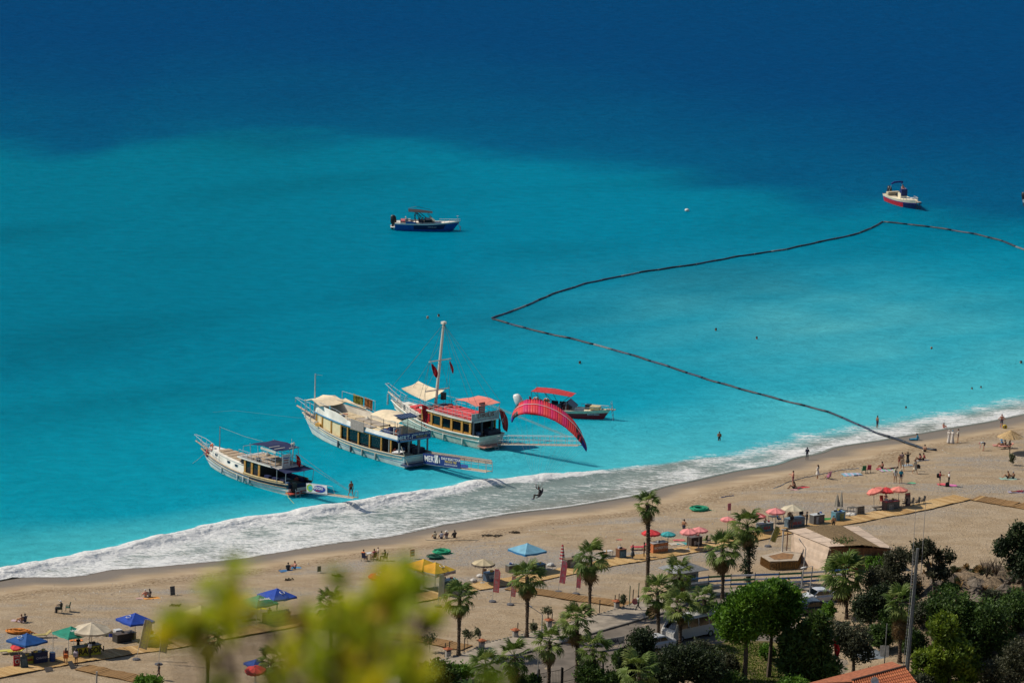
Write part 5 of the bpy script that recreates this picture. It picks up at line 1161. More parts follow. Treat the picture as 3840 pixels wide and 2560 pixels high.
def person(loc, label, pose='stand', face=-90, arms='down', skin='tan', top=None, bottom=(.03, .03, .05), hair=(.02, .013, .01), sleeves=1, legs=1, dress=None, dresscol=None, hairlong=False, hat=None, h=1.72, group=None, shoes=None, tilt=0.0):
 """top None = bare; sleeves 0/1/2 = none/short/long; legs 0/1/2 = briefs/shorts/trousers; face = heading in degrees"""
 me0, regs, tp, J = body(pose, arms, dress, hairlong)
 me = me0.copy(); sk = np.array(SKIN[skin]); tc = sk if top is None else np.array(top); bc = np.array(bottom)
 colr = np.tile(sk, (len(regs), 1))
 colr[regs == 'top'] = tc; colr[regs == 'bottom'] = bc; colr[regs == 'hair'] = np.array(hair)
 if top is not None and sleeves >= 1: colr[(regs == 'uparm') & (tp < (.75 if sleeves == 1 else 2))] = tc
 if top is not None and sleeves >= 2: colr[regs == 'forearm'] = tc
 if legs >= 1: colr[(regs == 'thigh') & (tp < (.65 if legs == 1 else 2))] = bc
 else: colr[(regs == 'thigh') & (tp < .12)] = bc
 if legs >= 2: colr[regs == 'shin'] = bc; colr[regs == 'foot'] = (.02, .02, .02)
 if shoes is not None: colr[regs == 'foot'] = shoes
 if dress: colr[regs == 'dress'] = np.array(dresscol if dresscol is not None else tc)
 attr(me, 'cloth', np.concatenate([colr, np.ones((len(colr), 1))], 1), 'FLOAT_COLOR')
 me.materials.clear(); me.materials.append(person_mat()); me.polygons.foreach_set('use_smooth', np.ones(len(me.polygons), bool))
 o = bpy.data.objects.new('person', me); COL.objects.link(o); o.location = loc; o.rotation_euler = (0, tilt, R(face)); k = h / 1.72; o.scale = (k, k, k)
 tag(o, label, 'person', group)
 if hat: MB().lathe([(.02, .14), (.10, .13), (.115, .04), (.21, .03), (.21, .02), (.02, .02)], 12, J['hea']).build('hat', M('hat_%.2f%.2f%.2f' % hat, hat, .85), o)
 return o
WHT, BLK, NVY, GRY, TEAL, ORG = (.6, .6, .58), (.012, .012, .014), (.015, .02, .06), (.3, .3, .3), (.01, .22, .32), (.62, .16, .03)
# --- on the sea
gm = NG.matrix_basis; person(gm @ NGP(.90, .05, .03), 'bare-chested man in black shorts standing on the tip of the gangway', 'walk', -60, 'down', 'brown', None, BLK, h=1.85)
pl = person(PILOT + Vector((.05, 0, 0)), 'pilot in dark clothing and helmet hanging below the paraglider', 'hang', 200, 'down', 'tan', (.02, .02, .03), (.05, .045, .04), BLK, 2, 2, shoes=(.02, .03, .15), h=1.75)
cm = CREAMB.o.matrix_basis; person(cm @ Vector((CREAMB.L * .2, .9, 3.15 + .40)), 'person lounging on the blue helm seat of the cream boat', 'sit', math.degrees(CREAMB.o.rotation_euler.z) + 10, 'knee', 'brown', NVY, NVY)
wm = WRB.o.matrix_basis; person(wm @ Vector((WRB.L * .46, .1, .8)), 'bare-chested person standing behind the console of the white motorboat', 'stand', -60, 'fwd', 'pink', None, NVY, h=2.1)
em = BLUEB.o.matrix_basis; person(em @ Vector((BLUEB.L * .47, -.35, .62)), 'person in pale clothes seated at the wheel of the blue speedboat', 'chair', math.degrees(BLUEB.o.rotation_euler.z), 'fwd', 'tan', (.45, .4, .35), (.4, .36, .3), (.4, .33, .25))
gmx = GUL.o.matrix_basis; person(gmx @ Vector((GUL.L * .44, 1.0, 1.4)), 'person in a white top sitting at the first saloon window of the sailing boat', 'chair', 150, 'knee', 'tan', WHT, GRY)
for (x, y), lab, f in (((1605, 1192), 'swimmer with pale hair, left of the pair above the mast', 200), ((1646, 1185), 'swimmer splashing, right of the pair above the mast', 160), ((2685, 1237), 'swimmer with arms spread, left of two inside the float line', 250), ((2837, 1269), 'swimmer facing the beach, right of two inside the float line', 300),
                       ((2173, 1361), 'lone swimmer just outside the float line above the red speedboat', 0), ((3645, 1457), 'left of two swimmers close together near the right-hand surf', 260), ((3678, 1452), 'right of two swimmers close together near the right-hand surf', 300), ((3830, 1360), 'swimmer at the right edge of the picture', 180), ((3398, 1528), 'dark-haired bather up to the chest off the right-hand beach', 220)):
 person(sea(x, y, .1), lab, 'swim', f, 'down', random.choice(['tan', 'fair', 'pink']), None, BLK, (.30, .22, .13) if 'pale' in lab else (.02, .014, .01), group='swimmers', h=2.7 if y < 1400 else 2.1)
o = MB().lathe([(.02, -.1), (.12, 0), (.16, .14), (.12, .27), (.02, .31)], 8).build('floating_ball', M('ball_brown', (.25, .12, .05), .6), None, smooth=True); o.location = sea(3493, 1308); tag(o, 'small brown ball floating among the swimmers', 'ball')
p = sea(2697, 1652); person(p + Vector((0, 0, -.55)), 'bather standing thigh-deep in the shallows left of the float line', 'stand', -100, 'fold', 'brown', None, BLK)
p = sea(*zp('M', 973, 388)); person(p + Vector((0, 0, -.12)), 'man in dark trunks wading in the foam right of the float line', 'stand', 30, 'down', 'brown', None, NVY, h=1.75)
# --- along the water's edge, from left to right
def pg(k, x, y): return g(k, x, y)
person(pg('G', 225, 935), 'person with brown hair sitting on a pale towel at far left', 'sit', 150, 'knee', 'tan', (.30, .16, .10), (.35, .25, .25), (.14, .06, .03))
person(pg('G', 262, 928), 'man in a dark shirt sitting beside the brown-haired one at far left', 'sit', 130, 'knee', 'brown', (.05, .05, .08), NVY)
person(pg('G', 1525, 672), 'bare-backed man with a white cap sitting on an orange towel', 'sit', 120, 'knee', 'pink', None, (.3, .28, .25), (.5, .5, .48))
person(pg('G', 1570, 668), 'dark-haired woman sitting beside the bare-backed man in the white cap', 'sit', 120, 'knee', 'tan', (.35, .33, .3), (.2, .2, .25), hairlong=True)
person(pg('H', 1345, 388), 'person in black sitting with the back turned on a blue towel', 'sit', 100, 'knee', 'tan', (.02, .025, .03), BLK, sleeves=2, legs=2)
person(pg('H', 1415, 372), 'bare-chested man in blue trunks sitting beside the person in black', 'sit', 200, 'knee', 'pink', None, (.03, .10, .25))
for (x, y), lab, kw in (((978, 180), 'person in a cream top, leftmost of four sitting in a row', dict(top=(.5, .44, .32), bottom=(.03, .03, .05))), ((1042, 180), 'person in a pale blue shirt, second of four sitting in a row', dict(top=(.45, .47, .55), bottom=NVY)),
      ((1090, 175), 'person in a white sunhat, third of four sitting in a row', dict(top=(.16, .10, .10), bottom=(.5, .5, .5), hat=(.62, .6, .55))), ((1168, 170), 'woman in black, rightmost of four sitting in a row', dict(top=BLK, bottom=BLK, sleeves=2, legs=2, hairlong=True))):
 person(pg('I', x, y), lab, 'sit', 110, 'knee', 'tan', group='four people sitting in a row', **kw)
for (x, y), lab, f, kw in (((290, 392), 'person in an orange top seated at the left of the beach table', 60, dict(top=ORG, bottom=NVY)), ((392, 385), 'person in pink seated in the middle of the beach table group', 130, dict(top=(.5, .1, .12), bottom=(.2, .1, .08))), ((430, 370), 'bare-shouldered person standing up at the beach table', 200, dict(top=(.55, .42, .36), bottom=(.3, .25, .2))), ((492, 392), 'person in black seated at the right of the beach table', 170, dict(top=BLK, bottom=BLK, sleeves=2, legs=2))):
 person(pg('I', x, y), lab, 'stand' if 'standing' in lab else 'chair', f, 'knee' if 'seated' in lab else 'fold', 'tan', h=1.3 if 'standing' in lab else 1.7, group='group round the beach table', **kw)
# --- right-hand beach
person(pg('M', 315, 686), 'woman in a dark swimsuit and trousers standing by the wet sand', 'stand', 80, 'fold', 'tan', (.012, .02, .05), (.012, .02, .05), (.012, .018, .04), 2, 2, h=1.6)
person(pg('M', 415, 862), 'woman in a white beach shirt standing on the sand', 'stand', 160, 'fold', 'tan', (.6, .56, .5), (.55, .5, .45), sleeves=2, dress='short', dresscol=(.6, .56, .5), hairlong=True)
person(pg('M', 183, 930), 'bare-chested man in maroon shorts standing, one arm held out', 'stand', 170, ('fold', 'fwd'), 'pink', None, (.22, .03, .06), h=1.85)
person(pg('M', 190, 955), 'woman sitting on a towel at the feet of the man in maroon shorts', 'sit', 190, 'prop', 'brown', (.12, .05, .03), BLK, hairlong=True)
person(pg('M', 518, 862), 'child in pink kneeling in the sand', 'sit', 150, 'prop', 'fair', (.55, .20, .30), (.55, .2, .3), (.4, .2, .2), h=1.4)
person(pg('M', 1020, 770), 'woman in a bikini sitting left of the towels', 'sit', 190, 'knee', 'tan', (.25, .08, .05), BLK)
person(pg('M', 1115, 772), 'sunbather lying back on a bright striped towel', 'lie', 20, 'down', 'tan', (.1, .05, .03), BLK)
for (x, y), lab, pose, f, kw in (((1142, 900), 'woman in a white top standing, nearest of the group of walkers', 'stand', 90, dict(top=WHT, bottom=(.5, .48, .45), legs=0, hairlong=True, hat=(.5, .42, .3))), ((1195, 905), 'person in a teal shirt standing beside the woman in the white top', 'stand', 95, dict(top=TEAL, bottom=NVY, hat=(.5, .42, .3))),
                                 ((1208, 790), 'person in a beige top walking behind the teal shirt', 'walk', -70, dict(top=(.5, .38, .26), bottom=(.45, .35, .25), hairlong=True)), ((1182, 750), 'smaller sunbather standing beside the beige top', 'stand', -80, dict(top=None, bottom=(.3, .05, .05), h=1.5)), ((1205, 735), 'dark-haired person at the back of the group', 'stand', 90, dict(top=(.3, .2, .2), bottom=BLK, h=1.6)),
                                 ((1258, 742), 'person in a black wrap holding arms to the head', 'stand', 100, dict(top=BLK, bottom=BLK, arms='head', dress='short', dresscol=BLK)), ((1328, 815), 'woman in a pale dress striding with a dark bag', 'walk', -60, dict(top=(.55, .48, .36), bottom=(.5, .44, .34), hairlong=True, dress='short', dresscol=(.55, .48, .36)))):
 kw = dict(kw); person(pg('M', x, y), lab, pose, f, kw.pop('arms', 'down'), 'tan', group='people gathered on the right-hand beach', **kw)
person(pg('M', 1372, 692), 'woman with dark hair sitting upright on a white towel', 'sit', 200, 'prop', 'brown', (.3, .1, .08), BLK, hairlong=True)
person(pg('M', 1408, 688), 'sunbather leaning back beside the dark-haired woman', 'sit_out', 180, 'prop', 'tan', (.35, .06, .06), BLK)
person(pg('M', 1420, 610), 'bare-chested man sitting against the float line on the sand', 'sit', 80, 'knee', 'fair', None, BLK)
person(pg('M', 1345, 502), 'woman in a turquoise gown sitting with her legs out by the water', 'sit_out', 175, 'prop', 'tan', (.01, .20, .34), (.01, .20, .34), (.012, .012, .015), 2, 2, dress='long', dresscol=(.01, .20, .34))
person(pg('M', 1598, 388), 'child sitting in the wet sand at the foam edge', 'sit', -40, 'fwd', 'pink', None, (.4, .1, .08), h=1.35)
person(pg('M', 1645, 530), 'woman in a white robe and veil, left of the robed group', 'stand', 60, 'fold', 'tan', (.6, .55, .5), (.6, .55, .5), (.6, .56, .5), 2, 2, dress='long', dresscol=(.6, .55, .5))
person(pg('M', 1678, 532), 'woman in a white robe with a blue scarf', 'stand', 40, 'fold', 'tan', (.58, .54, .5), (.58, .54, .5), (.15, .30, .40), 2, 2, dress='long', dresscol=(.58, .53, .48))
person(pg('M', 1732, 522), 'person in a pale shirt beside the two robed women', 'stand', 170, 'fold', 'tan', (.55, .5, .42), (.3, .22, .2), sleeves=2, legs=1)
person(pg('M', 2140, 388), 'bare-chested man in blue trunks standing with hands on hips', 'stand', -80, 'hips', 'pink', None, (.02, .05, .12), (.2, .12, .1), h=1.8)
person(pg('M', 1975, 598), 'man in a grey shirt bending over the sand', 'bend', 175, 'down', 'pink', (.36, .38, .38), (.07, .04, .06), (.4, .2, .2), 1, 1)
person(pg('M', 1560, 925), 'person in a red top with a black backpack', 'stand', 0, 'fwd', 'tan', (.40, .05, .06), (.08, .05, .09), (.05, .02, .015))
person(pg('M', 1645, 930), 'man in a white shirt, black shorts and cap facing the red top', 'stand', 190, 'fold', 'tan', WHT, BLK, (.5, .3, .3))
person(pg('M', 2200, 858), 'sunbather, left of a pair sitting on a mint towel', 'sit', 170, 'prop', 'tan', (.3, .12, .05), BLK); person(pg('M', 2250, 862), 'tanned man, right of a pair sitting on a mint towel', 'sit', 190, 'knee', 'brown', None, BLK, (.35, .35, .36))
person(g('M', 2140, 560), 'person in a blue shirt resting under the straw parasol', 'sit', 190, 'knee', 'tan', (.05, .2, .4), BLK, hat=(.1, .3, .5)); person(g('M', 2172, 565), 'dark-skinned person resting under the straw parasol', 'sit', 160, 'knee', 'brown', None, BLK); person(g('M', 2215, 575), 'person in black seated in the shade of the straw parasol', 'sit', 200, 'knee', 'brown', BLK, BLK, sleeves=2, legs=2)
person(g('T', 860, 1352), 'sunbather in red lying flat near the boardwalk corner', 'lie', 10, 'down', 'tan', (.28, .02, .05), (.28, .02, .05))
# --- stall keepers and passers-by
person(g('G', 690, 1372), 'woman with an orange bag standing on the boardwalk', 'stand', 80, 'down', 'brown', (.20, .06, .03), (.5, .12, .03), hairlong=True)
person(g('G', 798, 1380), 'woman with a lilac backpack standing on the boardwalk', 'stand', 60, 'down', 'tan', (.40, .34, .36), BLK, hairlong=True)
person(g('G', 945, 1308), 'man in a white T-shirt and black trousers at the yellow stall', 'stand', 150, 'fold', 'brown', (.6, .6, .6), BLK, legs=2)
person(g('G', 820, 1245), 'stall keeper in black behind the yellow counter', 'stand', -70, 'fwd', 'brown', BLK, BLK, h=1.6); person(g('G', 1585, 1125), 'person in dark red seated under the blue parasol', 'chair', -90, 'knee', 'tan', (.25, .03, .04), BLK)
person(g('G', 1668, 1535), 'person in black walking at the lower edge of the sand', 'walk', 200, 'down', 'brown', (.015, .012, .012), BLK, legs=2)
person(g('H', 1150, 905), 'stall keeper seated behind the green counter', 'chair', -80, 'fwd', 'brown', (.03, .04, .04), BLK)
person(g('I', 1075, 660), 'stall keeper under the yellow parasols', 'chair', -80, 'fwd', 'brown', (.06, .05, .04), BLK)
person(g('J', 1470, 382), 'woman in a dark coat and red headscarf on the boardwalk', 'stand', 160, 'fold', 'tan', (.02, .025, .03), (.08, .10, .15), (.30, .04, .05), 2, 2, dress='short', dresscol=(.02, .025, .03))
person(g('J', 1582, 358), 'person in brown beside the tall palm trunk', 'stand', 170, 'down', 'brown', (.10, .05, .03), (.12, .06, .03), legs=2)
person(g('K', 828, 640), 'bare-chested man standing behind the pink parasols', 'stand', 60, ('down', 'hips'), 'tan', None, NVY, h=1.8)
person(g('K', 290, 1545), 'man in a grey shirt and black trousers walking on the promenade', 'walk', 200, 'fwd', 'brown', (.30, .29, .28), BLK, legs=2, h=1.8)
person(g('L', 500, 680), 'bare-shouldered vendor under the cream parasol', 'stand', -80, 'down', 'brown', (.2, .12, .07), BLK); person(g('L', 527, 735), 'customer in a black T-shirt at the counter below the cream parasol', 'stand', 80, 'fwd', 'tan', BLK, (.15, .12, .1)); person(g('L', 705, 700), 'man in dark clothes at the right end of the counter below the cream parasol', 'stand', 190, 'fwd', 'tan', (.02, .025, .03), (.05, .06, .09), legs=2)
person(g('L', 218, 735), 'vendor seated at the counter left of the pink parasol', 'chair', -80, 'fwd', 'tan', (.10, .05, .06), BLK); person(g('L', 1018, 745), 'bare-chested man walking past the hut roof', 'walk', 90, 'down', 'tan', None, BLK)
person(g('L', 1632, 440), 'vendor seated behind the red counter', 'chair', -60, 'fwd', 'tan', (.35, .14, .12), BLK); person(g('G', 635, 830), 'person in black with a white cap sitting on a camping chair', 'chair', 180, 'knee', 'tan', BLK, BLK, (.6, .6, .58), 2, 2, dress='long', dresscol=BLK)
# ================================================================== on the beach: parasols, stalls, flags, boardwalks
POLE = lambda: M('pole_grey', (.42, .41, .38), .5, .15)
CONC = lambda: M('concrete', (.36, .34, .31), .9, .25, 5, .4)
def parasol(k, x, y, wpx, label, col, sides=8, h=2.3, rise=None, corner=-90.0, val=.22, valcol=None, alt=None, tilt=None, legs=None, vent=True, cat='parasol', group=None, base=True, trans=.18, emblem=None):
 """(x, y) is the middle of the rim in a studied view, wpx its full width there in photo pixels"""
 X_, Y_ = zp(k, x, y); p = at(X_, Y_, h); s_ = FPX / (p - CAM).length; r = wpx / s_ / 2
 global LASTR; LASTR = r; o = thing('parasol', label, cat, p, 0, group); rise = rise or r * .34; ph = R(corner)
 hd = Vector((0, 0, h)); tl = Matrix.Identity(3) if not tilt else Matrix.Rotation(R(tilt[0]), 3, 'Y') @ Matrix.Rotation(R(tilt[1]), 3, 'X')
 def W(v): return hd + tl @ Vector(v)
 key = 'canopy_%.3f_%.3f_%.3f' % col; m1 = M(key, col, .8, .18, 1.5, trans=trans); m2 = M('valance_%.3f_%.3f_%.3f' % (valcol or tuple(c * .85 for c in col)), valcol or tuple(c * .85 for c in col), .8, .1, trans=.15)
 alt = alt or tuple(c * .9 for c in col); m3 = M('canopy_%.3f_%.3f_%.3f' % alt, alt, .8, .18, 1.5, trans=trans)
 for i in range(sides):
  a0 = ph + 2 * math.pi * i / sides; a1 = ph + 2 * math.pi * (i + 1) / sides; n = 4; m = 4; mb = MB(); rows = []
  for u_ in range(n + 1):
   f = .13 + .87 * u_ / n; row = []
   for v_ in range(m + 1):
    g_ = v_ / m; e = Vector((math.cos(a0), math.sin(a0), 0)) * (1 - g_) + Vector((math.cos(a1), math.sin(a1), 0)) * g_
    zz = rise * (1 - f ** 1.12) - .05 * r * (4 * g_ * (1 - g_)) * f * (1 if u_ < n else .6); row.append(W((e.x * r * f, e.y * r * f, zz)))
   rows.append(row)
  mb = cloth(rows, .012)
  c = mb.build('canopy_panel', m3 if i % 2 else m1, o)
  if val:
   lo = []
   for v_ in range(m + 1):
    q = rows[-1][v_]; lo.append(q + tl @ Vector((0, 0, -val * (1 - .25 * (v_ % 2)))))
   MB().loft([rows[-1], lo], closed=False).build('valance', m2, c)
 if vent: MB().lathe([(r * .17, rise * .80), (r * .06, rise * 1.02), (.03, rise * 1.05)], sides, hd, ph=ph).build('vent_cap', m1, o) if not tilt else None
 top = W((0, 0, rise * 1.1))
 if legs == 'corners':
  for i in range(sides):
   a0 = ph + 2 * math.pi * i / sides; e = Vector((math.cos(a0) * r * .95, math.sin(a0) * r * .95, 0)); MB().bar(e, e + hd, .035, 5).build('leg', POLE(), o)
 else:
  MB().bar((0, 0, -.1), top, .035, 6).build('pole', POLE(), o)
  if base: MB().lathe([(.02, 0), (.34, .0), (.30, .12), (.06, .16), (.05, .3)], 10).build('base', CONC(), o)
 mb = MB()
 if not tilt:
  for i in range(sides):
   a0 = ph + 2 * math.pi * i / sides; mb = MB().bar(W((0, 0, rise * .9)), W((math.cos(a0) * r * .97, math.sin(a0) * r * .97, -.03)), .012, 4); mb.build('rib', POLE(), o)
 if emblem:
  ec, em_ = emblem; c = W((r * .30 * math.cos(R(ec)), r * .30 * math.sin(R(ec)), 0)); 
  nrm = Vector((math.cos(R(ec)) * rise, math.sin(R(ec)) * rise, r)).normalized(); rt = Vector((-math.sin(R(ec)), math.cos(R(ec)), 0)); up = nrm.cross(rt)
  c = W((r * .42 * math.cos(R(ec)), r * .42 * math.sin(R(ec)), rise * .62 + .04))
  if em_ == 'heart':
   for sc_ in (1.0, .62):
    pts = []
    for q in np.linspace(0, 2 * math.pi, 26): pts.append(c + (rt * (16 * math.sin(q) ** 3) + up * (13 * math.cos(q) - 5 * math.cos(2 * q) - 2 * math.cos(3 * q) - math.cos(4 * q))) * (r * .023 * sc_))
    MB().tube(pts[:-1], .06 if sc_ == 1 else .05, 4, closed=True).build('printed_heart', M('print_white', (.7, .68, .64), .7), o)
  elif em_ == 'ring':
   MB().ring(c, r * .12, .035, 12, 4, nrm).build('printed_emblem', M('print_white', (.7, .68, .64), .7), o)
  else: lettering(em_, r * .26, M('print_white', (.7, .68, .64), .7), o, c + nrm * .03, rt, up)
 return o
RD_, PK, BU_, GN_, BG, YL = (.66, .05, .055), (.80, .29, .28), (.015, .07, .42), (.01, .26, .17), (.60, .52, .39), (.66, .42, .035)
parasol('G', 960, 1004, 154, 'large beige octagonal parasol behind the green canopy at left', BG, 8, 2.5, vent=True)
parasol('G', 748, 1040, 143, 'green square canopy over the yellow stall at left', GN_, 4, 2.15, corner=-93, valcol=(.08, .42, .32), legs='corners', cat='canopy', emblem=(-50, 'uludag'))
parasol('G', 283, 1118, 155, 'blue square parasol at the far left edge of the stalls', (.015, .10, .34), 4, 2.2, corner=-88, emblem=(-140, 'ring'))
parasol('G', 203, 1158, 73, 'small tilted red parasol in front of the blue one at far left', RD_, 8, 1.95, tilt=(-20, 14), vent=False)
parasol('G', 1420, 903, 150, 'blue square parasol with a white emblem behind the two tall banners', BU_, 4, 2.25, corner=-98, emblem=(-140, 'ring'))
parasol('H', 1040, 714, 146, 'green square canopy in front of a blue parasol', GN_, 4, 2.15, corner=-93, valcol=(.02, .3, .2), legs='corners', cat='canopy', emblem=(-50, 'uludag'))
parasol('H', 1228, 646, 152, 'blue square parasol behind the green canopy, above the near foliage', BU_, 4, 2.35, corner=-96, emblem=(-50, 'ring'))
parasol('H', 428, 818, 131, 'pale cream square parasol half hidden by the near foliage', (.58, .50, .28), 4, 2.1, corner=-84)
parasol('H', 1000, 1425, 80, 'small red parasol with white print at the lower edge', RD_, 8, 2.0, tilt=(-4, 12), vent=False, alt=(.58, .06, .05))
parasol('H', 1010, 1362, 98, 'blue parasol behind the small red one at the lower edge', (.02, .08, .36), 4, 2.1, corner=-100)
parasol('I', 482, 535, 113, 'low round red parasol with a white heart emblem', RD_, 12, 1.9, rise=.42, emblem=(-100, 'heart'), valcol=(.5, .03, .03))
def valance_text(o, r, h, side, lines, sides=4, corner=-90.0):
 a0, a1 = [R(corner) + 2 * math.pi * (side + q) / sides for q in (0, 1)]; A = Vector((math.cos(a0), math.sin(a0), 0)) * r; B = Vector((math.cos(a1), math.sin(a1), 0)) * r; rt = (B - A).normalized(); n_ = rt.cross(Vector((0, 0, 1)))
 for t, s_, f, dz, c in lines: lettering(t, s_, M('let_%.2f%.2f%.2f' % c, c, .7), o, A.lerp(B, f) + n_ * .04 + Vector((0, 0, h - .04 + dz)), rt, (0, 0, 1), ext=.004)
yp = parasol('I', 985, 470, 152, 'front one of the two yellow square parasols', YL, 4, 2.4, corner=-90, val=.42, valcol=(.55, .53, .48), alt=(.70, .34, .03), emblem=(-40, 'ring'))
YL_ = [('EYUP REIS', .26, .3, -.10, (.03, .03, .03)), ('KELEBEK VADISI', .17, .3, -.28, (.4, .05, .04)), ('BUTTERFLY VALLEY', .17, .75, -.2, (.3, .05, .05))]; valance_text(yp, LASTR, 2.4, 3, YL_); valance_text(yp, LASTR, 2.4, 0, YL_)
parasol('I', 872, 436, 146, 'rear one of the two yellow square parasols', YL, 4, 2.45, corner=-94, val=.2, alt=(.68, .33, .03))
cp = parasol('I', 1446, 412, 90, 'small cream parasol with a dark lettered valance', (.56, .47, .30), 8, 2.25, val=.25, valcol=(.16, .13, .11))
valance_text(cp, LASTR, 2.22, 0, [('ARARE', .2, .5, -.1, (.5, .45, .36))], 8); valance_text(cp, LASTR, 2.22, 7, [('ARARE', .2, .5, -.1, (.5, .45, .36))], 8)
parasol('J', 456, 284, 147, 'pale blue square parasol behind the palms', (.20, .46, .62), 4, 2.4, corner=-96, val=.24, valcol=(.03, .20, .45))
parasol('K', 445, 616, 73, 'red round parasol beside the tall palm trunk', RD_, 8, 2.0, group='round parasols by the boardwalk')
parasol('K', 645, 630, 57, 'small turquoise parasol above the orange counter', (.05, .38, .40), 8, 1.95)
parasol('K', 890, 600, 70, 'pink parasol, left of the pair above the dark counter', PK, 8, 2.1, tilt=(-3, 4), vent=False); parasol('K', 1012, 582, 66, 'pink parasol, right of the pair above the dark counter', PK, 8, 2.2)
parasol('K', 1345, 455, 56, 'faded pink parasol left of the ivy-clad palm', PK, 8, 2.1); parasol('K', 1690, 414, 68, 'pink parasol right behind the ivy-clad palm', PK, 8, 2.1, alt=(.6, .10, .10)); parasol('L', 342, 520, 74, 'pink parasol beside the cream one', PK, 8, 2.2)
parasol('L', 545, 490, 93, 'cream parasol shading the counter above the hut', (.62, .55, .40), 8, 2.3, val=.0)
parasol('L', 1508, 275, 66, 'coral parasol tilted to the left at the red counter', (.80, .25, .20), 8, 2.3, tilt=(-20, 3), vent=False); parasol('L', 1640, 272, 68, 'bright red parasol, middle of three at the red counter', RD_, 8, 2.0); parasol('L', 1792, 262, 66, 'coral parasol, right of three at the red counter', (.80, .27, .21), 8, 2.2)
# straw parasol
sp_ = g('M', 2225, 470, 2.0); o = thing('straw_parasol', 'pointed straw parasol with people in its shade at the right edge', 'parasol', sp_)
mb = MB(); 
for i in range(40):
 a = 2 * math.pi * i / 40; a1 = a + .17; L0 = 1.62 + random.uniform(-.08, .1); q = lambda a_, r_, z_: Vector((r_ * math.cos(a_), r_ * math.sin(a_), z_))
 mb.add([q(a, .05, 2.85), q(a1, .05, 2.85), q(a1, L0, 1.98 + random.uniform(-.05, .03)), q(a, L0, 2.02)], [(0, 1, 2, 3)])
mb.build('thatch', M('straw', (.48, .33, .16), .95, .3, 7, .5, 40), o, kind='stuff'); MB().bar((0, 0, -.1), (0, 0, 2.8), .06, 6).build('pole', M('pole_wood', (.2, .13, .07), .8), o)
# folded parasols
def folded(p, h, r, col, label, stripes=None):
 o = thing('folded_parasol', label, 'parasol', p); n = 10 if stripes else 1
 for i in range(n):
  z0 = .45 + (h - .6) * i / n; z1 = .45 + (h - .6) * (i + 1) / n; f = lambda z: r * (1 - .72 * (z - .45) / (h - .6))
  mb = MB().loft([[Vector((f(z) * (1 + .25 * (k % 2)) * math.cos(2 * math.pi * k / 12), f(z) * (1 + .25 * (k % 2)) * math.sin(2 * math.pi * k / 12), z)) for k in range(12)] for z in (z0, z1)], caps=True)
  mb.build('folded_cloth', M('stripe_a', col, .85) if stripes and i % 2 else (M('stripe_b', stripes, .85) if stripes else M('folded_%.2f' % col[0], col, .85, .2)), o)
 MB().bar((0, 0, 0), (0, 0, h), .03, 6).build('pole', POLE(), o); MB().lathe([(.02, 0), (.3, 0), (.27, .12), (.04, .16)], 10).build('base', CONC(), o)
folded(g('J', 790, 425), 2.35, .30, (.45, .04, .05), 'furled red and white striped parasol by the boardwalk', (.55, .50, .46))
folded(g('L', 1060, 505), 1.9, .32, (.30, .27, .22), 'furled grey parasol leaning beside the blue cabinet'); folded(g('L', 1108, 510), 2.3, .22, (.36, .33, .27), 'taller furled grey parasol behind the blue cabinet')

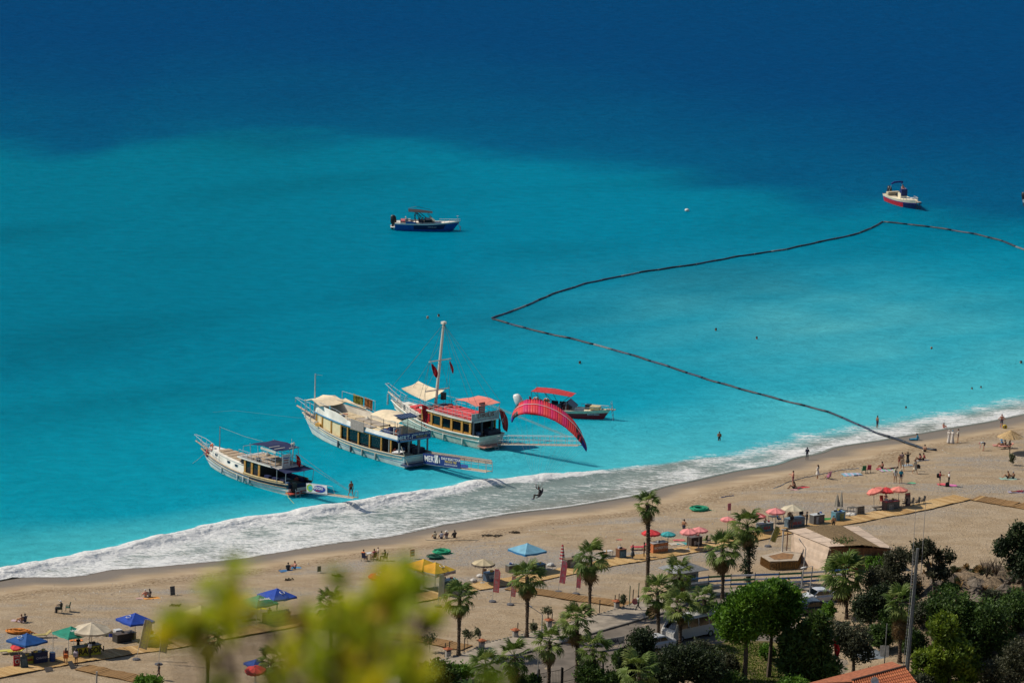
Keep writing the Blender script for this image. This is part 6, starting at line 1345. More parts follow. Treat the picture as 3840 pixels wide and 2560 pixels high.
# ------------------------------------------------------------------ boardwalks of loose planks
BW = [(-260, 2592), (0, 2543), (250, 2494), (510, 2452), (700, 2426), (1000, 2372), (1300, 2315), (1620, 2250), (1800, 2214), (2060, 2172), (2300, 2123), (2640, 2068), (2960, 2003), (3200, 1965), (3323, 1941), (3500, 1908), (3647, 1873)]
PLK = [M('plank_%d' % i, c, .85, .22, 9) for i, c in enumerate(((.46, .29, .115), (.50, .33, .14), (.42, .26, .10), (.53, .36, .17), (.38, .23, .09)))]
PLB = [M('plank_dark_%d' % i, c, .85, .22, 9) for i, c in enumerate(((.25, .14, .05), (.28, .16, .06), (.22, .125, .045)))]
def boardwalk(label, near, width, mats, step=.34, side=1, z=.10):
 """near: the edge line in world space; planks are laid across towards the sea side"""
 P_ = np.array([tuple(q)[:2] for q in near]); sg_ = np.r_[0, np.cumsum(np.linalg.norm(np.diff(P_, axis=0), axis=1))]
 o = thing('boardwalk', label, 'boardwalk', (P_[0][0], P_[0][1], 0), 0, 'plank walks over the sand'); n = int(sg_[-1] / step); rest = {}
 vis = []
 for i in range(n):
  s_ = (i + .5) * step; x = np.interp(s_, sg_, P_[:, 0]); y = np.interp(s_, sg_, P_[:, 1]); x2 = np.interp(s_ + .2, sg_, P_[:, 0]); y2 = np.interp(s_ + .2, sg_, P_[:, 1])
  an = math.atan2(y2 - y, x2 - x) if s_ < sg_[-1] - .2 else an
  vis.append((x, y, an))
 jt = [0.0] * n; seg_len = 9
 for i, (x, y, an) in enumerate(vis):
  blk = i // seg_len; random.seed(blk * 31 + len(near)); off = random.uniform(-.07, .07); zz = random.uniform(0, .02); mi = random.randrange(len(mats)); random.seed(i * 7 + 1)
  if random.random() < .4: mi = random.randrange(len(mats))
  wd = width * random.uniform(.985, 1.015); nx, ny = -math.sin(an) * side, math.cos(an) * side
  cx_, cy_ = x + nx * (wd / 2 + off), y + ny * (wd / 2 + off)
  hz = float(height(cx_, cy_)) + z + zz
  tl_ = Matrix.Rotation(an, 3, 'Z') @ Matrix.Rotation(random.uniform(-.015, .015), 3, 'X')
  q = (Vector((cx_ - P_[0][0], cy_ - P_[0][1], hz)), tl_, mi, wd)
  if i < 296: MB().box(q[0], (step * .90, q[3], .05), rot=q[1]).build('plank', mats[q[2]], o)
  else: rest.setdefault(q[2], MB()).box(q[0], (step * .90, q[3], .05), rot=q[1])
 for mi, mb in rest.items(): mb.build('far_planks', mats[mi], o, kind='stuff')
 random.seed(11)
 for off in (.12, width - .12):
  mb = MB(); pts = []
  for s_ in np.arange(0, sg_[-1], 2.0):
   x = np.interp(s_, sg_, P_[:, 0]); y = np.interp(s_, sg_, P_[:, 1]); i = min(int(s_ / step), n - 1); an = vis[i][2]; xx = x - math.sin(an) * side * off; yy = y + math.cos(an) * side * off
   pts.append(Vector((xx - P_[0][0], yy - P_[0][1], float(height(xx, yy)) + z - .06)))
  if len(pts) > 1: mb.tube(pts, .05, 4).build('joist', M('joist', (.09, .055, .03), .9), o)
 return o
near = [at(x, y) for x, y in BW]; half_ = [at(*q) for q in BW[8:]]
boardwalk('long plank boardwalk running past the left-hand stalls', near[:9], 2.7, PLK); boardwalk('long plank boardwalk running past the right-hand stalls to the corner', near[8:], 2.7, PLK)
boardwalk('short plank walk turning down from the boardwalk corner at the right edge', [at(3640, 1876), at(3795, 1902), at(3960, 1935)], 2.6, PLB + PLK[:1])
boardwalk('brown plank path leading from the left boardwalk to the lower edge', [at(280, 2512), at(400, 2538), at(560, 2572)], 2.3, PLB)
boardwalk('brown plank path leading from the middle stalls to the promenade', [at(1892, 2212), at(2050, 2237), at(2200, 2258), at(2350, 2281)], 2.3, PLB)
boardwalk('brown plank path behind the near foliage by the first palm', [at(1120, 2345), at(1300, 2375), at(1560, 2408), at(1740, 2440)], 2.3, PLB)

# ------------------------------------------------------------------ stalls: counters, cabinets, boards
def counter(k, x, y, w_, d_, h_, label, body_, top_=(.4, .4, .4), front=None, text=None, tcol=(.7, .7, .7), tsize=None, rz=None, prints=(), name='stall_counter', cat='counter', z0=0.0, txoff=0, shelf=True):
 p = g(k, x, y); a = SHORE_ANG if rz is None else R(rz)
 p = p + Vector((-math.sin(a), math.cos(a), 0)) * (d_ / 2); p.z = float(height(p.x, p.y)) + z0
 o = thing(name, label, cat, p, a)
 bm = M('ctr_%.3f_%.3f_%.3f' % body_, body_, .6, .25, 2.2); tm = M('ctr_%.3f_%.3f_%.3f' % top_, top_, .5, .15)
 MB().box((0, 0, h_ / 2 - .02), (w_, d_, h_ - .04)).build('body', bm, o); MB().box((0, 0, h_ + .01), (w_ + .08, d_ + .08, .05)).build('top', tm, o)
 if front: MB().box((0, -d_ / 2 - .015, h_ / 2), (w_ * .96, .03, h_ * .9)).build('front_panel', M('ctr_%.3f_%.3f_%.3f' % front, front, .6, .35, 3.0), o)
 for i, (px_, pz, pw, ph_, c) in enumerate(prints): MB().box((px_ * w_ / 2, -d_ / 2 - .04, pz * h_), (pw * w_, .02, ph_ * h_)).build('printed_panel', M('prn_%.3f_%.3f_%.3f' % c, c, .6, .4, 5), o)
 if text: lettering(text, tsize or h_ * .6, M('let_%.2f%.2f%.2f' % tcol, tcol, .6), o, (txoff, -d_ / 2 - .055, h_ * .55), (1, 0, 0), (0, 0, 1), bold=.03)
 if shelf:
  for i in range(max(2, int(w_ * 1.2))):
   c = random.choice([(.5, .5, .5), (.3, .05, .05), (.05, .1, .3), (.02, .02, .02), (.5, .4, .1)]); MB().box((random.uniform(-.42, .42) * w_, random.uniform(-.25, .3) * d_, h_ + .10 + .04), (random.uniform(.15, .4), random.uniform(.15, .3), random.uniform(.1, .22)), random.random()).build('goods', M('gds_%.2f%.2f%.2f' % c, c, .6, .3), o)
 return o
CT = counter
CT('G', 930, 1288, 2.9, .8, 1.05, 'yellow stall counter with big black letters at left', (.10, .10, .06), (.14, .13, .12), (.44, .40, .03), 'DRAGON', (.015, .015, .012), .82)
CT('G', 433, 1368, 1.5, .7, 1.2, 'dark blue stall counter next to the blue barrel', (.012, .022, .07), (.02, .03, .07), None, 'CABANA', (.35, .36, .4), .30); CT('G', 312, 1378, 1.0, .7, .95, 'yellow-fronted low counter beside the dark blue counter', (.03, .06, .03), (.05, .06, .05), (.35, .32, .03), None, prints=((0, .6, .6, .22, (.25, .05, .03)),))
CT('G', 1330, 1138, 2.2, 1.0, .85, 'dark table set out under the blue parasol with the emblem', (.03, .028, .026), (.09, .07, .055), None); CT('G', 1605, 1195, 1.35, .8, 1.1, 'teal counter behind the second tall banner', (.03, .09, .09), (.05, .16, .13), (.04, .12, .13), prints=((0, .6, .7, .3, (.10, .25, .25)),))
CT('H', 1245, 940, 2.9, .9, 1.05, 'dark green counter under the second green canopy', (.03, .05, .045), (.06, .14, .13), (.04, .09, .07), prints=((-.3, .5, .3, .5, (.02, .02, .02)), (.4, .5, .4, .5, (.06, .12, .05))))
CT('H', 330, 945, 2.2, .8, 1.0, 'brown counter below the pale cream parasol', (.12, .09, .05), (.3, .26, .2), None); CT('I', 770, 690, 1.6, .8, 1.0, 'wooden counter at the left under the yellow parasols', (.30, .19, .08), (.4, .28, .13), None)
CT('I', 1130, 665, 1.7, .8, 1.0, 'pale blue counter under the right of the yellow parasols', (.05, .10, .13), (.25, .42, .52), None)
CT('I', 1528, 600, 1.25, .75, 1.05, 'blue picture-fronted counter under the small cream parasol', (.06, .10, .16), (.12, .22, .34), (.10, .16, .22), prints=((-.1, .6, .5, .4, (.3, .35, .38)), (.3, .3, .3, .3, (.03, .06, .12))))
CT('J', 585, 515, 1.3, .8, 1.0, 'dark counter below the pale blue parasol', (.05, .09, .12), (.06, .18, .28), (.07, .11, .11)); CT('J', 330, 500, 1.4, .7, .75, 'low table heaped with goods left of the second palm crown', (.12, .10, .08), (.2, .22, .2), None)
CT('J', 912, 462, 2.0, .8, 1.05, 'picture-fronted counter behind the red pennants', (.10, .08, .06), (.2, .14, .08), (.14, .12, .10), prints=((-.2, .5, .4, .6, (.30, .30, .28)), (.3, .45, .35, .5, (.08, .12, .12))))
CT('J', 1376, 372, .95, .7, 1.05, 'small brown kiosk cabinet with sea pictures on the boardwalk', (.16, .07, .03), (.24, .09, .04), (.06, .10, .12), prints=((0, .5, .75, .6, (.10, .20, .28)),))
CT('K', 555, 858, 2.05, .85, 1.15, 'orange counter with white lettering', (.50, .16, .06), (.35, .33, .32), (.50, .17, .06), 'ROBERTO', (.65, .60, .52), .40); CT('K', 980, 782, 1.5, .85, 1.1, 'dark counter with a pale animal silhouette below the pink pair of parasols', (.05, .035, .03), (.12, .10, .09), (.03, .02, .02), prints=((-.35, .45, .22, .4, (.40, .38, .36)), (.2, .4, .3, .25, (.35, .32, .3))))
CT('L', 235, 770, 1.9, .8, 1.05, 'counter with red and white lettering below the pink parasol', (.10, .16, .17), (.40, .42, .42), (.10, .18, .2), 'RELA', (.45, .05, .04), .42); CT('L', 590, 722, 2.25, .9, 1.15, 'blue-grey counter with red lettering below the cream parasol', (.10, .15, .19), (.16, .24, .30), (.20, .22, .24), 'RELAX', (.50, .05, .03), .42, prints=((0, .25, .9, .25, (.10, .12, .13)),))
CT('L', 850, 680, 1.55, .8, 1.15, 'glazed white-topped display cabinet on the boardwalk', (.10, .10, .10), (.50, .52, .52), (.09, .08, .08), prints=((-.3, .5, .3, .7, (.30, .32, .34)), (.25, .5, .4, .6, (.14, .10, .09)))); CT('L', 1100, 640, 1.45, .8, 1.05, 'blue cabinet with photo panels and a blue tray on top', (.10, .26, .34), (.18, .30, .36), (.16, .28, .33), prints=((-.25, .5, .4, .7, (.06, .20, .26)), (.25, .5, .4, .7, (.26, .27, .10))))
CT('L', 1720, 510, 1.95, .85, 1.05, 'red counter with a framed top under the three parasols', (.10, .06, .05), (.30, .05, .05), (.13, .13, .12), prints=((-.3, .4, .35, .6, (.28, .27, .25)), (.3, .4, .4, .6, (.10, .10, .10))))
b_ = g('L', 1105, 530); 
def board(k, x, y, w_, h_, label, col, prints=(), lean=10, rz=None, feet=True, name='sign_board', z=.05, text=None, tcol=(.7, .7, .7), tsize=.3):
 p = g(k, x, y); o = thing(name, label, 'sign', p, SHORE_ANG if rz is None else R(rz)); rm = Matrix.Rotation(R(-lean), 3, 'X')
 MB().box(rm @ Vector((0, 0, h_ / 2 + z)), (w_, .05, h_), rot=rm).build('board', M('brd_%.3f_%.3f_%.3f' % col, col, .6, .2, 3), o)
 for q in (-.45, .45): MB().bar((q * w_, .0, 0), rm @ Vector((q * w_, .03, h_ + z)), .022, 4).build('leg', POLE(), o); 
 if feet: 
  for q in (-.4, .4): MB().bar((q * w_, .45, 0), rm @ Vector((q * w_, .04, h_ * .9)), .02, 4).build('strut', POLE(), o)
 for px_, pz, pw, ph_, c in prints: MB().box(rm @ Vector((px_ * w_, -.035, pz * h_ + z)), (pw * w_, .02, ph_ * h_), rot=rm).build('printed_panel', M('prn_%.3f_%.3f_%.3f' % c, c, .6, .3, 4), o)
 if text: lettering(text, tsize, M('let_%.2f%.2f%.2f' % tcol, tcol, .6), o, rm @ Vector((0, -.06, h_ * .6 + z)), (1, 0, 0), rm @ Vector((0, 0, 1)))
 return o
q = board('G', 178, 1400, .75, 1.15, 'red sign board with a white ring at the far left stall', (.50, .05, .06), ((0, .88, .6, .08, (.6, .5, .48)),), 4, text='UYGUN', tcol=(.7, .62, .6), tsize=.16)
MB().ring((0, -.06, .62), .2, .035, 14, 4, (0, 1, 0)).build('printed_ring', M('print_white', (.7, .68, .64), .7), q)
board('G', 262, 1418, .8, 1.2, 'leaning dark menu board beside the red sign', (.05, .07, .07), ((0, .5, .7, .6, (.09, .12, .12)),), 16)
board('G', 525, 1450, .85, .55, 'low grey board lying tilted on the edge of the boardwalk', (.14, .12, .10), (), 50, feet=False); board('G', 770, 1420, .5, 1.0, 'dark fallen signboard at the start of the brown plank path', (.06, .055, .05), (), 55, rz=30, feet=False)
board('I', 762, 375, .55, .75, 'small red and white notice on two legs in the shingle', (.38, .10, .08), ((0, .75, .8, .2, (.5, .45, .42)), (0, .3, .8, .25, (.5, .45, .42))), 2, feet=False, z=.35)
board('K', 1362, 395, .45, .85, 'pink notice board on a post right of the green net', (.48, .14, .16), ((0, .5, .8, .1, (.3, .08, .1)),), 0, feet=False, z=.4); board('L', 1895, 470, .75, 1.6, 'tall dark red picture board beside the red counter', (.12, .05, .05), ((0, .45, .8, .5, (.22, .17, .15)), (0, .92, .9, .1, (.42, .06, .07))), 4)
board('L', 1345, 570, 1.05, 1.0, 'dark lattice panel standing by the white sacks', (.07, .06, .05), ((-.3, .5, .06, .9, (.22, .19, .15)), (0, .5, .06, .9, (.22, .19, .15)), (.3, .5, .06, .9, (.22, .19, .15)), (0, .25, .95, .05, (.2, .18, .15)), (0, .55, .95, .05, (.2, .18, .15)), (0, .8, .95, .05, (.2, .18, .15))), 6)
board('G', 1815, 650, .55, .95, 'grey folded beach chair standing upright in the shingle', (.075, .08, .085), ((0, .35, .8, .05, (.16, .16, .16)),), 8, name='folded_chair'); board('H', 1670, 412, .45, .6, 'small grey square notice standing alone behind the near foliage', (.13, .13, .10), ((0, .5, .06, .9, (.05, .05, .05)),), 0, feet=False, z=.15)
# ------------------------------------------------------------------ seats and tables
def chair(k, x, y, rz, col, label, folding=False, group='loose chairs on the beach'):
 o = thing('chair', label, 'chair', g(k, x, y), R(rz), group); m = M('chr_%.2f%.2f%.2f' % col, col, .7, .2)
 MB().box((0, 0, .43), (.46, .46, .05)).build('seat', m, o); MB().box((-.23, 0, .74), (.05, .46, .55), rot=Matrix.Rotation(R(-10), 3, 'Y')).build('backrest', m, o)
 fm = M('chair_frame', (.05, .05, .05), .5)
 for sx in (-1, 1):
  for sy in (-1, 1): MB().bar((sx * .2, sy * .21, .42), (sx * (.25 if not folding else -.22), sy * .22, 0), .02, 4).build('leg', fm, o)
 for sy in (-1, 1): MB().box((0, sy * .24, .62), (.44, .05, .04)).build('armrest', m, o)
 return o
chair('G', 628, 832, 175, (.03, .05, .03), 'dark camping chair with a person in black on it'); chair('G', 712, 815, 175, (.03, .09, .06), 'empty dark green camping chair near the person in black')
chair('G', 290, 1155, 60, (.02, .02, .02), 'black chair under the blue parasol at far left') if False else None
for (x, y), c, lab, f in (((300, 395), NVY, 'navy chair under the person in orange', 60), ((390, 390), (.08, .04, .03), 'brown chair under the person in pink', 130), ((500, 395), BLK, 'black chair under the person in black at the beach table', 170)): chair('I', x, y, f, c, lab)
chair('M', 848, 812, 100, (.02, .16, .07), 'green folding chair standing on the right-hand beach', True); chair('M', 895, 805, 100, (.42, .05, .09), 'red folding chair next to the green one', True); chair('M', 518, 868, 150, (.5, .2, .3), 'pink low chair on the right-hand beach', True)
for (x, y), lab in (((1855, 470), 'black chair left of the tall picture board'), ((1935, 462), 'black chair right of the tall picture board'), ((2005, 455), 'black armchair, second from the right end of the stalls'), ((2068, 440), 'black armchair at the right end of the stalls')): chair('L', x, y, 200, BLK, lab)
chair('L', 1595, 440, -60, (.42, .07, .05), 'red chair of the vendor at the red counter'); chair('L', 380, 655, 20, (.03, .13, .30), 'blue plastic chair under the pink parasol'); chair('L', 455, 668, 0, (.03, .05, .13), 'dark blue chair left of the cream parasol counter'); chair('K', 1120, 752, 180, BLK, 'black swivel chair right of the dark counter'); chair('K', 1075, 745, 150, (.10, .16, .03), 'green chair behind the dark counter'); chair('I', 1455, 560, -90, (.28, .14, .06), 'brown chair behind the blue picture-fronted counter'); chair('J', 1195, 375, 190, (.30, .18, .07), 'wooden chair beside the third palm'); chair('L', 640, 605, -90, BLK, 'black chair behind the cream parasol counter')
def table(k, x, y, w_, d_, h_, label, col=(.06, .06, .06), name='table'):
 o = thing(name, label, 'table', g(k, x, y), SHORE_ANG); MB().box((0, 0, h_), (w_, d_, .05)).build('table_top', M('tbl_%.2f%.2f%.2f' % col, col, .6), o)
 for sx in (-1, 1):
  for sy in (-1, 1): MB().bar((sx * w_ * .45, sy * d_ * .42, h_), (sx * w_ * .45, sy * d_ * .42, 0), .025, 4).build('leg', M('table_leg', (.05, .05, .05), .5), o)
 return o
table('L', 318, 655, 1.1, .8, .75, 'dark square table beside the blue plastic chair'); table('I', 345, 375, .9, .7, .7, 'white table in the middle of the beach table group', (.55, .55, .53)); table('L', 1235, 545, 1.0, .6, .7, 'folding table beside the white sacks', (.10, .09, .07)); table('J', 1235, 345, 1.0, .6, .6, 'white low table behind the third palm', (.5, .5, .48))
def lounger(k, x, y, rz, label, col=(.4, .25, .1)):
 o = thing('sun_lounger', label, 'sun lounger', g(k, x, y), R(rz)); MB().box((-.25, 0, .32), (1.35, .62, .06)).build('seat', M('lng_%.2f%.2f' % col[:2], col, .8), o); MB().box((.68, 0, .5), (.66, .62, .06), rot=Matrix.Rotation(R(-38), 3, 'Y')).build('backrest', M('lng_%.2f%.2f' % col[:2]), o)
 for sx in (-.8, .4):
  for sy in (-.27, .27): MB().bar((sx, sy, .3), (sx, sy, 0), .025, 4).build('leg', POLE(), o)
lounger('H', 905, 905, 40, 'reddish lounger half hidden behind the near foliage', (.22, .08, .03)); lounger('G', 440, 1090, 20, 'yellow and black lounger behind the blue parasol at far left', (.35, .28, .10)); lounger('G', 90, 1255, 25, 'yellow and white deckchair at the far left', (.50, .44, .12)); lounger('G', 170, 1260, 25, 'second yellow deckchair under the small tilted red parasol', (.46, .40, .06)); lounger('K', 300, 815, 10, 'red and white covered lounger left of the orange counter', (.48, .06, .08))
lounger('M', 2180, 580, 10, 'lounger with a coral towel under the straw parasol', (.45, .20, .15)); lounger('L', 1570, 500, 30, 'dark lounger frame left of the red counter', (.10, .08, .06))
# ------------------------------------------------------------------ barrels, boxes, bags, balls
def lone(mb, name, mat, label, cat, loc, rz=0, smooth=False, kind=None):
 o = mb.build(name, mat, None, smooth, kind); o.location = loc; o.rotation_euler.z = rz; tag(o, label, cat); return o
bar = thing('barrel', 'tall blue plastic barrel with a white lid at the left stall', 'barrel', g('G', 550, 1350)); MB().lathe([(.26, 0), (.31, .12), (.30, .4), (.32, .5), (.30, .6), (.31, .95), (.28, 1.02)], 14).build('body', M('barrel_blue', (.02, .06, .20), .5, .15), bar, smooth=True); MB().lathe([(.29, 1.02), (.29, 1.06), (.02, 1.07)], 14).build('lid', M('lid_white', (.5, .52, .55), .6), bar)
b2 = thing('barrel', 'white barrel with a green lid beside the brown counter', 'barrel', g('H', 205, 965)); MB().lathe([(.26, 0), (.30, .3), (.33, .9)], 14).build('body', M('barrel_white', (.48, .50, .48), .6), b2, smooth=True); MB().lathe([(.36, .9), (.36, .97), (.05, 1.12)], 14).build('lid', M('lid_green', (.02, .22, .12), .6), b2)
b3 = thing('barrel', 'blue and yellow tub behind the dark table', 'tub', g('G', 1165, 1080)); MB().lathe([(.2, 0), (.24, .5)], 10).build('body', M('tub_blue', (.02, .04, .25), .6), b3); MB().lathe([(.25, .42), (.25, .5)], 10).build('rim', M('tub_yellow', (.45, .38, .05), .6), b3)
b4 = thing('fridge', 'white drinks cooler at the left end of the dark table', 'cooler', g('G', 1235, 1100), SHORE_ANG); MB().box((0, 0, .45), (.75, .6, .9)).build('body', M('cooler_white', (.5, .5, .5), .5), b4); MB().box((0, 0, .93), (.78, .63, .06)).build('lid', M('cooler_lid', (.55, .56, .56), .5), b4); MB().box((0, -.31, .7), (.2, .03, .04)).build('handle', BLACK(), b4)
t_ = g('L', 1100, 640); lone(MB().lathe([(.02, 0), (.30, .0), (.38, .10), (.36, .10), (.28, .03), (.02, .03)], 14), 'tray', M('tray_blue', (.03, .12, .45), .4), 'round blue tray lying on the blue cabinet', 'tray', (t_.x - math.sin(SHORE_ANG) * .4, t_.y + math.cos(SHORE_ANG) * .4, t_.z + 1.09))
yb = thing('beach_ball', 'yellow and black rubber ring beside the man with hands on hips', 'swim ring', g('M', 2172, 392)); MB().ring((0, 0, .26), .2, .11, 14, 7, (.3, 1, .2)).build('ring', M('ring_yellow', (.55, .40, .03), .5), yb, smooth=True); MB().box((.05, -.05, .26), (.12, .2, .3)).build('handle', BLACK(), yb)
bp = g('M', 1540, 870); ob = MB().loft([[Vector((x * r, y * r * .6, z)) for x, y in ((1, 1), (-1, 1), (-1, -1), (1, -1))] for z, r in ((0, .16), (.1, .2), (.4, .19), (.5, .1))], caps=True); lone(ob, 'backpack', BLACK(), 'black backpack worn by the person in the red top', 'backpack', g('M', 1560, 925) + Vector((-.2, 0, .95)), R(0))
lone(MB().loft([[Vector((x * r, y * r * .6, z)) for x, y in ((1, 1), (-1, 1), (-1, -1), (1, -1))] for z, r in ((0, .18), (.12, .22), (.42, .2), (.52, .1))], caps=True), 'backpack', M('pack_lilac', (.42, .36, .40), .8, .3), 'lilac backpack worn by a woman on the boardwalk', 'backpack', g('G', 798, 1380) + Vector((-.05, -.22, .92)))
lone(MB().loft([[Vector((x * r, y * r * .5, z)) for x, y in ((1, 1), (-1, 1), (-1, -1), (1, -1))] for z, r in ((0, .22), (.12, .24), (.4, .2), (.46, .08))], caps=True), 'bag', M('bag_orange', (.62, .15, .03), .7, .2), 'orange bag carried by a woman on the boardwalk', 'bag', g('G', 690, 1372) + Vector((.02, -.24, .72)))
lone(MB().loft([[Vector((x * r, y * r * .5, z)) for x, y in ((1, 1), (-1, 1), (-1, -1), (1, -1))] for z, r in ((0, .25), (.1, .27), (.4, .2), (.5, .05))], caps=True), 'bag', BLACK(), 'dark bag carried by the striding woman in the pale dress', 'bag', g('M', 1350, 790) + Vector((.1, 0, .35)))
lone(MB().loft([[Vector((x * r, y * r * .6, z)) for x, y in ((1, 1), (-1, 1), (-1, -1), (1, -1))] for z, r in ((0, .2), (.15, .25), (.45, .2), (.55, .05))], caps=True), 'bag', BLACK(), 'black rucksack standing on the pink towel', 'bag', g('M', 1632, 935))
for i, (k, x, y, c, lab) in enumerate((('L', 1215, 570, (.48, .46, .42), 'white plastic sack, left of the heap by the lattice panel'), ('L', 1255, 575, (.5, .48, .44), 'white plastic sack, right of the heap by the lattice panel'), ('I', 1350, 590, (.45, .42, .38), 'bundle of pale cloth left of the small cream parasol base'), ('I', 1420, 548, (.5, .48, .45), 'white bundle behind the small cream parasol pole'), ('J', 685, 440, (.5, .5, .48), 'white sheet of plastic by the furled striped parasol'), ('K', 460, 1568, (.4, .4, .4), 'white plastic sack at the foot of a promenade palm'))):
 mb = MB(); rows = []
 for z, r in ((0, .36), (.08, .46), (.22, .40), (.34, .2), (.38, .04)): rows.append([Vector((r * (1 + .22 * math.sin(3 * q + i) + .1 * math.sin(7 * q)) * math.cos(q), .8 * r * (1 + .18 * math.cos(4 * q + i)) * math.sin(q), z)) for q in np.linspace(0, 2 * math.pi, 15)[:-1]])
 lone(mb.loft(rows, caps=True), 'sack', M('sack_%d' % i, c, .6, .25, 6), lab, 'sack', g(k, x, y), i, True)
lone(cloth([[Vector((x, y, .05 + .04 * math.sin(x * 5 + y * 4))) for x in np.linspace(-1.2, 1.2, 9)] for y in np.linspace(-1.6, 1.2, 7)], .03), 'turf_mat', M('green_turf', (.03, .20, .04), .95, .25, 9), 'green artificial turf mat under the blue cabinet', 'mat', g('L', 1050, 625), SHORE_ANG)
# ------------------------------------------------------------------ towels on the sand
def towel(k, x, y, L_, W_, rz, col, label, col2=None):
 rows = [[Vector((L_ * (u_ - .5), W_ * (v_ - .5) + .03 * math.sin(9 * u_), .035 + .025 * math.sin(7 * u_ + 4 * v_))) for u_ in np.linspace(0, 1, 9)] for v_ in np.linspace(0, 1, 5)]
 p = g(k, x, y); o = thing('beach_towel', label, 'towel', p, R(rz), 'towels on the sand'); cloth(rows, .02).build('cloth', M('twl_%.2f%.2f%.2f' % col, col, .95, .2, 3), o)
 if col2:
  for q in (-.3, .0, .3): MB().box((q * L_, 0, .072), (.12 * L_, W_ * .96, .012)).build('stripe', M('twl_%.2f%.2f%.2f' % col2, col2, .95, .2), o)
for a_ in (('G', 1590, 678, 1.7, .9, 20, (.62, .26, .05), 'orange towel under the couple right of the camping chairs'), ('G', 1490, 680, 1.3, .7, 20, (.45, .3, .26), 'rose towel left of the orange one'), ('G', 190, 918, 1.5, .8, 160, (.45, .34, .36), 'pale pink towel of the couple at far left'),
           ('H', 1330, 392, 1.6, 1.0, 20, (.04, .14, .30), 'blue towel under the person in black'), ('H', 1430, 360, 1.1, .8, 10, (.04, .20, .38), 'bright blue towel under the bare-chested man'), ('M', 740, 825, 2.4, 1.6, 12, (.20, .38, .48), 'pale blue and mint towels spread left of the folding chairs', (.46, .42, .55)),
           ('M', 800, 832, 1.2, .8, 12, (.03, .04, .07), 'dark towel beside the folding chairs'), ('M', 1085, 785, 2.2, 1.2, 15, (.44, .34, .46), 'striped towel under the lying sunbather', (.20, .42, .30)), ('M', 1020, 772, 1.5, .9, 10, (.5, .10, .14), 'red towel left of the lying sunbather'), ('M', 285, 945, 1.6, .8, 10, (.45, .03, .04), 'red towel right of the man in maroon shorts'), ('M', 225, 950, 1.1, .8, 10, (.04, .03, .03), 'black towel at the feet of the man in maroon shorts'), ('M', 195, 965, .9, .5, 10, (.5, .28, .28), 'pink cloth in front of the man in maroon shorts'),
           ('M', 1260, 738, 1.4, 1.0, 10, (.32, .42, .48), 'pale blue towel behind the group'), ('M', 1400, 690, 1.7, .9, 15, (.5, .47, .45), 'white towel under the dark-haired woman'), ('M', 1590, 915, 1.3, 1.0, 10, (.60, .10, .12), 'red towel between the two standing people'), ('M', 1665, 925, 1.4, .9, 10, (.60, .16, .36), 'magenta towel under the black rucksack'), ('M', 2200, 862, 2.0, 1.2, 10, (.30, .44, .36), 'mint towel under the sitting pair at the right'), ('M', 1295, 902, 1.0, .6, 10, (.10, .36, .20), 'small green net cloth on the sand by the walkers'),
           ('T', 830, 1352, 2.0, .9, 5, (.34, .30, .40), 'lilac towel under the sunbather in red'), ('T', 610, 665, 2.2, 1.1, 5, (.50, .22, .18), 'coral mat at the left under the straw parasol'), ('K', 770, 705, 1.3, .8, 10, (.5, .12, .12), 'red cloth drying behind the orange counter'), ('K', 820, 745, 1.5, 1.0, 10, (.06, .27, .27), 'turquoise sheet beside the dark counter'), ('K', 740, 750, 1.6, 1.2, 20, (.46, .40, .33), 'beige sheets behind the orange counter'), ('K', 68, 700, .7, .3, 5, (.5, .12, .10), 'tiny red cloth alone on the shingle'), ('H', 1030, 790, 1.8, .8, 10, (.5, .42, .04), 'yellow cloth under the second green canopy'), ('G', 800, 1120, 1.3, .7, 10, (.62, .20, .05), 'orange cloth hung below the green canopy')): towel(*a_)
# ------------------------------------------------------------------ coils of rope and nets
def coil(k, x, y, r, label, col, loops=11, flat=.6, tail=True, name='rope_coil', cat='rope coil', seed=0):
 rnd = random.Random(seed); pts = []
 for i in range(loops * 14):
  q = i / 14 * 2 * math.pi; rr = r * (.62 + .38 * rnd.random() ** .5 * (1 if i % 14 else 1)); rr = r * (.70 + .22 * math.sin(i * .173 + seed) + .06 * rnd.random())
  pts.append(Vector((rr * math.cos(q) + .12 * math.sin(i * .05), flat * 1.6 * rr * math.sin(q), .05 + .26 * (i / (loops * 14)) + .05 * rnd.random())))
 if tail: pts += [Vector((r * 1.3 + .3 * j, -.2 - .12 * j, .04)) for j in range(4)]
 o = thing(name, label, cat, g(k, x, y)); MB().tube(pts, .055, 4).build('rope', M('rope_%.2f%.2f%.2f' % col, col, .8, .35, 5), o, smooth=True)
coil('I', 1045, 318, .98, 'bright green coil of rope on the shingle', (.01, .30, .15), 14, seed=1); coil('I', 985, 370, .95, 'dark green coil of rope in front of the bright one', (.012, .09, .06), 9, seed=2); coil('K', 1010, 352, 1.1, 'green coil of rope above the pink parasols', (.01, .27, .15), 13, seed=3); coil('G', 195, 1042, 1.35, 'orange coil of rope behind the blue parasol at far left', (.58, .20, .03), 12, .35, seed=4); coil('G', 1110, 1060, .65, 'pale green tangle of net behind the beige parasol', (.20, .38, .28), 8, seed=5)
def line(pts, label, col, r=.03):
 w3 = [g(*q) + Vector((0, 0, .04)) for q in pts]; out = []
 for a, b in zip(w3[:-1], w3[1:]):
  for j in range(8): p = a.lerp(b, j / 8); out.append(Vector((p.x + .08 * math.sin(j * 1.7 + p.x), p.y + .1 * math.cos(j * 2.1), float(height(p.x, p.y)) + .04)))
 o = MB().tube([p - out[0] for p in out], r, 4).build('mooring_rope', M('rpe_%.2f%.2f' % col[:2], col, .9, .3), None); o.location = out[0]; tag(o, label, 'rope')
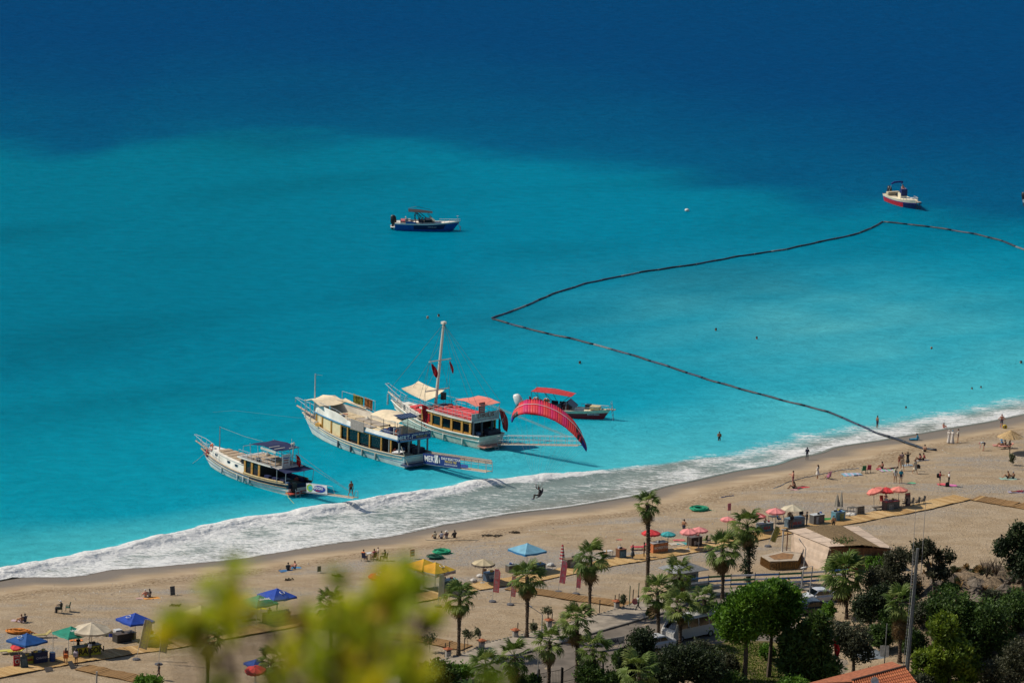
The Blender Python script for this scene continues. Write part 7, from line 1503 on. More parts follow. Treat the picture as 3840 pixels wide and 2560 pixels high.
line([('M', 0, 955), ('M', 60, 935), ('M', 110, 905), ('M', 300, 850), ('M', 480, 815), ('M', 640, 780), ('M', 830, 765)], 'blue mooring rope lying across the right-hand beach', (.10, .18, .28), .035)
line([('M', 1600, 612), ('M', 1640, 625), ('M', 1720, 630)], 'pale end of the float line on the sand', (.45, .40, .32)); line([('J', 570, 95), ('J', 700, 140), ('J', 860, 180)], 'thin pale rope on the shingle above the pale blue parasol', (.36, .32, .20), .025); line([('I', 890, 190), ('I', 1100, 200), ('I', 1440, 190)], 'thin dark rope in front of the four sitting people', (.16, .16, .14), .03); line([('K', 1270, 205), ('K', 1340, 192), ('K', 1425, 183)], 'short dark blue rope end near the pink notice', (.03, .05, .12), .06)
# ------------------------------------------------------------------ feather banners and flags
def feather(k, x, y, tx, ty, wid, col, label, text=None, tcol=(.6, .58, .5), tsize=.5, curve=.5, lean_deg=None):
 p = g(k, x, y); X_, Y_ = zp(k, tx, ty); d = ray(X_, Y_); t = (p.y) / d.y; top = CAM + d * t - p; h = top.length
 o = thing('feather_banner', label, 'banner', p); up = top.normalized(); rt = Vector((1, 0, 0)); rt = (rt - up * rt.dot(up)).normalized()
 P = lambda f: up * (h * f) + rt * (-.04)
 MB().lathe([(.02, 0), (.42, .0), (.36, .14), (.05, .18)], 10).build('base', M('banner_base', (.10, .10, .11), .8), o)
 MB().tube([Vector((0, 0, .05)), P(.3), P(.7), P(.96), P(1.0) + rt * wid * .35, P(.99) + rt * wid * .8], .03, 5).build('pole', POLE(), o)
 rows = []
 for i in range(13):
  f = .30 + .70 * i / 12; w_ = wid * (1 if i < 11 else (.92 if i == 11 else .7)); rows.append([P(f) + rt * (w_ * j / 4) + Vector((0, .06 * math.sin(i * .9 + j), -.05 * (j / 4) * (1 if i < 11 else 2))) for j in range(5)])
 cloth(rows, .012).build('banner_cloth', M('bnr_%.2f%.2f%.2f' % col, col, .8, .12, 2, trans=.5), o)
 if text:
  n = len(text)
  if tsize < 0:      # letters stacked one under the other
   for i, ch in enumerate(text): lettering(ch, -tsize, M('let_%.2f%.2f%.2f' % tcol, tcol, .7), o, P(.92 - .56 * i / max(1, n - 1)) + rt * wid * .5 + Vector((0, -.12, 0)), rt, up, ext=.004)
  else: lettering(text, tsize, M('let_%.2f%.2f%.2f' % tcol, tcol, .7), o, P(.64) + rt * wid * .52 + Vector((0, -.12, 0)), up, -rt, ext=.004)
feather('G', 1432, 1322, 1528, 895, .82, (.46, .40, .38), 'left of two tall grey banners with stacked letters', 'DRAGON', (.62, .60, .25), -.6); feather('G', 1665, 1372, 1712, 935, .72, (.46, .40, .38), 'right of two tall grey banners with stacked letters', 'DRAGON', (.62, .60, .22), -.58)
feather('I', 1535, 785, 1562, 465, .62, (.82, .30, .31), 'pink banner nearest the small cream parasol', 'EYUP REIS', (.6, .5, .48), .5); feather('J', 293, 815, 315, 532, .5, (.82, .30, .31), 'pink banner beside the second palm', 'EYUP REIS', (.6, .5, .48), .45); feather('J', 755, 692, 795, 385, .62, (.82, .30, .36), 'pink banner in front of the furled striped parasol', 'ARAS', (.62, .48, .5), -.55); feather('J', 925, 712, 945, 495, .45, (.80, .29, .34), 'pink banner left of the third palm trunk', 'ARAS', (.6, .46, .48), -.4)
feather('L', 250, 935, 345, 690, .62, (.48, .45, .16), 'yellow-green banner leaning to the right beside the stage', 'KUZULAR', (.16, .16, .06), .42); feather('I', 1010, 830, 1030, 515, .55, (.50, .50, .46), 'white plastic-wrapped banner beside the first palm'); feather('K', 1010, 1250, 1020, 1040, .2, (.4, .4, .4), 'slim pale banner') if False else None
# lettering on the yellow parasol valance and others that hang beneath parasols
# ================================================================== palms, trees, shrubs
def lin_mat(key, cols, trans=.3, rough=.6): return [M('%s_%d' % (key, i), c, rough, .25, 1.5, trans=trans, spec=.3) for i, c in enumerate(cols)]
FR = lin_mat('frond', [(.085, .14, .025), (.13, .19, .035), (.19, .24, .055)], .3); DFR = lin_mat('dead_frond', [(.20, .13, .06), (.26, .19, .09)], .15)
def frond_mesh(seed, droop, mat):
 rnd = random.Random(seed); mb = MB(); pl = .85; n = 17
 mb.tube([(0, 0, 0), (pl * .5, 0, .03), (pl, 0, .0)], .022, 3)
 for i in range(n):
  a = R(-88 + 176 * i / (n - 1)) + rnd.uniform(-.04, .04); L_ = (.98 - .22 * abs(a) / R(88)) * rnd.uniform(.88, 1.08); d = Vector((math.cos(a), math.sin(a), 0)); s_ = Vector((-math.sin(a), math.cos(a), 0)); b = Vector((pl, 0, 0))
  w_ = .062; fold = .05 * (1 if i % 2 else -1); dr = droop * rnd.uniform(.7, 1.3)
  p1 = b + d * L_ * .55 + Vector((0, 0, -dr * .12 * L_)); p2 = b + d * L_ * .85 + Vector((0, 0, -dr * .42 * L_)); p3 = b + d * L_ * .95 + Vector((0, 0, -dr * .85 * L_))
  mb.add([b, p1 - s_ * w_ + Vector((0, 0, fold)), p1 + s_ * w_, p2 - s_ * w_ * .55, p2 + s_ * w_ * .55, p3], [(0, 1, 2), (1, 3, 4, 2), (3, 5, 4)])
 o = mb.build('frond', mat); me = o.data; bpy.data.objects.remove(o); return me
FMESH = [frond_mesh(i, d, FR[i % 3]) for i, d in enumerate((.3, .5, .7, .9, .6, .45))]; DMESH = [frond_mesh(20 + i, 1.3, DFR[i % 2]) for i in range(3)]
TRUNKM = M('palm_trunk', (.085, .06, .04), .95, .4, 4, .8, 14)
def palm(base, crown, label, wid=3.7, n=30, dead=6, ivy=False, skirt=False, seed=0, thick=.24):
 rnd = random.Random(seed); p = at(*base); s_ = FPX / (p - CAM).length; H_ = (base[1] - crown[1]) / s_ / math.cos(PITCH); lx = (crown[0] - base[0]) / s_ - ROLL * H_
 o = thing('palm_tree', label, 'palm tree', p, 0, 'fan palms'); top = Vector((lx, 0, H_)); mb = MB(); N = int(H_ / .13); rings = []
 for i in range(N + 1):
  f = i / N; c = Vector((lx * f * f, 0, H_ * f - .1)); r = thick * (1.25 - .5 * min(1, f * 5) + .12 * f) * (1.12 if i % 2 else .93)
  rings.append([c + Vector((r * rnd.uniform(.85, 1.25 if f > .35 else 1.05) * math.cos(2 * math.pi * k / 9), r * rnd.uniform(.85, 1.25 if f > .35 else 1.05) * math.sin(2 * math.pi * k / 9), rnd.uniform(-.03, .05))) for k in range(9)])
 mb.loft(rings, caps=True).build('trunk', TRUNKM, o)
 sc = wid / 3.15 * rnd.uniform(.92, 1.1); dmix = rnd.uniform(-10, 12); n += rnd.randrange(-3, 4); dead += rnd.randrange(0, 7)
 for i in range(n):
  f = (i + .5) / n; az = i * 2.39996 + rnd.uniform(-.2, .2); el = R(80 - (128 + dmix) * f ** .9 + rnd.uniform(-7, 7))
  m = FMESH[rnd.randrange(6)]; q = bpy.data.objects.new('frond', m); COL.objects.link(q); q.parent = o
  q.location = top + Vector((0, 0, -.35 * f)); q.rotation_mode = 'QUATERNION'; q.rotation_quaternion = Quaternion((0, 0, 1), az) @ Quaternion((0, 1, 0), -el) @ Quaternion((1, 0, 0), rnd.uniform(-.5, .5)); k = sc * rnd.uniform(.85, 1.1); q.scale = (k, k, k)
 for i in range(dead + (26 if skirt else 0)):
  az = rnd.uniform(0, 6.28); q = bpy.data.objects.new('dead_frond', DMESH[i % 3]); COL.objects.link(q); q.parent = o; z = -.45 - (rnd.random() * 2.0 if skirt else rnd.random() * .5)
  q.location = top + Vector((0, 0, z)); q.rotation_mode = 'QUATERNION'; q.rotation_quaternion = Quaternion((0, 0, 1), az) @ Quaternion((0, 1, 0), R(rnd.uniform(62, 82))); k = sc * rnd.uniform(.7, .95); q.scale = (k, k, k)
 if ivy:
  bl = [((lx * (z / H_) ** 2 + rnd.uniform(-.2, .2), rnd.uniform(-.2, .2), z), (.75 * rnd.uniform(.7, 1.1),) * 2 + (.7,)) for z in np.arange(.3, H_ - .4, .42)]
  leaves(bl, 2600, .14, lin_mat('ivy', [(.012, .03, .010), (.02, .045, .014), (.03, .06, .02)], .15), o, 'ivy', 30, seed)
 return o
def leaves(blobs, n, size, mats, parent, name='crown', per=45, seed=0, clump=.45, elong=1.5, shell=.5, up=.25):
 r_ = np.random.default_rng(seed + 5); vol = np.array([b[1][0] * b[1][1] * b[1][2] for b in blobs]) ** .67; nc = max(6, n // per); pick = r_.choice(len(blobs), nc, p=vol / vol.sum())
 d = r_.normal(size=(nc, 3)); d /= np.linalg.norm(d, axis=1)[:, None]; rad = shell + (1 - shell) * r_.random(nc) ** .6
 C = np.array([blobs[i][0] for i in pick]) + d * np.array([blobs[i][1] for i in pick]) * rad[:, None]
 tone = np.clip((r_.random(nc) * len(mats)).astype(int), 0, len(mats) - 1); sp = np.array([min(blobs[i][1]) for i in pick]) * clump * r_.uniform(.6, 1.3, nc)
 ci = np.repeat(np.arange(nc), per); P_ = C[ci] + r_.normal(size=(len(ci), 3)) * sp[ci][:, None] * .5; N = len(ci)
 a = r_.normal(size=(N, 3)); a[:, 2] += up; a /= np.linalg.norm(a, axis=1)[:, None]; b = np.cross(a, r_.normal(size=(N, 3))); b /= np.linalg.norm(b, axis=1)[:, None]; s_ = size * r_.uniform(.6, 1.35, N)[:, None]
 v = np.empty((N, 4, 3)); v[:, 0] = P_; v[:, 1] = P_ + a * s_ * .5 * elong + b * s_ * .36; v[:, 2] = P_ + a * s_ * elong; v[:, 3] = P_ + a * s_ * .5 * elong - b * s_ * .36
 me = bpy.data.meshes.new(name); me.vertices.add(N * 4); me.vertices.foreach_set('co', v.astype(np.float32).ravel()); me.loops.add(N * 4); me.loops.foreach_set('vertex_index', np.arange(N * 4, dtype=np.int32)); me.polygons.add(N); me.polygons.foreach_set('loop_start', np.arange(0, N * 4, 4, dtype=np.int32))
 for m in mats: me.materials.append(m)
 me.polygons.foreach_set('material_index', tone[ci].astype(np.int32)); me.update(calc_edges=True)
 o = bpy.data.objects.new(name, me); COL.objects.link(o); o.parent = parent; o['kind'] = 'stuff'; return o
BARK = M('bark', (.10, .075, .055), .95, .35, 4, .6, 12)
GREENS = dict(pine=[(.085, .19, .016), (.13, .26, .022), (.055, .125, .014)], dark=[(.016, .030, .012), (.030, .052, .018), (.055, .08, .03)], olive=[(.05, .06, .032), (.08, .09, .05), (.11, .12, .07)], mid=[(.03, .065, .012), (.055, .105, .018), (.085, .15, .028)], lime=[(.13, .20, .014), (.19, .26, .022), (.08, .13, .014)], bright=[(.08, .18, .016), (.12, .24, .024)], grey=[(.055, .06, .03), (.095, .098, .055), (.038, .046, .02)], sap=[(.09, .11, .05), (.12, .13, .07)])
def tree(base, crowns, label, tone, n=5000, leaf=.2, name='broadleaf_tree', cat='tree', trunk=.16, seed=0, elong=1.5, shell=.5, per=45, clump=.45, group='trees behind the promenade', tr=.3, limbs=True, up=.25):
 p = at(*base); s_ = FPX / (p - CAM).length; o = thing(name, label, cat, p, 0, group); bl = []
 for x, y, w_, h_ in crowns:
  z = (base[1] - y) / s_; rx = w_ / 2 / s_ * .86; bl.append((((x - base[0]) / s_ - ROLL * z, random.Random(seed + int(x)).uniform(-.3, .3) * rx, max(z, h_ / 2 / s_ * .7)), (rx, rx * .9, h_ / 2 / s_ * .86)))
 zc = sum(b[0][2] for b in bl) / len(bl); xc = sum(b[0][0] for b in bl) / len(bl); mb = MB(); fork = Vector((xc * .35, 0, zc * .55)); rnd = random.Random(seed)
 mb.tube([(0, 0, -.2), (xc * .12 + .05, 0, zc * .28), fork], trunk, 7, radii=[trunk * 1.25, trunk, trunk * .8])
 for c, r in bl:
  for k in range(3 if limbs else 1):
   e = Vector(c) + Vector((rnd.uniform(-.6, .6) * r[0], rnd.uniform(-.6, .6) * r[1], rnd.uniform(-.1, .6) * r[2])); m = fork.lerp(e, .5) + Vector((0, 0, .12 * zc)); mb.tube([fork, m, e], .05, 5, radii=[trunk * .55, trunk * .35, .025])
 mb.build('trunk', BARK, o)
 n = int(n * 1.5); leaf *= 1.12; leaves(bl, n, leaf, lin_mat('leaf_' + tone, GREENS[tone], tr), o, 'crown', per, seed, clump, elong, shell, up); return o
PALMS = [((1719, 2461), (1724, 2232), 'fan palm standing alone beside the near foliage, at the yellow parasols', 3.9), ((1975, 2393), (1977, 2158), 'fan palm in front of the pale blue parasol', 3.7), ((2210, 2306), (2214, 2084), 'fan palm right of the red pennants', 3.8), ((2427, 2215), (2427, 1885), 'tallest slender fan palm, beside the orange counter', 3.3), ((2709, 2245), (2708, 2052), 'fan palm in front of the blue and white fence', 3.9), ((2807, 2183), (2800, 1965), 'fan palm with its trunk wrapped in dark ivy', 3.8),
         ((2540, 2262), (2547, 2140), 'low fan palm in front of the grey booth', 4.0), ((2468, 2401), (2462, 2213), 'fan palm left of the minibus', 3.7), ((2550, 2424), (2548, 2268), 'fan palm in front of the minibus windscreen', 3.9), ((2640, 2378), (2640, 2240), 'fan palm with one yellow frond behind the minibus', 3.4), ((2163, 2558), (2162, 2316), 'fan palm above the kerb left of the lettered board', 3.7), ((2057, 2582), (2061, 2400), 'fan palm with a thick trunk at the iron gate', 3.8), ((1935, 2600), (1928, 2455), 'fan palm at the lower edge right of the near foliage', 3.6), ((2226, 2592), (2224, 2428), 'fan palm below the lettered board', 3.6),
         ((3174, 2320), (3163, 2150), 'broad fan palm in front of the hut and beside the white car', 4.8), ((3373, 2483), (3373, 2255), 'fan palm with a skirt of dead brown fronds by the aerial mast', 3.5), ((2395, 2640), (2395, 2506), 'large low fan palm at the lower edge in front of the dark shrubs', 4.6), ((778, 2590), (782, 2380), 'dark fan palm behind the left part of the near foliage', 3.6), ((1015, 2570), (1025, 2470), 'small fan palm beside the low red parasol at the lower edge', 3.2), ((1240, 2470), (1240, 2252), 'fan palm rising behind the near foliage', 3.6), ((1822, 2620), (1822, 2490), 'low fan palm at the lower edge beside the near foliage', 3.4)]
for i, (b, c, lab, wd) in enumerate(PALMS): palm(b, c, lab, wd, 21 if i != 14 else 27, 10 if i in (4, 5, 3, 9) else 3, ivy=i == 5, skirt=i == 15, seed=i, thick=.22 if i != 3 else .26)
T = tree; PN = dict(name='pine_tree', leaf=.21, elong=1.8, per=60, clump=.36, shell=.66, up=.9)
T((2790, 2566), [(2774, 2326, 208, 170), (2800, 2270, 170, 130), (2840, 2225, 160, 90)], 'bright green umbrella pine, left one of the pair', 'pine', 15000, trunk=.24, seed=1, **PN); T((2881, 2540), [(2930, 2262, 165, 170), (2895, 2205, 140, 80), (2890, 2320, 150, 120)], 'bright green umbrella pine, right one of the pair', 'pine', 13000, trunk=.22, seed=2, **PN)
T((2395, 2575), [(2405, 2395, 105, 110), (2390, 2465, 150, 120)], 'dark spiky evergreen right of the lettered board', 'dark', 5500, .17, seed=3); T((2560, 2610), [(2560, 2478, 190, 130), (2640, 2500, 160, 160), (2490, 2530, 170, 110)], 'dark evergreen thicket in front of the minibus', 'dark', 11000, .18, seed=4); T((2725, 2565), [(2722, 2500, 110, 115)], 'grey-green bush left of the pine trunks', 'grey', 2600, .16, seed=5, name='shrub', cat='shrub')
T((3030, 2566), [(3020, 2425, 190, 170), (3055, 2350, 120, 120), (2980, 2485, 140, 120), (3085, 2500, 140, 120), (2960, 2400, 90, 70)], 'dark glossy tree between the pines and the flagpole', 'mid', 9500, .24, seed=6, elong=2.2); T((3200, 2515), [(3190, 2392, 150, 130), (3230, 2445, 100, 100), (3140, 2370, 100, 90)], 'silvery olive tree below the white car', 'olive', 5200, .17, seed=7, name='olive_tree'); T((3085, 2335), [(3108, 2285, 50, 66), (3085, 2305, 50, 40)], 'bright young shrub in front of the white car', 'bright', 2200, .17, seed=8, name='shrub', cat='shrub', trunk=.06)
T((3260, 2366), [(3252, 2275, 125, 120), (3300, 2232, 100, 90)], 'dark round bush right of the broad palm', 'dark', 5200, .17, seed=9, name='shrub', cat='shrub'); T((3155, 2126), [(3160, 2068, 115, 105), (3200, 2095, 80, 70)], 'round green bush against the hut wall', 'mid', 4200, .16, seed=10, name='shrub', cat='shrub'); T((3290, 2145), [(3282, 2110, 95, 52)], 'light green low bush right of the hut', 'bright', 1600, .15, seed=11, name='shrub', cat='shrub', trunk=.06)
T((3330, 2265), [(3310, 2178, 170, 130), (3365, 2095, 120, 90), (3405, 2205, 130, 110)], 'grey-green tree left of the aerial mast', 'grey', 8000, .16, seed=12); T((3500, 2235), [(3468, 2055, 120, 74), (3540, 2080, 90, 74), (3520, 2140, 120, 52), (3430, 2090, 70, 60)], 'open thin-crowned tree right of the aerial mast', 'grey', 2800, .2, seed=13, shell=.3, clump=.35, per=26); T((3300, 2444), [(3300, 2385, 100, 95)], 'small round citrus tree above the tarpaulin', 'mid', 2600, .2, seed=14)
T((3640, 2460), [(3560, 2280, 190, 130), (3690, 2310, 200, 150), (3640, 2390, 230, 130)], 'big dark green tree below the rocks', 'mid', 10500, .2, seed=15); T((3560, 2600), [(3540, 2350, 130, 110), (3560, 2440, 180, 120), (3625, 2492, 150, 95), (3480, 2495, 130, 120), (3570, 2545, 210, 90)], 'yellow-green pine in the lower right corner', 'lime', 13000, trunk=.22, seed=16, **PN)
T((3835, 2215), [(3812, 1998, 80, 100), (3840, 2105, 150, 160), (3765, 2050, 100, 70), (3860, 2010, 90, 100)], 'tall dark tree at the right edge above the rocks', 'dark', 6200, .2, seed=17); T((3790, 2610), [(3760, 2525, 200, 120), (3835, 2450, 150, 130)], 'olive-brown bush in the lower right corner', 'grey', 6000, .17, seed=18, name='shrub', cat='shrub'); T((3820, 2345), [(3808, 2275, 140, 135)], 'dark shrub below the rocks at the right edge', 'mid', 4200, .18, seed=19, name='shrub', cat='shrub')
T((560, 2592), [(555, 2556, 130, 54)], 'glossy shrub at the lower edge below the person in black', 'bright', 2000, .17, seed=20, name='shrub', cat='shrub', trunk=.06); T((1650, 2610), [(1640, 2525, 170, 90), (1560, 2550, 110, 60)], 'dark shrub at the lower edge right of the near foliage', 'mid', 4200, .2, seed=21, name='shrub', cat='shrub'); T((2180, 2612), [(2205, 2530, 100, 90), (2270, 2540, 90, 80)], 'leafy shrub beside the iron gate', 'mid', 3200, .2, seed=22, name='shrub', cat='shrub'); T((2440, 2330), [(2438, 2300, 30, 40)], 'small clipped shrub by the promenade kerb', 'mid', 600, .14, seed=23, name='shrub', cat='shrub', trunk=.04)
for i, (x, y, w_, h_, t_, lab) in enumerate(((1720, 2520, 130, 60, 'bright', 'light green shrub at the lower edge left of the low palm'), (1980, 2548, 130, 50, 'mid', 'low shrub at the lower edge between two palms'), (2330, 2545, 110, 60, 'mid', 'leafy shrub left of the large low palm'), (3455, 2290, 120, 90, 'olive', 'grey-green bush behind the aerial mast'), (3560, 2205, 80, 44, 'mid', 'small bush on the slope below the thin-crowned tree'), (3720, 2235, 90, 50, 'olive', 'low bush among the rocks'), (3760, 2400, 130, 90, 'mid', 'green bush below the dark tree at the right'), (2880, 2440, 60, 40, 'bright', 'small shrub on the lawn between the pine trunks'), (2475, 2515, 120, 90, 'mid', 'green bush left of the dark thicket'), (2625, 2432, 90, 70, 'olive', 'olive bush at the rear wheel of the minibus'), (2745, 2560, 120, 70, 'mid', 'low bush at the lower edge of the lawn'), (2975, 2565, 130, 70, 'bright', 'bright bush at the foot of the right-hand pine'), (3125, 2545, 90, 60, 'mid', 'bush behind the white flagpole'), (3420, 2400, 110, 90, 'mid', 'green bush left of the yellow-green pine'), (3440, 2560, 120, 80, 'olive', 'olive bush beside the tiled roof'), (3340, 2310, 100, 80, 'mid', 'leafy bush above the citrus tree'), (2330, 2470, 80, 70, 'mid', 'bush below the lettered board'))): T((x, y + h_ // 2 + 12), [(x, y, w_, h_)], lab, t_, 1900, .18, 'shrub', 'shrub', .06, 60 + i)
for i, (b, c, lab) in enumerate((((1610, 2445), (1612, 2395, 60, 50), 'thin sapling left of the first palm'), ((1752, 2432), (1755, 2375, 40, 40), 'thin sapling right of the first palm'), ((2057, 2330), (2052, 2285, 44, 36), 'thin sapling behind the roofed bin'), ((2337, 2285), (2337, 2245, 26, 44), 'leafy sapling beside the plank path end'), ((2005, 2385), (2002, 2350, 40, 40), 'sapling behind the second palm trunk'), ((1795, 2400), (1792, 2368, 30, 30), 'thin sapling at the second roofed bin'), ((3795, 1743), (3795, 1715, 24, 40), 'dry potted plant on the right-hand beach'))): T(b, [c], lab, 'sap', 260, .13, 'sapling', 'sapling', .03, 30 + i, shell=.2, per=13, group='saplings along the promenade', limbs=False)
for i, (x, y, lab) in enumerate(((3700, 2165, 'bare twiggy bush on the rocks'), (3735, 2160, 'second bare bush beside the right-hand tree'))):
 o = thing('bare_shrub', lab, 'shrub', at(x, y)); rnd = random.Random(i); mb = MB()
 for k in range(26):
  a = rnd.uniform(0, 6.28); l = rnd.uniform(.9, 2.4); e = Vector((math.cos(a) * l * .45, math.sin(a) * l * .3, l)); m_ = e * .5 + Vector((rnd.uniform(-.1, .1), 0, .15)); mb.tube([(0, 0, 0), m_, e], .02, 3, radii=[.035, .022, .01]); mb.tube([m_, m_ + Vector((rnd.uniform(-.4, .4), rnd.uniform(-.2, .2), .6))], .012, 3)
 mb.build('twigs', BARK, o, kind='stuff')
# low plants with sword leaves
for i, (x, y, lab) in enumerate(((1760, 2585, 'banana-like plant with broad leaves at the lower edge'), (1850, 2570, 'second broad-leaved plant at the lower edge'))):
 o = thing('broad_leaved_plant', lab, 'plant', at(x, y)); rnd = random.Random(i + 3)
 for k in range(11):
  a = rnd.uniform(0, 6.28); d = Vector((math.cos(a), math.sin(a), 0)); s_ = Vector((-d.y, d.x, 0)); L_ = rnd.uniform(1.2, 2.0); pts = [(d * (L_ * f * .7) + Vector((0, 0, L_ * (1.25 * f - .75 * f * f)))) for f in (0, .35, .7, 1)]; wv_ = (.03, .2, .17, .01)
  MB().add([p - s_ * w_ for p, w_ in zip(pts, wv_)] + [p + s_ * w_ for p, w_ in zip(pts, wv_)], [(0, 1, 5, 4), (1, 2, 6, 5), (2, 3, 7, 6)]).build('leaf', M('banana_leaf', (.06, .12, .025), .5, .3, 2, trans=.3), o)
# ------------------------------------------------------------------ the shrub just below the viewpoint, out of focus
fs = thing('near_shrub', 'blurred yellow-green shrub close to the viewpoint', 'shrub', at_d(1250, 3500, 6.3))
org = fs.location; DN = 6.3; K = DN / FPX; bl = []
SPR = [(865, 2150, 58, 75), (835, 2225, 60, 55), (900, 2265, 55, 40), (868, 2320, 45, 60), (640, 2352, 34, 55), (705, 2365, 62, 75), (760, 2330, 55, 60), (735, 2440, 40, 40), (830, 2300, 40, 55), (1010, 2300, 30, 30), (1090, 2400, 60, 70), (1150, 2330, 60, 55), (1200, 2290, 55, 45), (1250, 2370, 90, 80), (1180, 2460, 100, 80), (1320, 2310, 80, 70), (1400, 2250, 75, 60), (1450, 2200, 70, 60), (1520, 2180, 70, 55), (1575, 2210, 55, 60), (1480, 2280, 70, 55), (1380, 2400, 90, 80), (1300, 2480, 110, 80), (1440, 2360, 60, 50), (1450, 2500, 80, 70), (1240, 2560, 120, 70), (1100, 2540, 90, 70), (1560, 2300, 45, 45), (1610, 2330, 40, 30), (1530, 2420, 50, 40), (1560, 2540, 80, 50), (1400, 2580, 110, 70), (1860, 2565, 60, 45), (800, 2540, 50, 60), (1250, 2170, 12, 40)]
mb = MB()
for i, (x, y, rx, ry) in enumerate(SPR):
 c = at_d(x, y, DN + random.uniform(-.35, .35)) - org; bl.append((tuple(c), (rx * K * .70, .05, ry * K * .75)))
 root = at_d(1250 + (x - 1250) * .45, 3150, DN) - org; m_ = root.lerp(c, .6) + Vector((random.uniform(-.03, .03), 0, .02)); mb.tube([Vector((0, 0, -.1)), root * .5, root, m_, c], .003, 5, radii=[.012, .009, .006, .004, .002])
mb.tube([(0, 0, .05), (.06, .1, -1.4), (0, .3, -3.1)], .03, 6, radii=[.014, .022, .035]); mb.build('stems', M('shrub_stem', (.10, .06, .03), .8, .3, 40), fs)
leaves(bl, 1250, .022, lin_mat('near_leaf', [(.64, .62, .018), (.48, .55, .014), (.70, .58, .02), (.34, .42, .014)], .5), fs, 'foliage', 9, 77, .9, 1.3, .15)
mb = MB()
for x, y in ((868, 2168), (820, 2335), (832, 2345), (840, 2470), (860, 2510), (1130, 2360), (1135, 2300), (1420, 2260), (1300, 2370), (1590, 2350), (1600, 2345), (1230, 2430), (1010, 2370), (1380, 2470)):
 for k in range(9): c = at_d(x + random.gauss(0, 14), y + random.gauss(0, 14), DN - .1) - org; mb.lathe([(.0004, -.006), (.005, -.002), (.005, .003), (.0004, .006)], 6, c)
mb.build('dry_pods', M('pods', (.035, .018, .012), .8, .3, 60), fs, kind='stuff')
mb = MB()
for x, y in ((1290, 2340), (1440, 2290), (1250, 2310), (1100, 2330), (1330, 2480)): 
 for k in range(10): c = at_d(x + random.gauss(0, 22), y + random.gauss(0, 22), DN - .15) - org; mb.lathe([(.0004, -.005), (.005, 0), (.0004, .005)], 5, c)
mb.build('berries', M('berries', (.42, .18, .02), .7, .3, 60), fs, kind='stuff')
# ================================================================== promenade, road, hut, fence, vehicles
def sheet(name, px, mat, z, edge=None):
 pts = [at(*q) for q in px]; vs = [(p.x, p.y, 1.83 + z) for p in pts]; mb = MB(); mb.slab(vs, .25); o = mb.build(name, mat); o['kind'] = 'structure'; return o
PROM = M('paving', (.30, .255, .20), .9, .25, .8, .3, 6)
KE = [(1480, 2620), (1620, 2552), (1800, 2498), (2000, 2440), (2134, 2405), (2190, 2386), (2488, 2299), (2560, 2272), (2680, 2238), (3000, 2212), (3160, 2226), (3420, 2262)]
FAR = [(3430, 2240), (3150, 2203), (3000, 2196), (2680, 2208), (2560, 2228), (2387, 2262), (2315, 2286), (2220, 2316), (2074, 2356), (1823, 2414), (1755, 2448), (1640, 2482), (1480, 2540), (1300, 2620)]
sheet('pavement', KE + FAR, PROM, .13)
road = sheet('road', [(1400, 2640)] + KE[1:] + [(3440, 2300), (3300, 2350), (2960, 2420), (2680, 2440), (2560, 2480), (2400, 2600), (2300, 2680)], M('asphalt_dusty', (.15, .125, .10), .9, .25, .6, .3, 5), .02)
sheet('forecourt', [(3150, 2440), (3300, 2420), (3380, 2500), (3200, 2580), (3060, 2570)], M('dusty_yard', (.20, .165, .125), .95, .25, .8), .03)
sheet('lawn', [(2640, 2420), (2760, 2400), (2900, 2405), (3000, 2470), (2990, 2640), (2600, 2640)], M('lawn_soil', (.12, .10, .03), .95, .5, .7), .05)
sheet('garden_soil', [(2330, 2640), (2440, 2520), (2600, 2440), (2960, 2380), (3180, 2345), (3240, 2300), (3420, 2290), (3900, 2350), (3950, 2680)], M('garden_soil', (.045, .038, .022), .95, .5, .8), -.12) if False else None
gb_ = []; gr = random.Random(4)
for i in range(210): x, y = gr.uniform(2420, 3850), gr.uniform(2455, 2600); p = at(x, y); gb_.append(((p.x, p.y, p.z + .25), (.9, .7, .45))) if not (2650 < x < 2960 and y < 2600) and not (3120 < x < 3400 and y < 2520) else None
for i in range(150): x, y = gr.uniform(3190, 3850), gr.uniform(2265, 2420); p = at(x, y); gb_.append(((p.x, p.y, p.z + .2), (.8, .6, .4)))
ug = leaves(gb_, 16000, .2, lin_mat('undergrowth', [(.03, .05, .015), (.055, .075, .022), (.07, .065, .03)], .3), None, 'undergrowth', 30, 55, .7, 1.6, .1, .6); ug['label'] = 'dark undergrowth between the trees'
lw = at(2790, 2480); r_ = np.random.default_rng(3); mb = MB()
q4 = [at(*q) for q in ((2650, 2425), (2880, 2410), (2960, 2600), (2630, 2600))]
for i in range(6000):
 u_, v_ = r_.random(2); p = (q4[0] * (1 - u_) + q4[1] * u_) * (1 - v_) + (q4[3] * (1 - u_) + q4[2] * u_) * v_; a = r_.random() * 6.28; d = Vector((math.cos(a), math.sin(a), 0)) * .09
 mb.add([(p.x - d.x, p.y - d.y, 1.87), (p.x + d.x, p.y + d.y, 1.87), (p.x + d.y * .5, p.y + .03, 1.87 + .13 * r_.random() + .06)], [(0, 1, 2)])
o = mb.build('lawn_grass', M('grass', (.10, .15, .012), .8, .4, .6, trans=.3)); tag(o, 'green and yellow lawn grass under the pines', 'grass'); o['kind'] = 'stuff'; del o['category']
kp = [at(*q) for q in KE]; n = 0; KM = [M('kerb_a', (.15, .135, .115), .9, .2), M('kerb_b', (.19, .17, .145), .9, .2)]
kt = thing('kerb', 'grey stone kerb between promenade and road', 'kerb', kp[0])
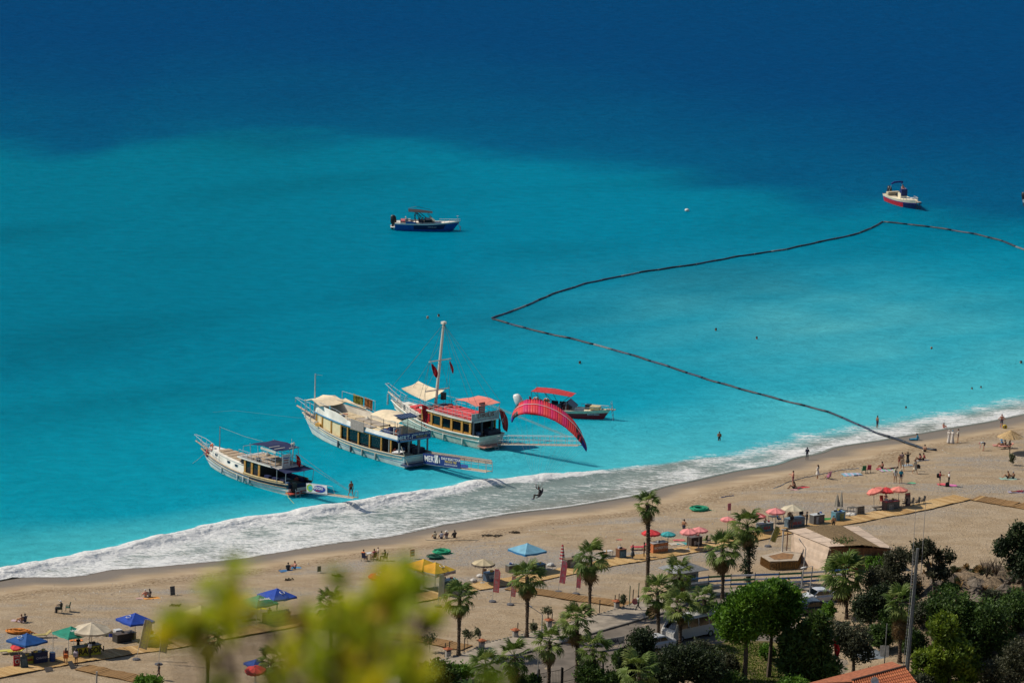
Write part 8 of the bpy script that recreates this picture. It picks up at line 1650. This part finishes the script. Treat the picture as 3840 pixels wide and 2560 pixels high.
for a, b in zip(kp[:-1], kp[1:]):
 m_ = max(1, int((b - a).length / 1.0))
 for i in range(m_):
  c = a.lerp(b, (i + .5) / m_); n += 1; MB().box((c.x - kp[0].x, c.y - kp[0].y, 1.90 - kp[0].z), ((b - a).length / m_ * .97, .28, .24), math.atan2(b.y - a.y, b.x - a.x)).build('kerb_stone', KM[n % 2], kt)
fl = [at(*q) for q in FAR[5:12]]; et = thing('stone_edging', 'row of rough edging stones between sand and promenade', 'edging', fl[0]); mb = MB()
for a, b in zip(fl[:-1], fl[1:]):
 m_ = int((b - a).length / .5)
 for i in range(m_): c = a.lerp(b, (i + random.random() * .3) / m_) - fl[0]; MB().loft([[Vector((c.x + r * random.uniform(.7, 1.2) * math.cos(q), c.y + r * random.uniform(.7, 1.2) * math.sin(q), z + 1.8 - fl[0].z)) for q in np.linspace(0, 6.28, 7)[:-1]] for z, r in ((0, .2), (.12, .22), (.24, .13))], caps=True).build('stone', M('edge_stone', (.24, .21, .17), .9, .3), et)
# ---- small fixtures
def post(k, x, y, ty, r, col, label, name='post', cat='post', group='posts along the promenade'):
 p = g(k, x, y); h = (y - ty) / ZO[k][0] / (FPX / (p - CAM).length); o = MB().bar((0, 0, -.1), (.02 * h, 0, h), r, 6).box((.02 * h, 0, h + .01), (r * 2.2, r * 2.2, .03)).build(name, M('pst_%.2f%.2f' % col[:2], col, .8, .2), None); o.location = p; tag(o, label, cat, group)
for k, x, y, ty, lab in (('I', 1075, 1318, 1180, 'left of two dark stakes at the nearest roofed bin'), ('I', 1118, 1250, 1165, 'right of two dark stakes at the nearest roofed bin'), ('I', 1260, 1272, 1130, 'dark stake right of the first palm trunk'), ('I', 1408, 1230, 1088, 'dark stake at the second roofed bin'), ('J', 362, 1065, 985, 'dark stake at the third roofed bin'), ('J', 505, 1085, 945, 'dark stake right of the second palm trunk'), ('J', 650, 1040, 905, 'left stake at the fourth roofed bin'), ('J', 692, 1000, 895, 'right stake at the fourth roofed bin'), ('J', 1150, 898, 765, 'dark stake right of the third palm trunk'), ('J', 1297, 855, 718, 'left stake at the farthest roofed bin'), ('J', 1337, 800, 705, 'right stake at the farthest roofed bin'), ('J', 1472, 800, 665, 'dark stake left of the walking man')): post(k, x, y, ty, .05, (.045, .04, .035), lab)
post('J', 1437, 838, 625, .05, (.10, .15, .08), 'tall green pole, left of two near the walking man'); post('J', 1525, 760, 600, .05, (.10, .15, .08), 'tall green pole, right of two near the walking man'); post('G', 1012, 1600, 1445, .09, (.30, .29, .27), 'grey metal post cut off by the lower edge'); post('L', 468, 1010, 765, .06, (.14, .05, .03), 'rusty pole at the corner of the hut'); post('O', 680, 1450, 985, .05, (.24, .24, .22), 'thin grey pole rising from the tiled roof')
for k, x, y, lab in (('I', 1105, 1320, 'roofed concrete bin nearest the near foliage'), ('I', 1430, 1238, 'second roofed concrete bin from the left'), ('J', 340, 1135, 'third roofed concrete bin from the left'), ('J', 665, 1038, 'roofed concrete bin beside the round street sign'), ('J', 1318, 855, 'roofed concrete bin at the end of the plank path')):
 o = thing('litter_bin', lab, 'bin', g(k, x, y), SHORE_ANG, 'roofed concrete bins'); MB().lathe([(.30, 0), (.30, .62), (.27, .66)], 12).build('drum', CONC(), o)
 for sx in (-.26, .26): MB().box((sx, 0, .74), (.07, .3, .28)).build('support', CONC(), o)
 MB().loft([[Vector((x_ * r, y_ * r, z)) for x_, y_ in ((-1, -1), (1, -1), (1, 1), (-1, 1))] for z, r in ((.86, .40), (.92, .38), (1.08, .10))], caps=True).build('tiled_cap', M('terracotta', (.36, .11, .045), .9, .3, 5), o)
def lamp(base, top, head, label):
 p = at(*base); s_ = FPX / (p - CAM).length; P = lambda q: Vector(((q[0] - base[0]) / s_ - ROLL * (base[1] - q[1]) / s_, 0, (base[1] - q[1]) / s_)); o = thing('street_lamp', label, 'street lamp', p, 0, 'street lamps'); t, h = P(top), P(head)
 MB().bar((0, 0, 0), t, .09, 7, .05).build('pole', M('lamp_grey', (.34, .34, .33), .5), o); MB().bar(t, h, .03, 5).build('arm', M('lamp_grey'), o); d = (h - t).normalized()
 MB().loft([[h + d * x + Vector((0, r * math.cos(q), r * .5 * math.sin(q))) for q in np.linspace(0, 6.28, 9)[:-1]] for x, r in ((-.1, .05), (.1, .16), (.4, .18), (.62, .05))], caps=True).build('lamp_head', M('lamp_head', (.58, .58, .56), .4), o, smooth=True); MB().lathe([(.16, 0), (.14, .12), (.1, .14)], 8).build('foot', CONC(), o)
lamp((2030, 2388), (2034, 2300), (1996, 2275), 'street lamp with a white head in front of the second palm'); lamp((3004, 2214), (3020, 2050), (3004, 2028), 'street lamp in front of the hut wall'); lamp((3031, 2262), (3046, 2117), (3022, 2122), 'street lamp pole beside the white car'); lamp((2013, 2585), (2018, 2475), (2010, 2440), 'thin street lamp at the lower edge by the gate')
for k, x, y, tx, ty, lab in (('J', 795, 1040, 793, 920, 'round blue and red street sign half hidden by a palm'), ('J', 1492, 850, 1495, 778, 'round pink street sign beside the walking man')):
 p = g(k, x, y); h = (y - ty) / ZO[k][0] / (FPX / (p - CAM).length); o = thing('street_sign', lab, 'sign', p, face_cam(p) + .3); MB().bar((0, 0, 0), (0, 0, h + .3), .035, 6).build('post', POLE(), o); m1 = M('sign_rim', (.40, .05, .09), .5); MB().bar((.03, 0, h), (.06, 0, h), .34, 18).build('rim', m1, o); MB().bar((.05, 0, h), (.075, 0, h), .24, 18).build('disc', M('sign_blue', (.10, .06, .30), .5) if 'blue' in lab else M('sign_pink', (.4, .12, .14), .5), o)
# ---- painted rail fence
fp = [at(*q) for q in ((2590, 2216), (2656, 2208), (2740, 2203), (2830, 2200), (2920, 2197), (3005, 2193), (3095, 2186), (3180, 2180))]; fo_ = thing('rail_fence', 'wooden fence with blue, green and white painted rails behind the pines', 'fence', fp[0])
RC = [M('rail_blue', (.06, .20, .48), .7, .2), M('rail_green', (.05, .19, .09), .7, .2), M('rail_white', (.68, .70, .72), .7, .2)]
for i, p in enumerate(fp): q = p - fp[0]; MB().box((q.x, q.y, .75), (.09, .09, 1.6)).build('post', M('fence_post', (.12, .11, .10), .8), fo_)
for i, (a, b) in enumerate(zip(fp[:-1], fp[1:])):
 for k, z in enumerate((1.36, .88, .42)):
  c = (a + b) / 2 - fp[0]; d = b - a; MB().box((c.x, c.y - .06, z + c.z), (d.length * .98, .04, .21), rot=Matrix.Rotation(math.atan2(d.y, d.x), 3, 'Z') @ Matrix.Rotation(-math.atan2(d.z, math.hypot(d.x, d.y)), 3, 'Y')).build('rail', RC[(i + 2 * k) % 3], fo_)
# ---- beach hut
hb = g('L', 800, 1232); 
def HP(k, x, y, z):
 X_, Y_ = zp(k, x, y); return at_z(X_, Y_, 1.8 + z)
hut = thing('beach_hut', 'boarded beach hut with a reed and panel roof', 'hut', (hb.x, hb.y, 1.8)); o0 = hut.location
ZE, ZR = 2.75, 3.35
A_, B_, C_, D_ = HP('L', 500, 738, ZE) - o0, HP('L', 1290, 697, ZE) - o0, HP('L', 1715, 958, ZE) - o0, HP('L', 985, 935, ZE) - o0
ridge = lambda f: None
def rp(u_, v_):          # u across (left to right), v along (far to near); low pitched roof
 p = (A_ * (1 - u_) + B_ * u_) * (1 - v_) + (D_ * (1 - u_) + C_ * u_) * v_; p.z = ZE + (ZR - ZE) * .5 * (1 - abs(2 * u_ - 1)); return p
PANM = [M('panel_%d' % i, c, .75, .12, 2) for i, c in enumerate(((.52, .40, .30), (.48, .37, .28), (.55, .43, .33)))]
for i in range(4):
 for u0, u1 in ((-.02, .24), (.78, 1.02)):
  v0, v1 = i / 4 + .006, (i + 1) / 4 - .006; MB().slab([rp(u0, v0), rp(u1, v0), rp(u1, v1), rp(u0, v1)], .05).build('roof_panel', PANM[i % 3], hut)
for i in range(46):
 u0 = .24 + .54 * i / 46; u1 = u0 + .54 / 46 * .9; dz = Vector((0, 0, random.uniform(0, .035) + .03)); e = 1.02 + random.uniform(-.01, .01); MB().slab([rp(u0, -.015) + dz, rp(u1, -.015) + dz, rp(u1, e) + dz, rp(u0, e) + dz], .05).build('reed_strip', M('reed_%d' % (i % 3), ((.17, .115, .055), (.20, .14, .07), (.145, .095, .045))[i % 3], .95, .35, 6), hut)
for i in range(4): MB().bar(rp(i / 3, -.01) - Vector((0, 0, .06)), rp(i / 3, 1.01) - Vector((0, 0, .06)), .05, 5).build('roof_beam', M('beam', (.12, .07, .04), .9), hut)
def wall(p, q, z1, nb, mats, name, d=.04, z0=-.1):
 for i in range(nb):
  a, b = p.lerp(q, i / nb), p.lerp(q, (i + .96) / nb); n_ = Vector((-(q - p).y, (q - p).x, 0)).normalized() * d; MB().loft([[Vector((a.x, a.y, z)), Vector((b.x, b.y, z)), Vector((b.x + n_.x, b.y + n_.y, z)), Vector((a.x + n_.x, a.y + n_.y, z))] for z in (z0, z1)], caps=True).build(name, mats[i % len(mats)], hut)
ins = lambda u_, v_: rp(u_, v_)
w1, w2, w3, w4 = ins(.02, .03), ins(.02, .99), ins(.98, .99), ins(.98, .03)
wall(w1, w2, ZE - .05, 7, PANM, 'wall_panel'); BRW = [M('board_brown_%d' % i, c, .9, .3, 5) for i, c in enumerate(((.17, .075, .03), (.14, .06, .025), (.20, .09, .038)))]
wall(w2, w3, ZE - .05, 26, BRW, 'wall_board'); wall(w3, w4, ZE - .05, 20, BRW, 'wall_board'); wall(w4, w1, ZE - .05, 10, PANM, 'wall_panel')
dm = w2.lerp(w3, .62); MB().box((dm.x, dm.y - .06, 1.0), (.9, .06, 1.95), math.atan2((w3 - w2).y, (w3 - w2).x)).build('door', M('door_brown', (.22, .16, .10), .8), hut)
# slanting boarded screen in front of the left wall
s1, s2 = HP('L', 585, 1100, 0) - o0, HP('L', 905, 1232, 0) - o0; t1, t2 = D_.lerp(A_, .86) + Vector((-.1, 0, -.12)), D_ + Vector((-.05, -.05, -.1)); ns = 22
for i in range(ns):
 f0, f1 = i / ns, (i + .95) / ns; MB().slab([t1.lerp(s1, f0) - Vector((.06, .06, 0)), t2.lerp(s2, f0) - Vector((.06, .06, 0)), t2.lerp(s2, f1) - Vector((.06, .06, 0)), t1.lerp(s1, f1) - Vector((.06, .06, 0))], .03).build('screen_board', PANM[(i // 3) % 3], hut)
# ---- stage with reed skirt
sp4 = [g('L', *q) for q in ((160, 1150), (270, 1210), (330, 1212), (600, 1200), (640, 1110), (430, 1085))]; c0 = sum(sp4, Vector()) / 6; st = thing('stage', 'low wooden stage with a reed skirt and a mast in the middle', 'stage', c0); HT = 1.0
ring_ = [p - c0 for p in sp4]; ctr = Vector((0, 0, HT))
tops = [Vector((p.x, p.y, HT)) for p in ring_]; MB().slab(tops, .08).build('platform', M('stage_top', (.40, .33, .25), .8, .2, 2), st)
MB().slab([Vector((p.x * .62, p.y * .62, HT + .02)) for p in ring_], .03).build('deck_board', M('stage_deck', (.25, .13, .05), .7, .3, 2), st)
mb = MB(); 
for a, b in zip(ring_, ring_[1:] + ring_[:1]):
 m_ = int((b - a).length / .11)
 for i in range(m_): p = a.lerp(b, (i + random.random() * .4) / m_) * .985; mb.bar((p.x * 1.02, p.y * 1.02, random.uniform(-.05, .08)), (p.x, p.y, HT - .07), .065, 4, .04)
mb.build('reed_skirt', M('reed_skirt', (.28, .15, .045), .95, .4, 8), st, kind='stuff'); q = g('L', 412, 1100) - c0; MB().bar((q.x, q.y, HT), (q.x + .05, q.y, HT + 2.5), .10, 7).box((q.x + .05, q.y, HT + 2.52), (.55, .2, .08)).build('mast', M('mast_grey', (.5, .48, .44), .5), st)
# ---- grey booth behind the low palm
bp = at(2560, 2200); bo = thing('booth', 'small grey-roofed booth half hidden by a palm', 'booth', bp, SHORE_ANG); MB().box((0, 0, 1.0), (2.6, 2.0, 2.0)).build('walls', M('booth_grey', (.38, .35, .30), .8), bo); MB().loft([[Vector((x * r, y * r, z)) for x, y in ((-2.2, -1.7), (2.2, -1.7), (2.2, 1.7), (-2.2, 1.7))] for z, r in ((2.0, 1.0), (2.06, 1.0), (2.75, .25))], caps=True).build('roof', M('booth_roof', (.22, .23, .24), .7), bo); MB().box((.3, -1.02, 1.2), (1.2, .06, .7)).build('hatch', M('hatch_dark', (.08, .09, .10), .6), bo)
# ---- vehicles
def vehicle(p, rz, L_, W_, H_, prof, col, label, cat, name, wheel=.32, wins=(), axles=(.18, .80), van=False):
 """prof: side outline as (x fraction, z fraction) from the nose over the roof to the tail"""
 o = thing(name, label, cat, p, rz); pm = M('car_%.2f%.2f' % col[:2], col, .25, .06, 1, spec=.6); gm = glass('car_glass', '#0b1016'); n = len(prof); rings = []
 for y, sh in ((-.5, .90), (-.44, 1.0), (.44, 1.0), (.5, .90)): rings.append([Vector(((.5 - x) * L_, y * W_ * (1 if z < .55 else .86), .22 + z * (H_ - .22) * (sh if z > .5 else 1))) for x, z in prof])
 MB().loft(rings, closed=False).build('body', pm, o, smooth=False)
 for sd, rg in ((-1, rings[0]), (1, rings[-1])): MB().add(rg, [tuple(range(n))]).build('side_panel', pm, o)
 for x0, x1, z0, z1, x2, x3 in wins:
  for sd in (-1, 1): MB().add([Vector(((.5 - x) * L_, sd * (W_ * .5 * (.985 if z < .6 else .875)) , .22 + z * (H_ - .22))) + Vector((0, sd * .015, 0)) for x, z in ((x0, z0), (x1, z0), (x3, z1), (x2, z1))], [(0, 1, 2, 3)]).build('window', gm, o)
 def cross(i, nm):
  (xa, za), (xb, zb) = prof[i], prof[i + 1]; a0, a1 = .12, .90
  f = lambda t: ((.5 - (xa + (xb - xa) * t)) * L_, .22 + (za + (zb - za) * t) * (H_ - .22)); (ax, az), (bx, bz) = f(a0), f(a1); s_ = 1 if i < n / 2 else -1
  MB().add([(ax + .02 * s_, -W_ * .42, az + .03), (ax + .02 * s_, W_ * .42, az + .03), (bx + .02 * s_, W_ * .38, bz + .03), (bx + .02 * s_, -W_ * .38, bz + .03)], [(0, 1, 2, 3)]).build(nm, gm, o)
 sl_ = [i for i in range(n - 1) if prof[i][1] < .95 * max(q[1] for q in prof) and abs(prof[i + 1][1] - prof[i][1]) > .25 and min(prof[i][1], prof[i + 1][1]) > .4]
 ups = [i for i in range(n - 1) if abs(prof[i + 1][1] - prof[i][1]) > .25 and min(prof[i][1], prof[i + 1][1]) > .38]
 for j, i in enumerate(ups): cross(i, 'windscreen' if j == 0 else 'rear_window')
 for ax in axles:
  for sd in (-1, 1):
   c = Vector(((.5 - ax) * L_, sd * W_ * .46, wheel)); t = MB().bar(c - Vector((0, .1 * sd, 0)), c + Vector((0, .11 * sd, 0)), wheel, 14).build('wheel', M('tyre', (.012, .012, .012), .9), o); MB().bar(c + Vector((0, .1 * sd, 0)), c + Vector((0, .125 * sd, 0)), wheel * .6, 12).build('rim', M('rim', (.3, .3, .31), .4), t)
 for sd in (-1, 1): MB().box((L_ * .485, sd * W_ * .34, .22 + .40 * (H_ - .22)), (.12, .34, .16)).build('headlight', M('headlight', (.5, .52, .55), .2), o); MB().box((-L_ * .492, sd * W_ * .36, .22 + .42 * (H_ - .22)), (.08, .28, .2)).build('tail_light', M('tail_light', (.3, .01, .01), .3), o); MB().box((L_ * .18, sd * W_ * .54, .22 + .55 * (H_ - .22)), (.12, .2, .13)).build('mirror', pm, o)
 return o
SED = [(0, .05), (0, .38), (.03, .48), (.26, .58), (.40, .97), (.50, 1.0), (.68, .96), (.86, .62), (.985, .56), (1, .40), (1, .05)]; SW = ((.30, .52, .60, .90, .40, .52), (.535, .74, .60, .90, .535, .66))
vehicle(at(3068, 2256), R(205), 4.4, 1.8, 1.5, SED, (.50, .52, .54), 'white saloon car parked on the road beside the lamp poles', 'car', 'parked_car', wins=SW); vehicle(at(3040, 2298), R(200), 4.4, 1.8, 1.5, SED, (.02, .03, .045), 'dark car parked in front of the white saloon', 'car', 'parked_car', wins=SW)
VAN = [(0, .06), (0, .36), (.02, .46), (.09, .90), (.15, 1.0), (.97, 1.0), (1, .92), (1, .06)]; vehicle(at(2590, 2388), SHORE_ANG + math.pi + .10, 6.6, 2.0, 2.5, VAN, (.50, .49, .46), 'white minibus behind the palms on the road', 'minibus', 'minibus', .36, ((.13, .30, .52, .88, .15, .30), (.32, .52, .52, .88, .32, .52), (.54, .74, .52, .88, .54, .74), (.76, .95, .52, .88, .76, .95)), (.16, .78))
vehicle(at(2455, 2432), SHORE_ANG + math.pi, 4.4, 1.8, 1.5, SED, (.48, .49, .5), 'white car roof showing between dark evergreens', 'car', 'parked_car', wins=SW)
# ---- lettered board, gate, aerial mast, flagpole, tiled roof
p = at(2287, 2432); bo = thing('road_banner', 'grey board with dark capital letters beside the road', 'sign', p, SHORE_ANG); MB().box((0, 0, .75), (3.6, .06, .75)).build('board', M('banner_grey', (.30, .29, .27), .7), bo); lettering('PARKMA', .55, M('let_navy', (.03, .035, .07), .6), bo, (0, -.05, .75), (1, 0, 0), (0, 0, 1), bold=.03)
for x in (-1.7, 1.7): MB().bar((x, .05, 0), (x, .05, 1.2), .04, 5).build('post', POLE(), bo)
IR = M('wrought_iron', (.02, .02, .02), .6)
for i, (x0, y0, x1, y1, lab) in enumerate(((2020, 2568, 2105, 2562, 'left leaf of the wrought-iron gate'), (2108, 2562, 2160, 2550, 'right leaf of the wrought-iron gate'), (2175, 2555, 2260, 2540, 'wrought-iron fence panel right of the gate'))):
 a, b = at(x0, y0), at(x1, y1); d = b - a; o = thing('iron_gate', lab, 'gate', a, math.atan2(d.y, d.x)); Lg = math.hypot(d.x, d.y); hz = lambda f: 1.15 + .45 * (f if i == 1 else (1 - f) if i == 2 else f * .6)
 MB().tube([(Lg * f, 0, hz(f)) for f in np.linspace(0, 1, 9)], .03, 4).build('top_rail', IR, o); MB().bar((0, 0, .15), (Lg, 0, .15), .025, 4).build('bottom_rail', IR, o)
 for k in range(int(Lg / .16) + 1): f = min(1, k * .16 / Lg); MB().bar((Lg * f, 0, .1), (Lg * f, 0, hz(f)), .014, 4).build('bar', IR, o)
 for f in (0, 1): MB().box((Lg * f, 0, .8), (.14, .14, 1.7)).build('post', IR, o)
ab = at(3400, 2520); s_ = FPX / (ab - CAM).length; am = thing('aerial_mast', 'tall grey aerial mast with whip antennas and a climbing ladder', 'mast', ab); Hm = (2520 - 2043) / s_; lx = 33 / s_ - ROLL * Hm
MB().bar((0, 0, 0), (lx, 0, Hm), .24, 8, .15).build('pole', M('aerial_grey', (.17, .18, .175), .6), am)
for x, z0, z1 in ((.45, Hm * .8, Hm + 4.6), (-.5, Hm * .7, Hm + 4.0)): MB().bar((lx + x, 0, z0), (lx + x + .12, 0, z1), .035, 5, .02).build('whip_antenna', M('whip', (.3, .3, .3), .6), am); MB().bar((lx, 0, z0 + .3), (lx + x, 0, z0 + .3), .03, 4).build('bracket', M('whip'), am)
mb = MB()
for y in (-.12, .12): mb.bar((-.38, y, .3), (lx - .30, y, Hm * .97), .02, 4)
for k in range(34): f = (k + 1) / 36; mb.bar((-.38 + (lx + .08) * f, -.12, .3 + Hm * .96 * f), (-.38 + (lx + .08) * f, .12, .3 + Hm * .96 * f), .018, 4)
mb.build('ladder', M('whip'), am)
fb = at(3108, 2560); s_ = FPX / (fb - CAM).length; fo = thing('flagpole', 'white flagpole in front of the glossy tree', 'flagpole', fb); MB().bar((0, 0, 0), (.3, 0, 178 / s_), .045, 6, .03).build('pole', M('fp_white', (.5, .47, .42), .6), fo); MB().lathe([(.12, 0), (.1, .2)], 8).build('foot', CONC(), fo)
hanging_flag('flag', 'red flag drooping from the white flagpole', fb + Vector((.3, -.05, 170 / s_)), 1.4, .6, (1, -.3, 0), None, .08)
rb = at(3270, 2600); hs = thing('tiled_house', 'low house with a terracotta tiled roof at the lower edge', 'house', (rb.x, rb.y, 1.8)); o0 = hs.location; ZT = 3.4
E1, E2, G1, G2 = [at_z(x, y, z + 1.8) - o0 for x, y, z in ((3020, 2562, 2.6), (3345, 2478, 2.6), (3195, 2553, ZT), (3395, 2500, ZT))]; N1, N2 = G1 + (G1 - E1) * .9, G2 + (G2 - E2) * 1.6; N1.z = N2.z = 2.2; N1 = at_z(3230, 2640, 4.0) - o0; N2 = at_z(3470, 2600, 4.0) - o0
TC = [M('tile_%d' % i, c, .9, .25, 5) for i, c in enumerate(((.34, .10, .04), (.30, .085, .035), (.37, .12, .05)))]
MB().slab([E1, E2, G2, G1], .1).build('roof_slope', M('roof_plain', (.34, .115, .055), .9, .3, 3), hs); MB().slab([G1, G2, N2, N1], .06).build('roof_base', M('roof_under', (.2, .07, .03), .9), hs)
nr, ncol = 9, 26
for i in range(ncol):
 for j in range(nr):
  f0, f1 = i / ncol, (i + .9) / ncol; v0, v1 = j / nr, (j + 1.12) / nr; up = Vector((0, 0, .07)); q = lambda f, v: G1.lerp(G2, f).lerp(N1.lerp(N2, f), v); a, b, c, d = q(f0, v0), q(f1, v0), q(f1, v1), q(f0, v1); lift = Vector((0, 0, .06)); m0, m1 = (a + b) / 2 + up * 2, (c + d) / 2 + up * 2 + lift
  MB().add([a + up * .2, m0, b + up * .2, d + lift + up * .3, m1, c + lift + up * .3], [(0, 1, 4, 3), (1, 2, 5, 4), (3, 4, 5)]).build('roof_tile', TC[(i * 3 + j * 5) % 3], hs)
for i in range(24): a, b = G1.lerp(G2, i / 24), G1.lerp(G2, (i + 1.06) / 24); MB().bar(a + Vector((0, 0, .14)), b + Vector((0, 0, .14)), .11, 6).build('ridge_tile', M('ridge_dark', (.10, .06, .045), .9, .3), hs)
for a, b, nm in ((E1, E2, 'rear_wall'), (E1, N1, 'left_wall'), (E2, N2, 'right_wall'), (N1, N2, 'front_wall')): MB().add([Vector((a.x, a.y, 0)), Vector((b.x, b.y, 0)), Vector((b.x, b.y, min(2.5, b.z))), Vector((a.x, a.y, min(2.5, a.z)))], [(0, 1, 2, 3)]).build(nm, M('house_plaster', (.4, .36, .3), .9), hs)
dp = at_z(3278, 2552, 5.6) ; ds = thing('satellite_dish', 'white satellite dish on the tiled roof', 'satellite dish', dp); MB().lathe([(.02, 0), (.25, .05), (.42, .16), (.42, .18), (.24, .08), (.02, .03)], 14).build('dish', M('dish_white', (.55, .55, .54), .5), ds).rotation_euler = (R(70), 0, R(20)); MB().bar((0, .1, -.5), (0, .05, 0), .03, 5).build('mount', POLE(), ds)
# ---- odds and ends in the yard, rocks on the slope, shingle
rows = [[Vector((x, y, .75 * math.exp(-(x / 1.1) ** 2 - (y / .9) ** 2) + .05 * math.sin(5 * x + 3 * y))) for x in np.linspace(-1.6, 1.6, 11)] for y in np.linspace(-1.3, 1.3, 9)]; lone(cloth(rows, .03), 'tarpaulin', M('tarp_grey', (.20, .24, .28), .7, .2), 'blue-grey tarpaulin thrown over something in the yard', 'tarpaulin', at(3272, 2458), .2, True)
o = thing('notice_frame', 'white leaning panel beside the tarpaulin', 'panel', at(3316, 2462)); MB().box((0, 0, .6), (.9, .06, 1.2), rot=Matrix.Rotation(R(-12), 3, 'X')).build('panel', M('panel_white', (.5, .5, .48), .7), o); MB().bar((0, .5, 0), (0, .1, 1.0), .03, 4).build('strut', POLE(), o)
ROCK = [M('rock_%d' % i, c, .95, .35, 2.5, .8, 7) for i, c in enumerate(((.13, .105, .08), (.165, .135, .105), (.10, .08, .06)))]
rk_ = thing('rocky_outcrop', 'weathered brown-grey rocks on the dry slope at the right', 'rocks', (MOUND.x, MOUND.y, 0))
for i in range(34):
 x, y = random.uniform(3480, 3860), random.uniform(2140, 2290); p = at(x, y); r = random.uniform(.3, 1.0); rnd = random.Random(i); rings = []
 for z, f in ((-.4, .8), (.05, 1.0), (.45, .85), (.8, .45), (.95, .1)): rings.append([Vector((r * f * rnd.uniform(.65, 1.3) * math.cos(q), r * f * rnd.uniform(.65, 1.3) * math.sin(q), r * (z + rnd.uniform(-.12, .12)) * .9)) for q in np.linspace(0, 6.283, 10)[:-1]])
 o = MB().loft(rings, caps=True).build('rock', ROCK[i % 3], rk_); o.location = p - rk_.location
bl = []
for i in range(70): x, y = random.uniform(3440, 3850), random.uniform(2130, 2360); p = at(x, y); bl.append(((p.x, p.y, p.z + .15), (.5, .4, .3)))
sc_ = leaves(bl, 5200, .2, [M('dry_grass_%d' % i, c, .9, .3, trans=.2) for i, c in enumerate(((.26, .16, .06), (.18, .11, .045), (.07, .08, .03)))], None, 'dry_grass', 30, 9, .6, 2.2, .2, 1.2); sc_['label'] = 'dry brown grass tufts between the rocks'
r_ = np.random.default_rng(12); mb = [MB(), MB()]
cand = np.stack([r_.uniform(-75, 75, 60000), r_.uniform(470, 690, 60000)], 1); dd = sdist(cand[:, 0], cand[:, 1]); ban = wob(cand[:, 0] * math.cos(SHORE_ANG) + cand[:, 1] * math.sin(SHORE_ANG), (cand[:, 1] * math.cos(SHORE_ANG) - cand[:, 0] * math.sin(SHORE_ANG)) * 2.2, 7, 30)
ok = (dd > 9) & (dd < 34) & (ban + .5 * wob(cand[:, 0], cand[:, 1], 2.2, 31) > r_.uniform(-.6, 1.2, len(dd))); ok |= (dd > 6) & (dd < 60) & (r_.random(len(dd)) < .04); cand = cand[ok][:10000]; hz = height(cand[:, 0], cand[:, 1])
for i, ((x, y), z) in enumerate(zip(cand, hz)):
 r = .045 + .10 * r_.random() ** 3; a = r_.random() * 6; q = [(x + r * math.cos(a + k * 1.57) * (1 if k % 2 else .7), y + r * math.sin(a + k * 1.57) * (1 if k % 2 else .7), z - .01) for k in range(4)]; mb[i % 2].add(q + [(x, y, z + r * .7)], [(0, 1, 4), (1, 2, 4), (2, 3, 4), (3, 0, 4)])
for i, c in enumerate(((.48, .45, .40), (.26, .235, .20))): o = mb[i].build('shingle', M('pebble_%d' % i, c, .9, .2), None, kind='stuff'); o['label'] = 'pale pebbles scattered over the beach' if i == 0 else 'dark pebbles scattered over the beach'
# weed and driftwood along the tide line
for i, (k, x, y, lab) in enumerate((('J', 330, 125, 'largest clump of dark seaweed above the pale blue parasol'), ('J', 60, 152, 'clump of dark seaweed right of the four sitting people'), ('J', 158, 157, 'small clump of seaweed left of the largest one'), ('I', 30, 540, 'small dark driftwood piece behind the near foliage'), ('G', 1845, 755, 'black driftwood on the shingle right of the folded chair'), ('H', 1360, 490, 'dark stub of wood in the sand behind the near foliage'))):
 mb_ = MB(); rnd = random.Random(i)
 for q in range(9): a = Vector((rnd.uniform(-.4, .4), rnd.uniform(-.3, .3), .03)); mb_.tube([a, a + Vector((rnd.uniform(-.3, .3), rnd.uniform(-.2, .2), .14)), a + Vector((rnd.uniform(-.5, .5), rnd.uniform(-.3, .3), .02))], .05, 4)
 o = thing('seaweed' if i < 3 else 'driftwood', lab, 'seaweed' if i < 3 else 'driftwood', g(k, x, y)); mb_.build('strands', M('weed', (.05, .04, .025), .9), o, kind='stuff')
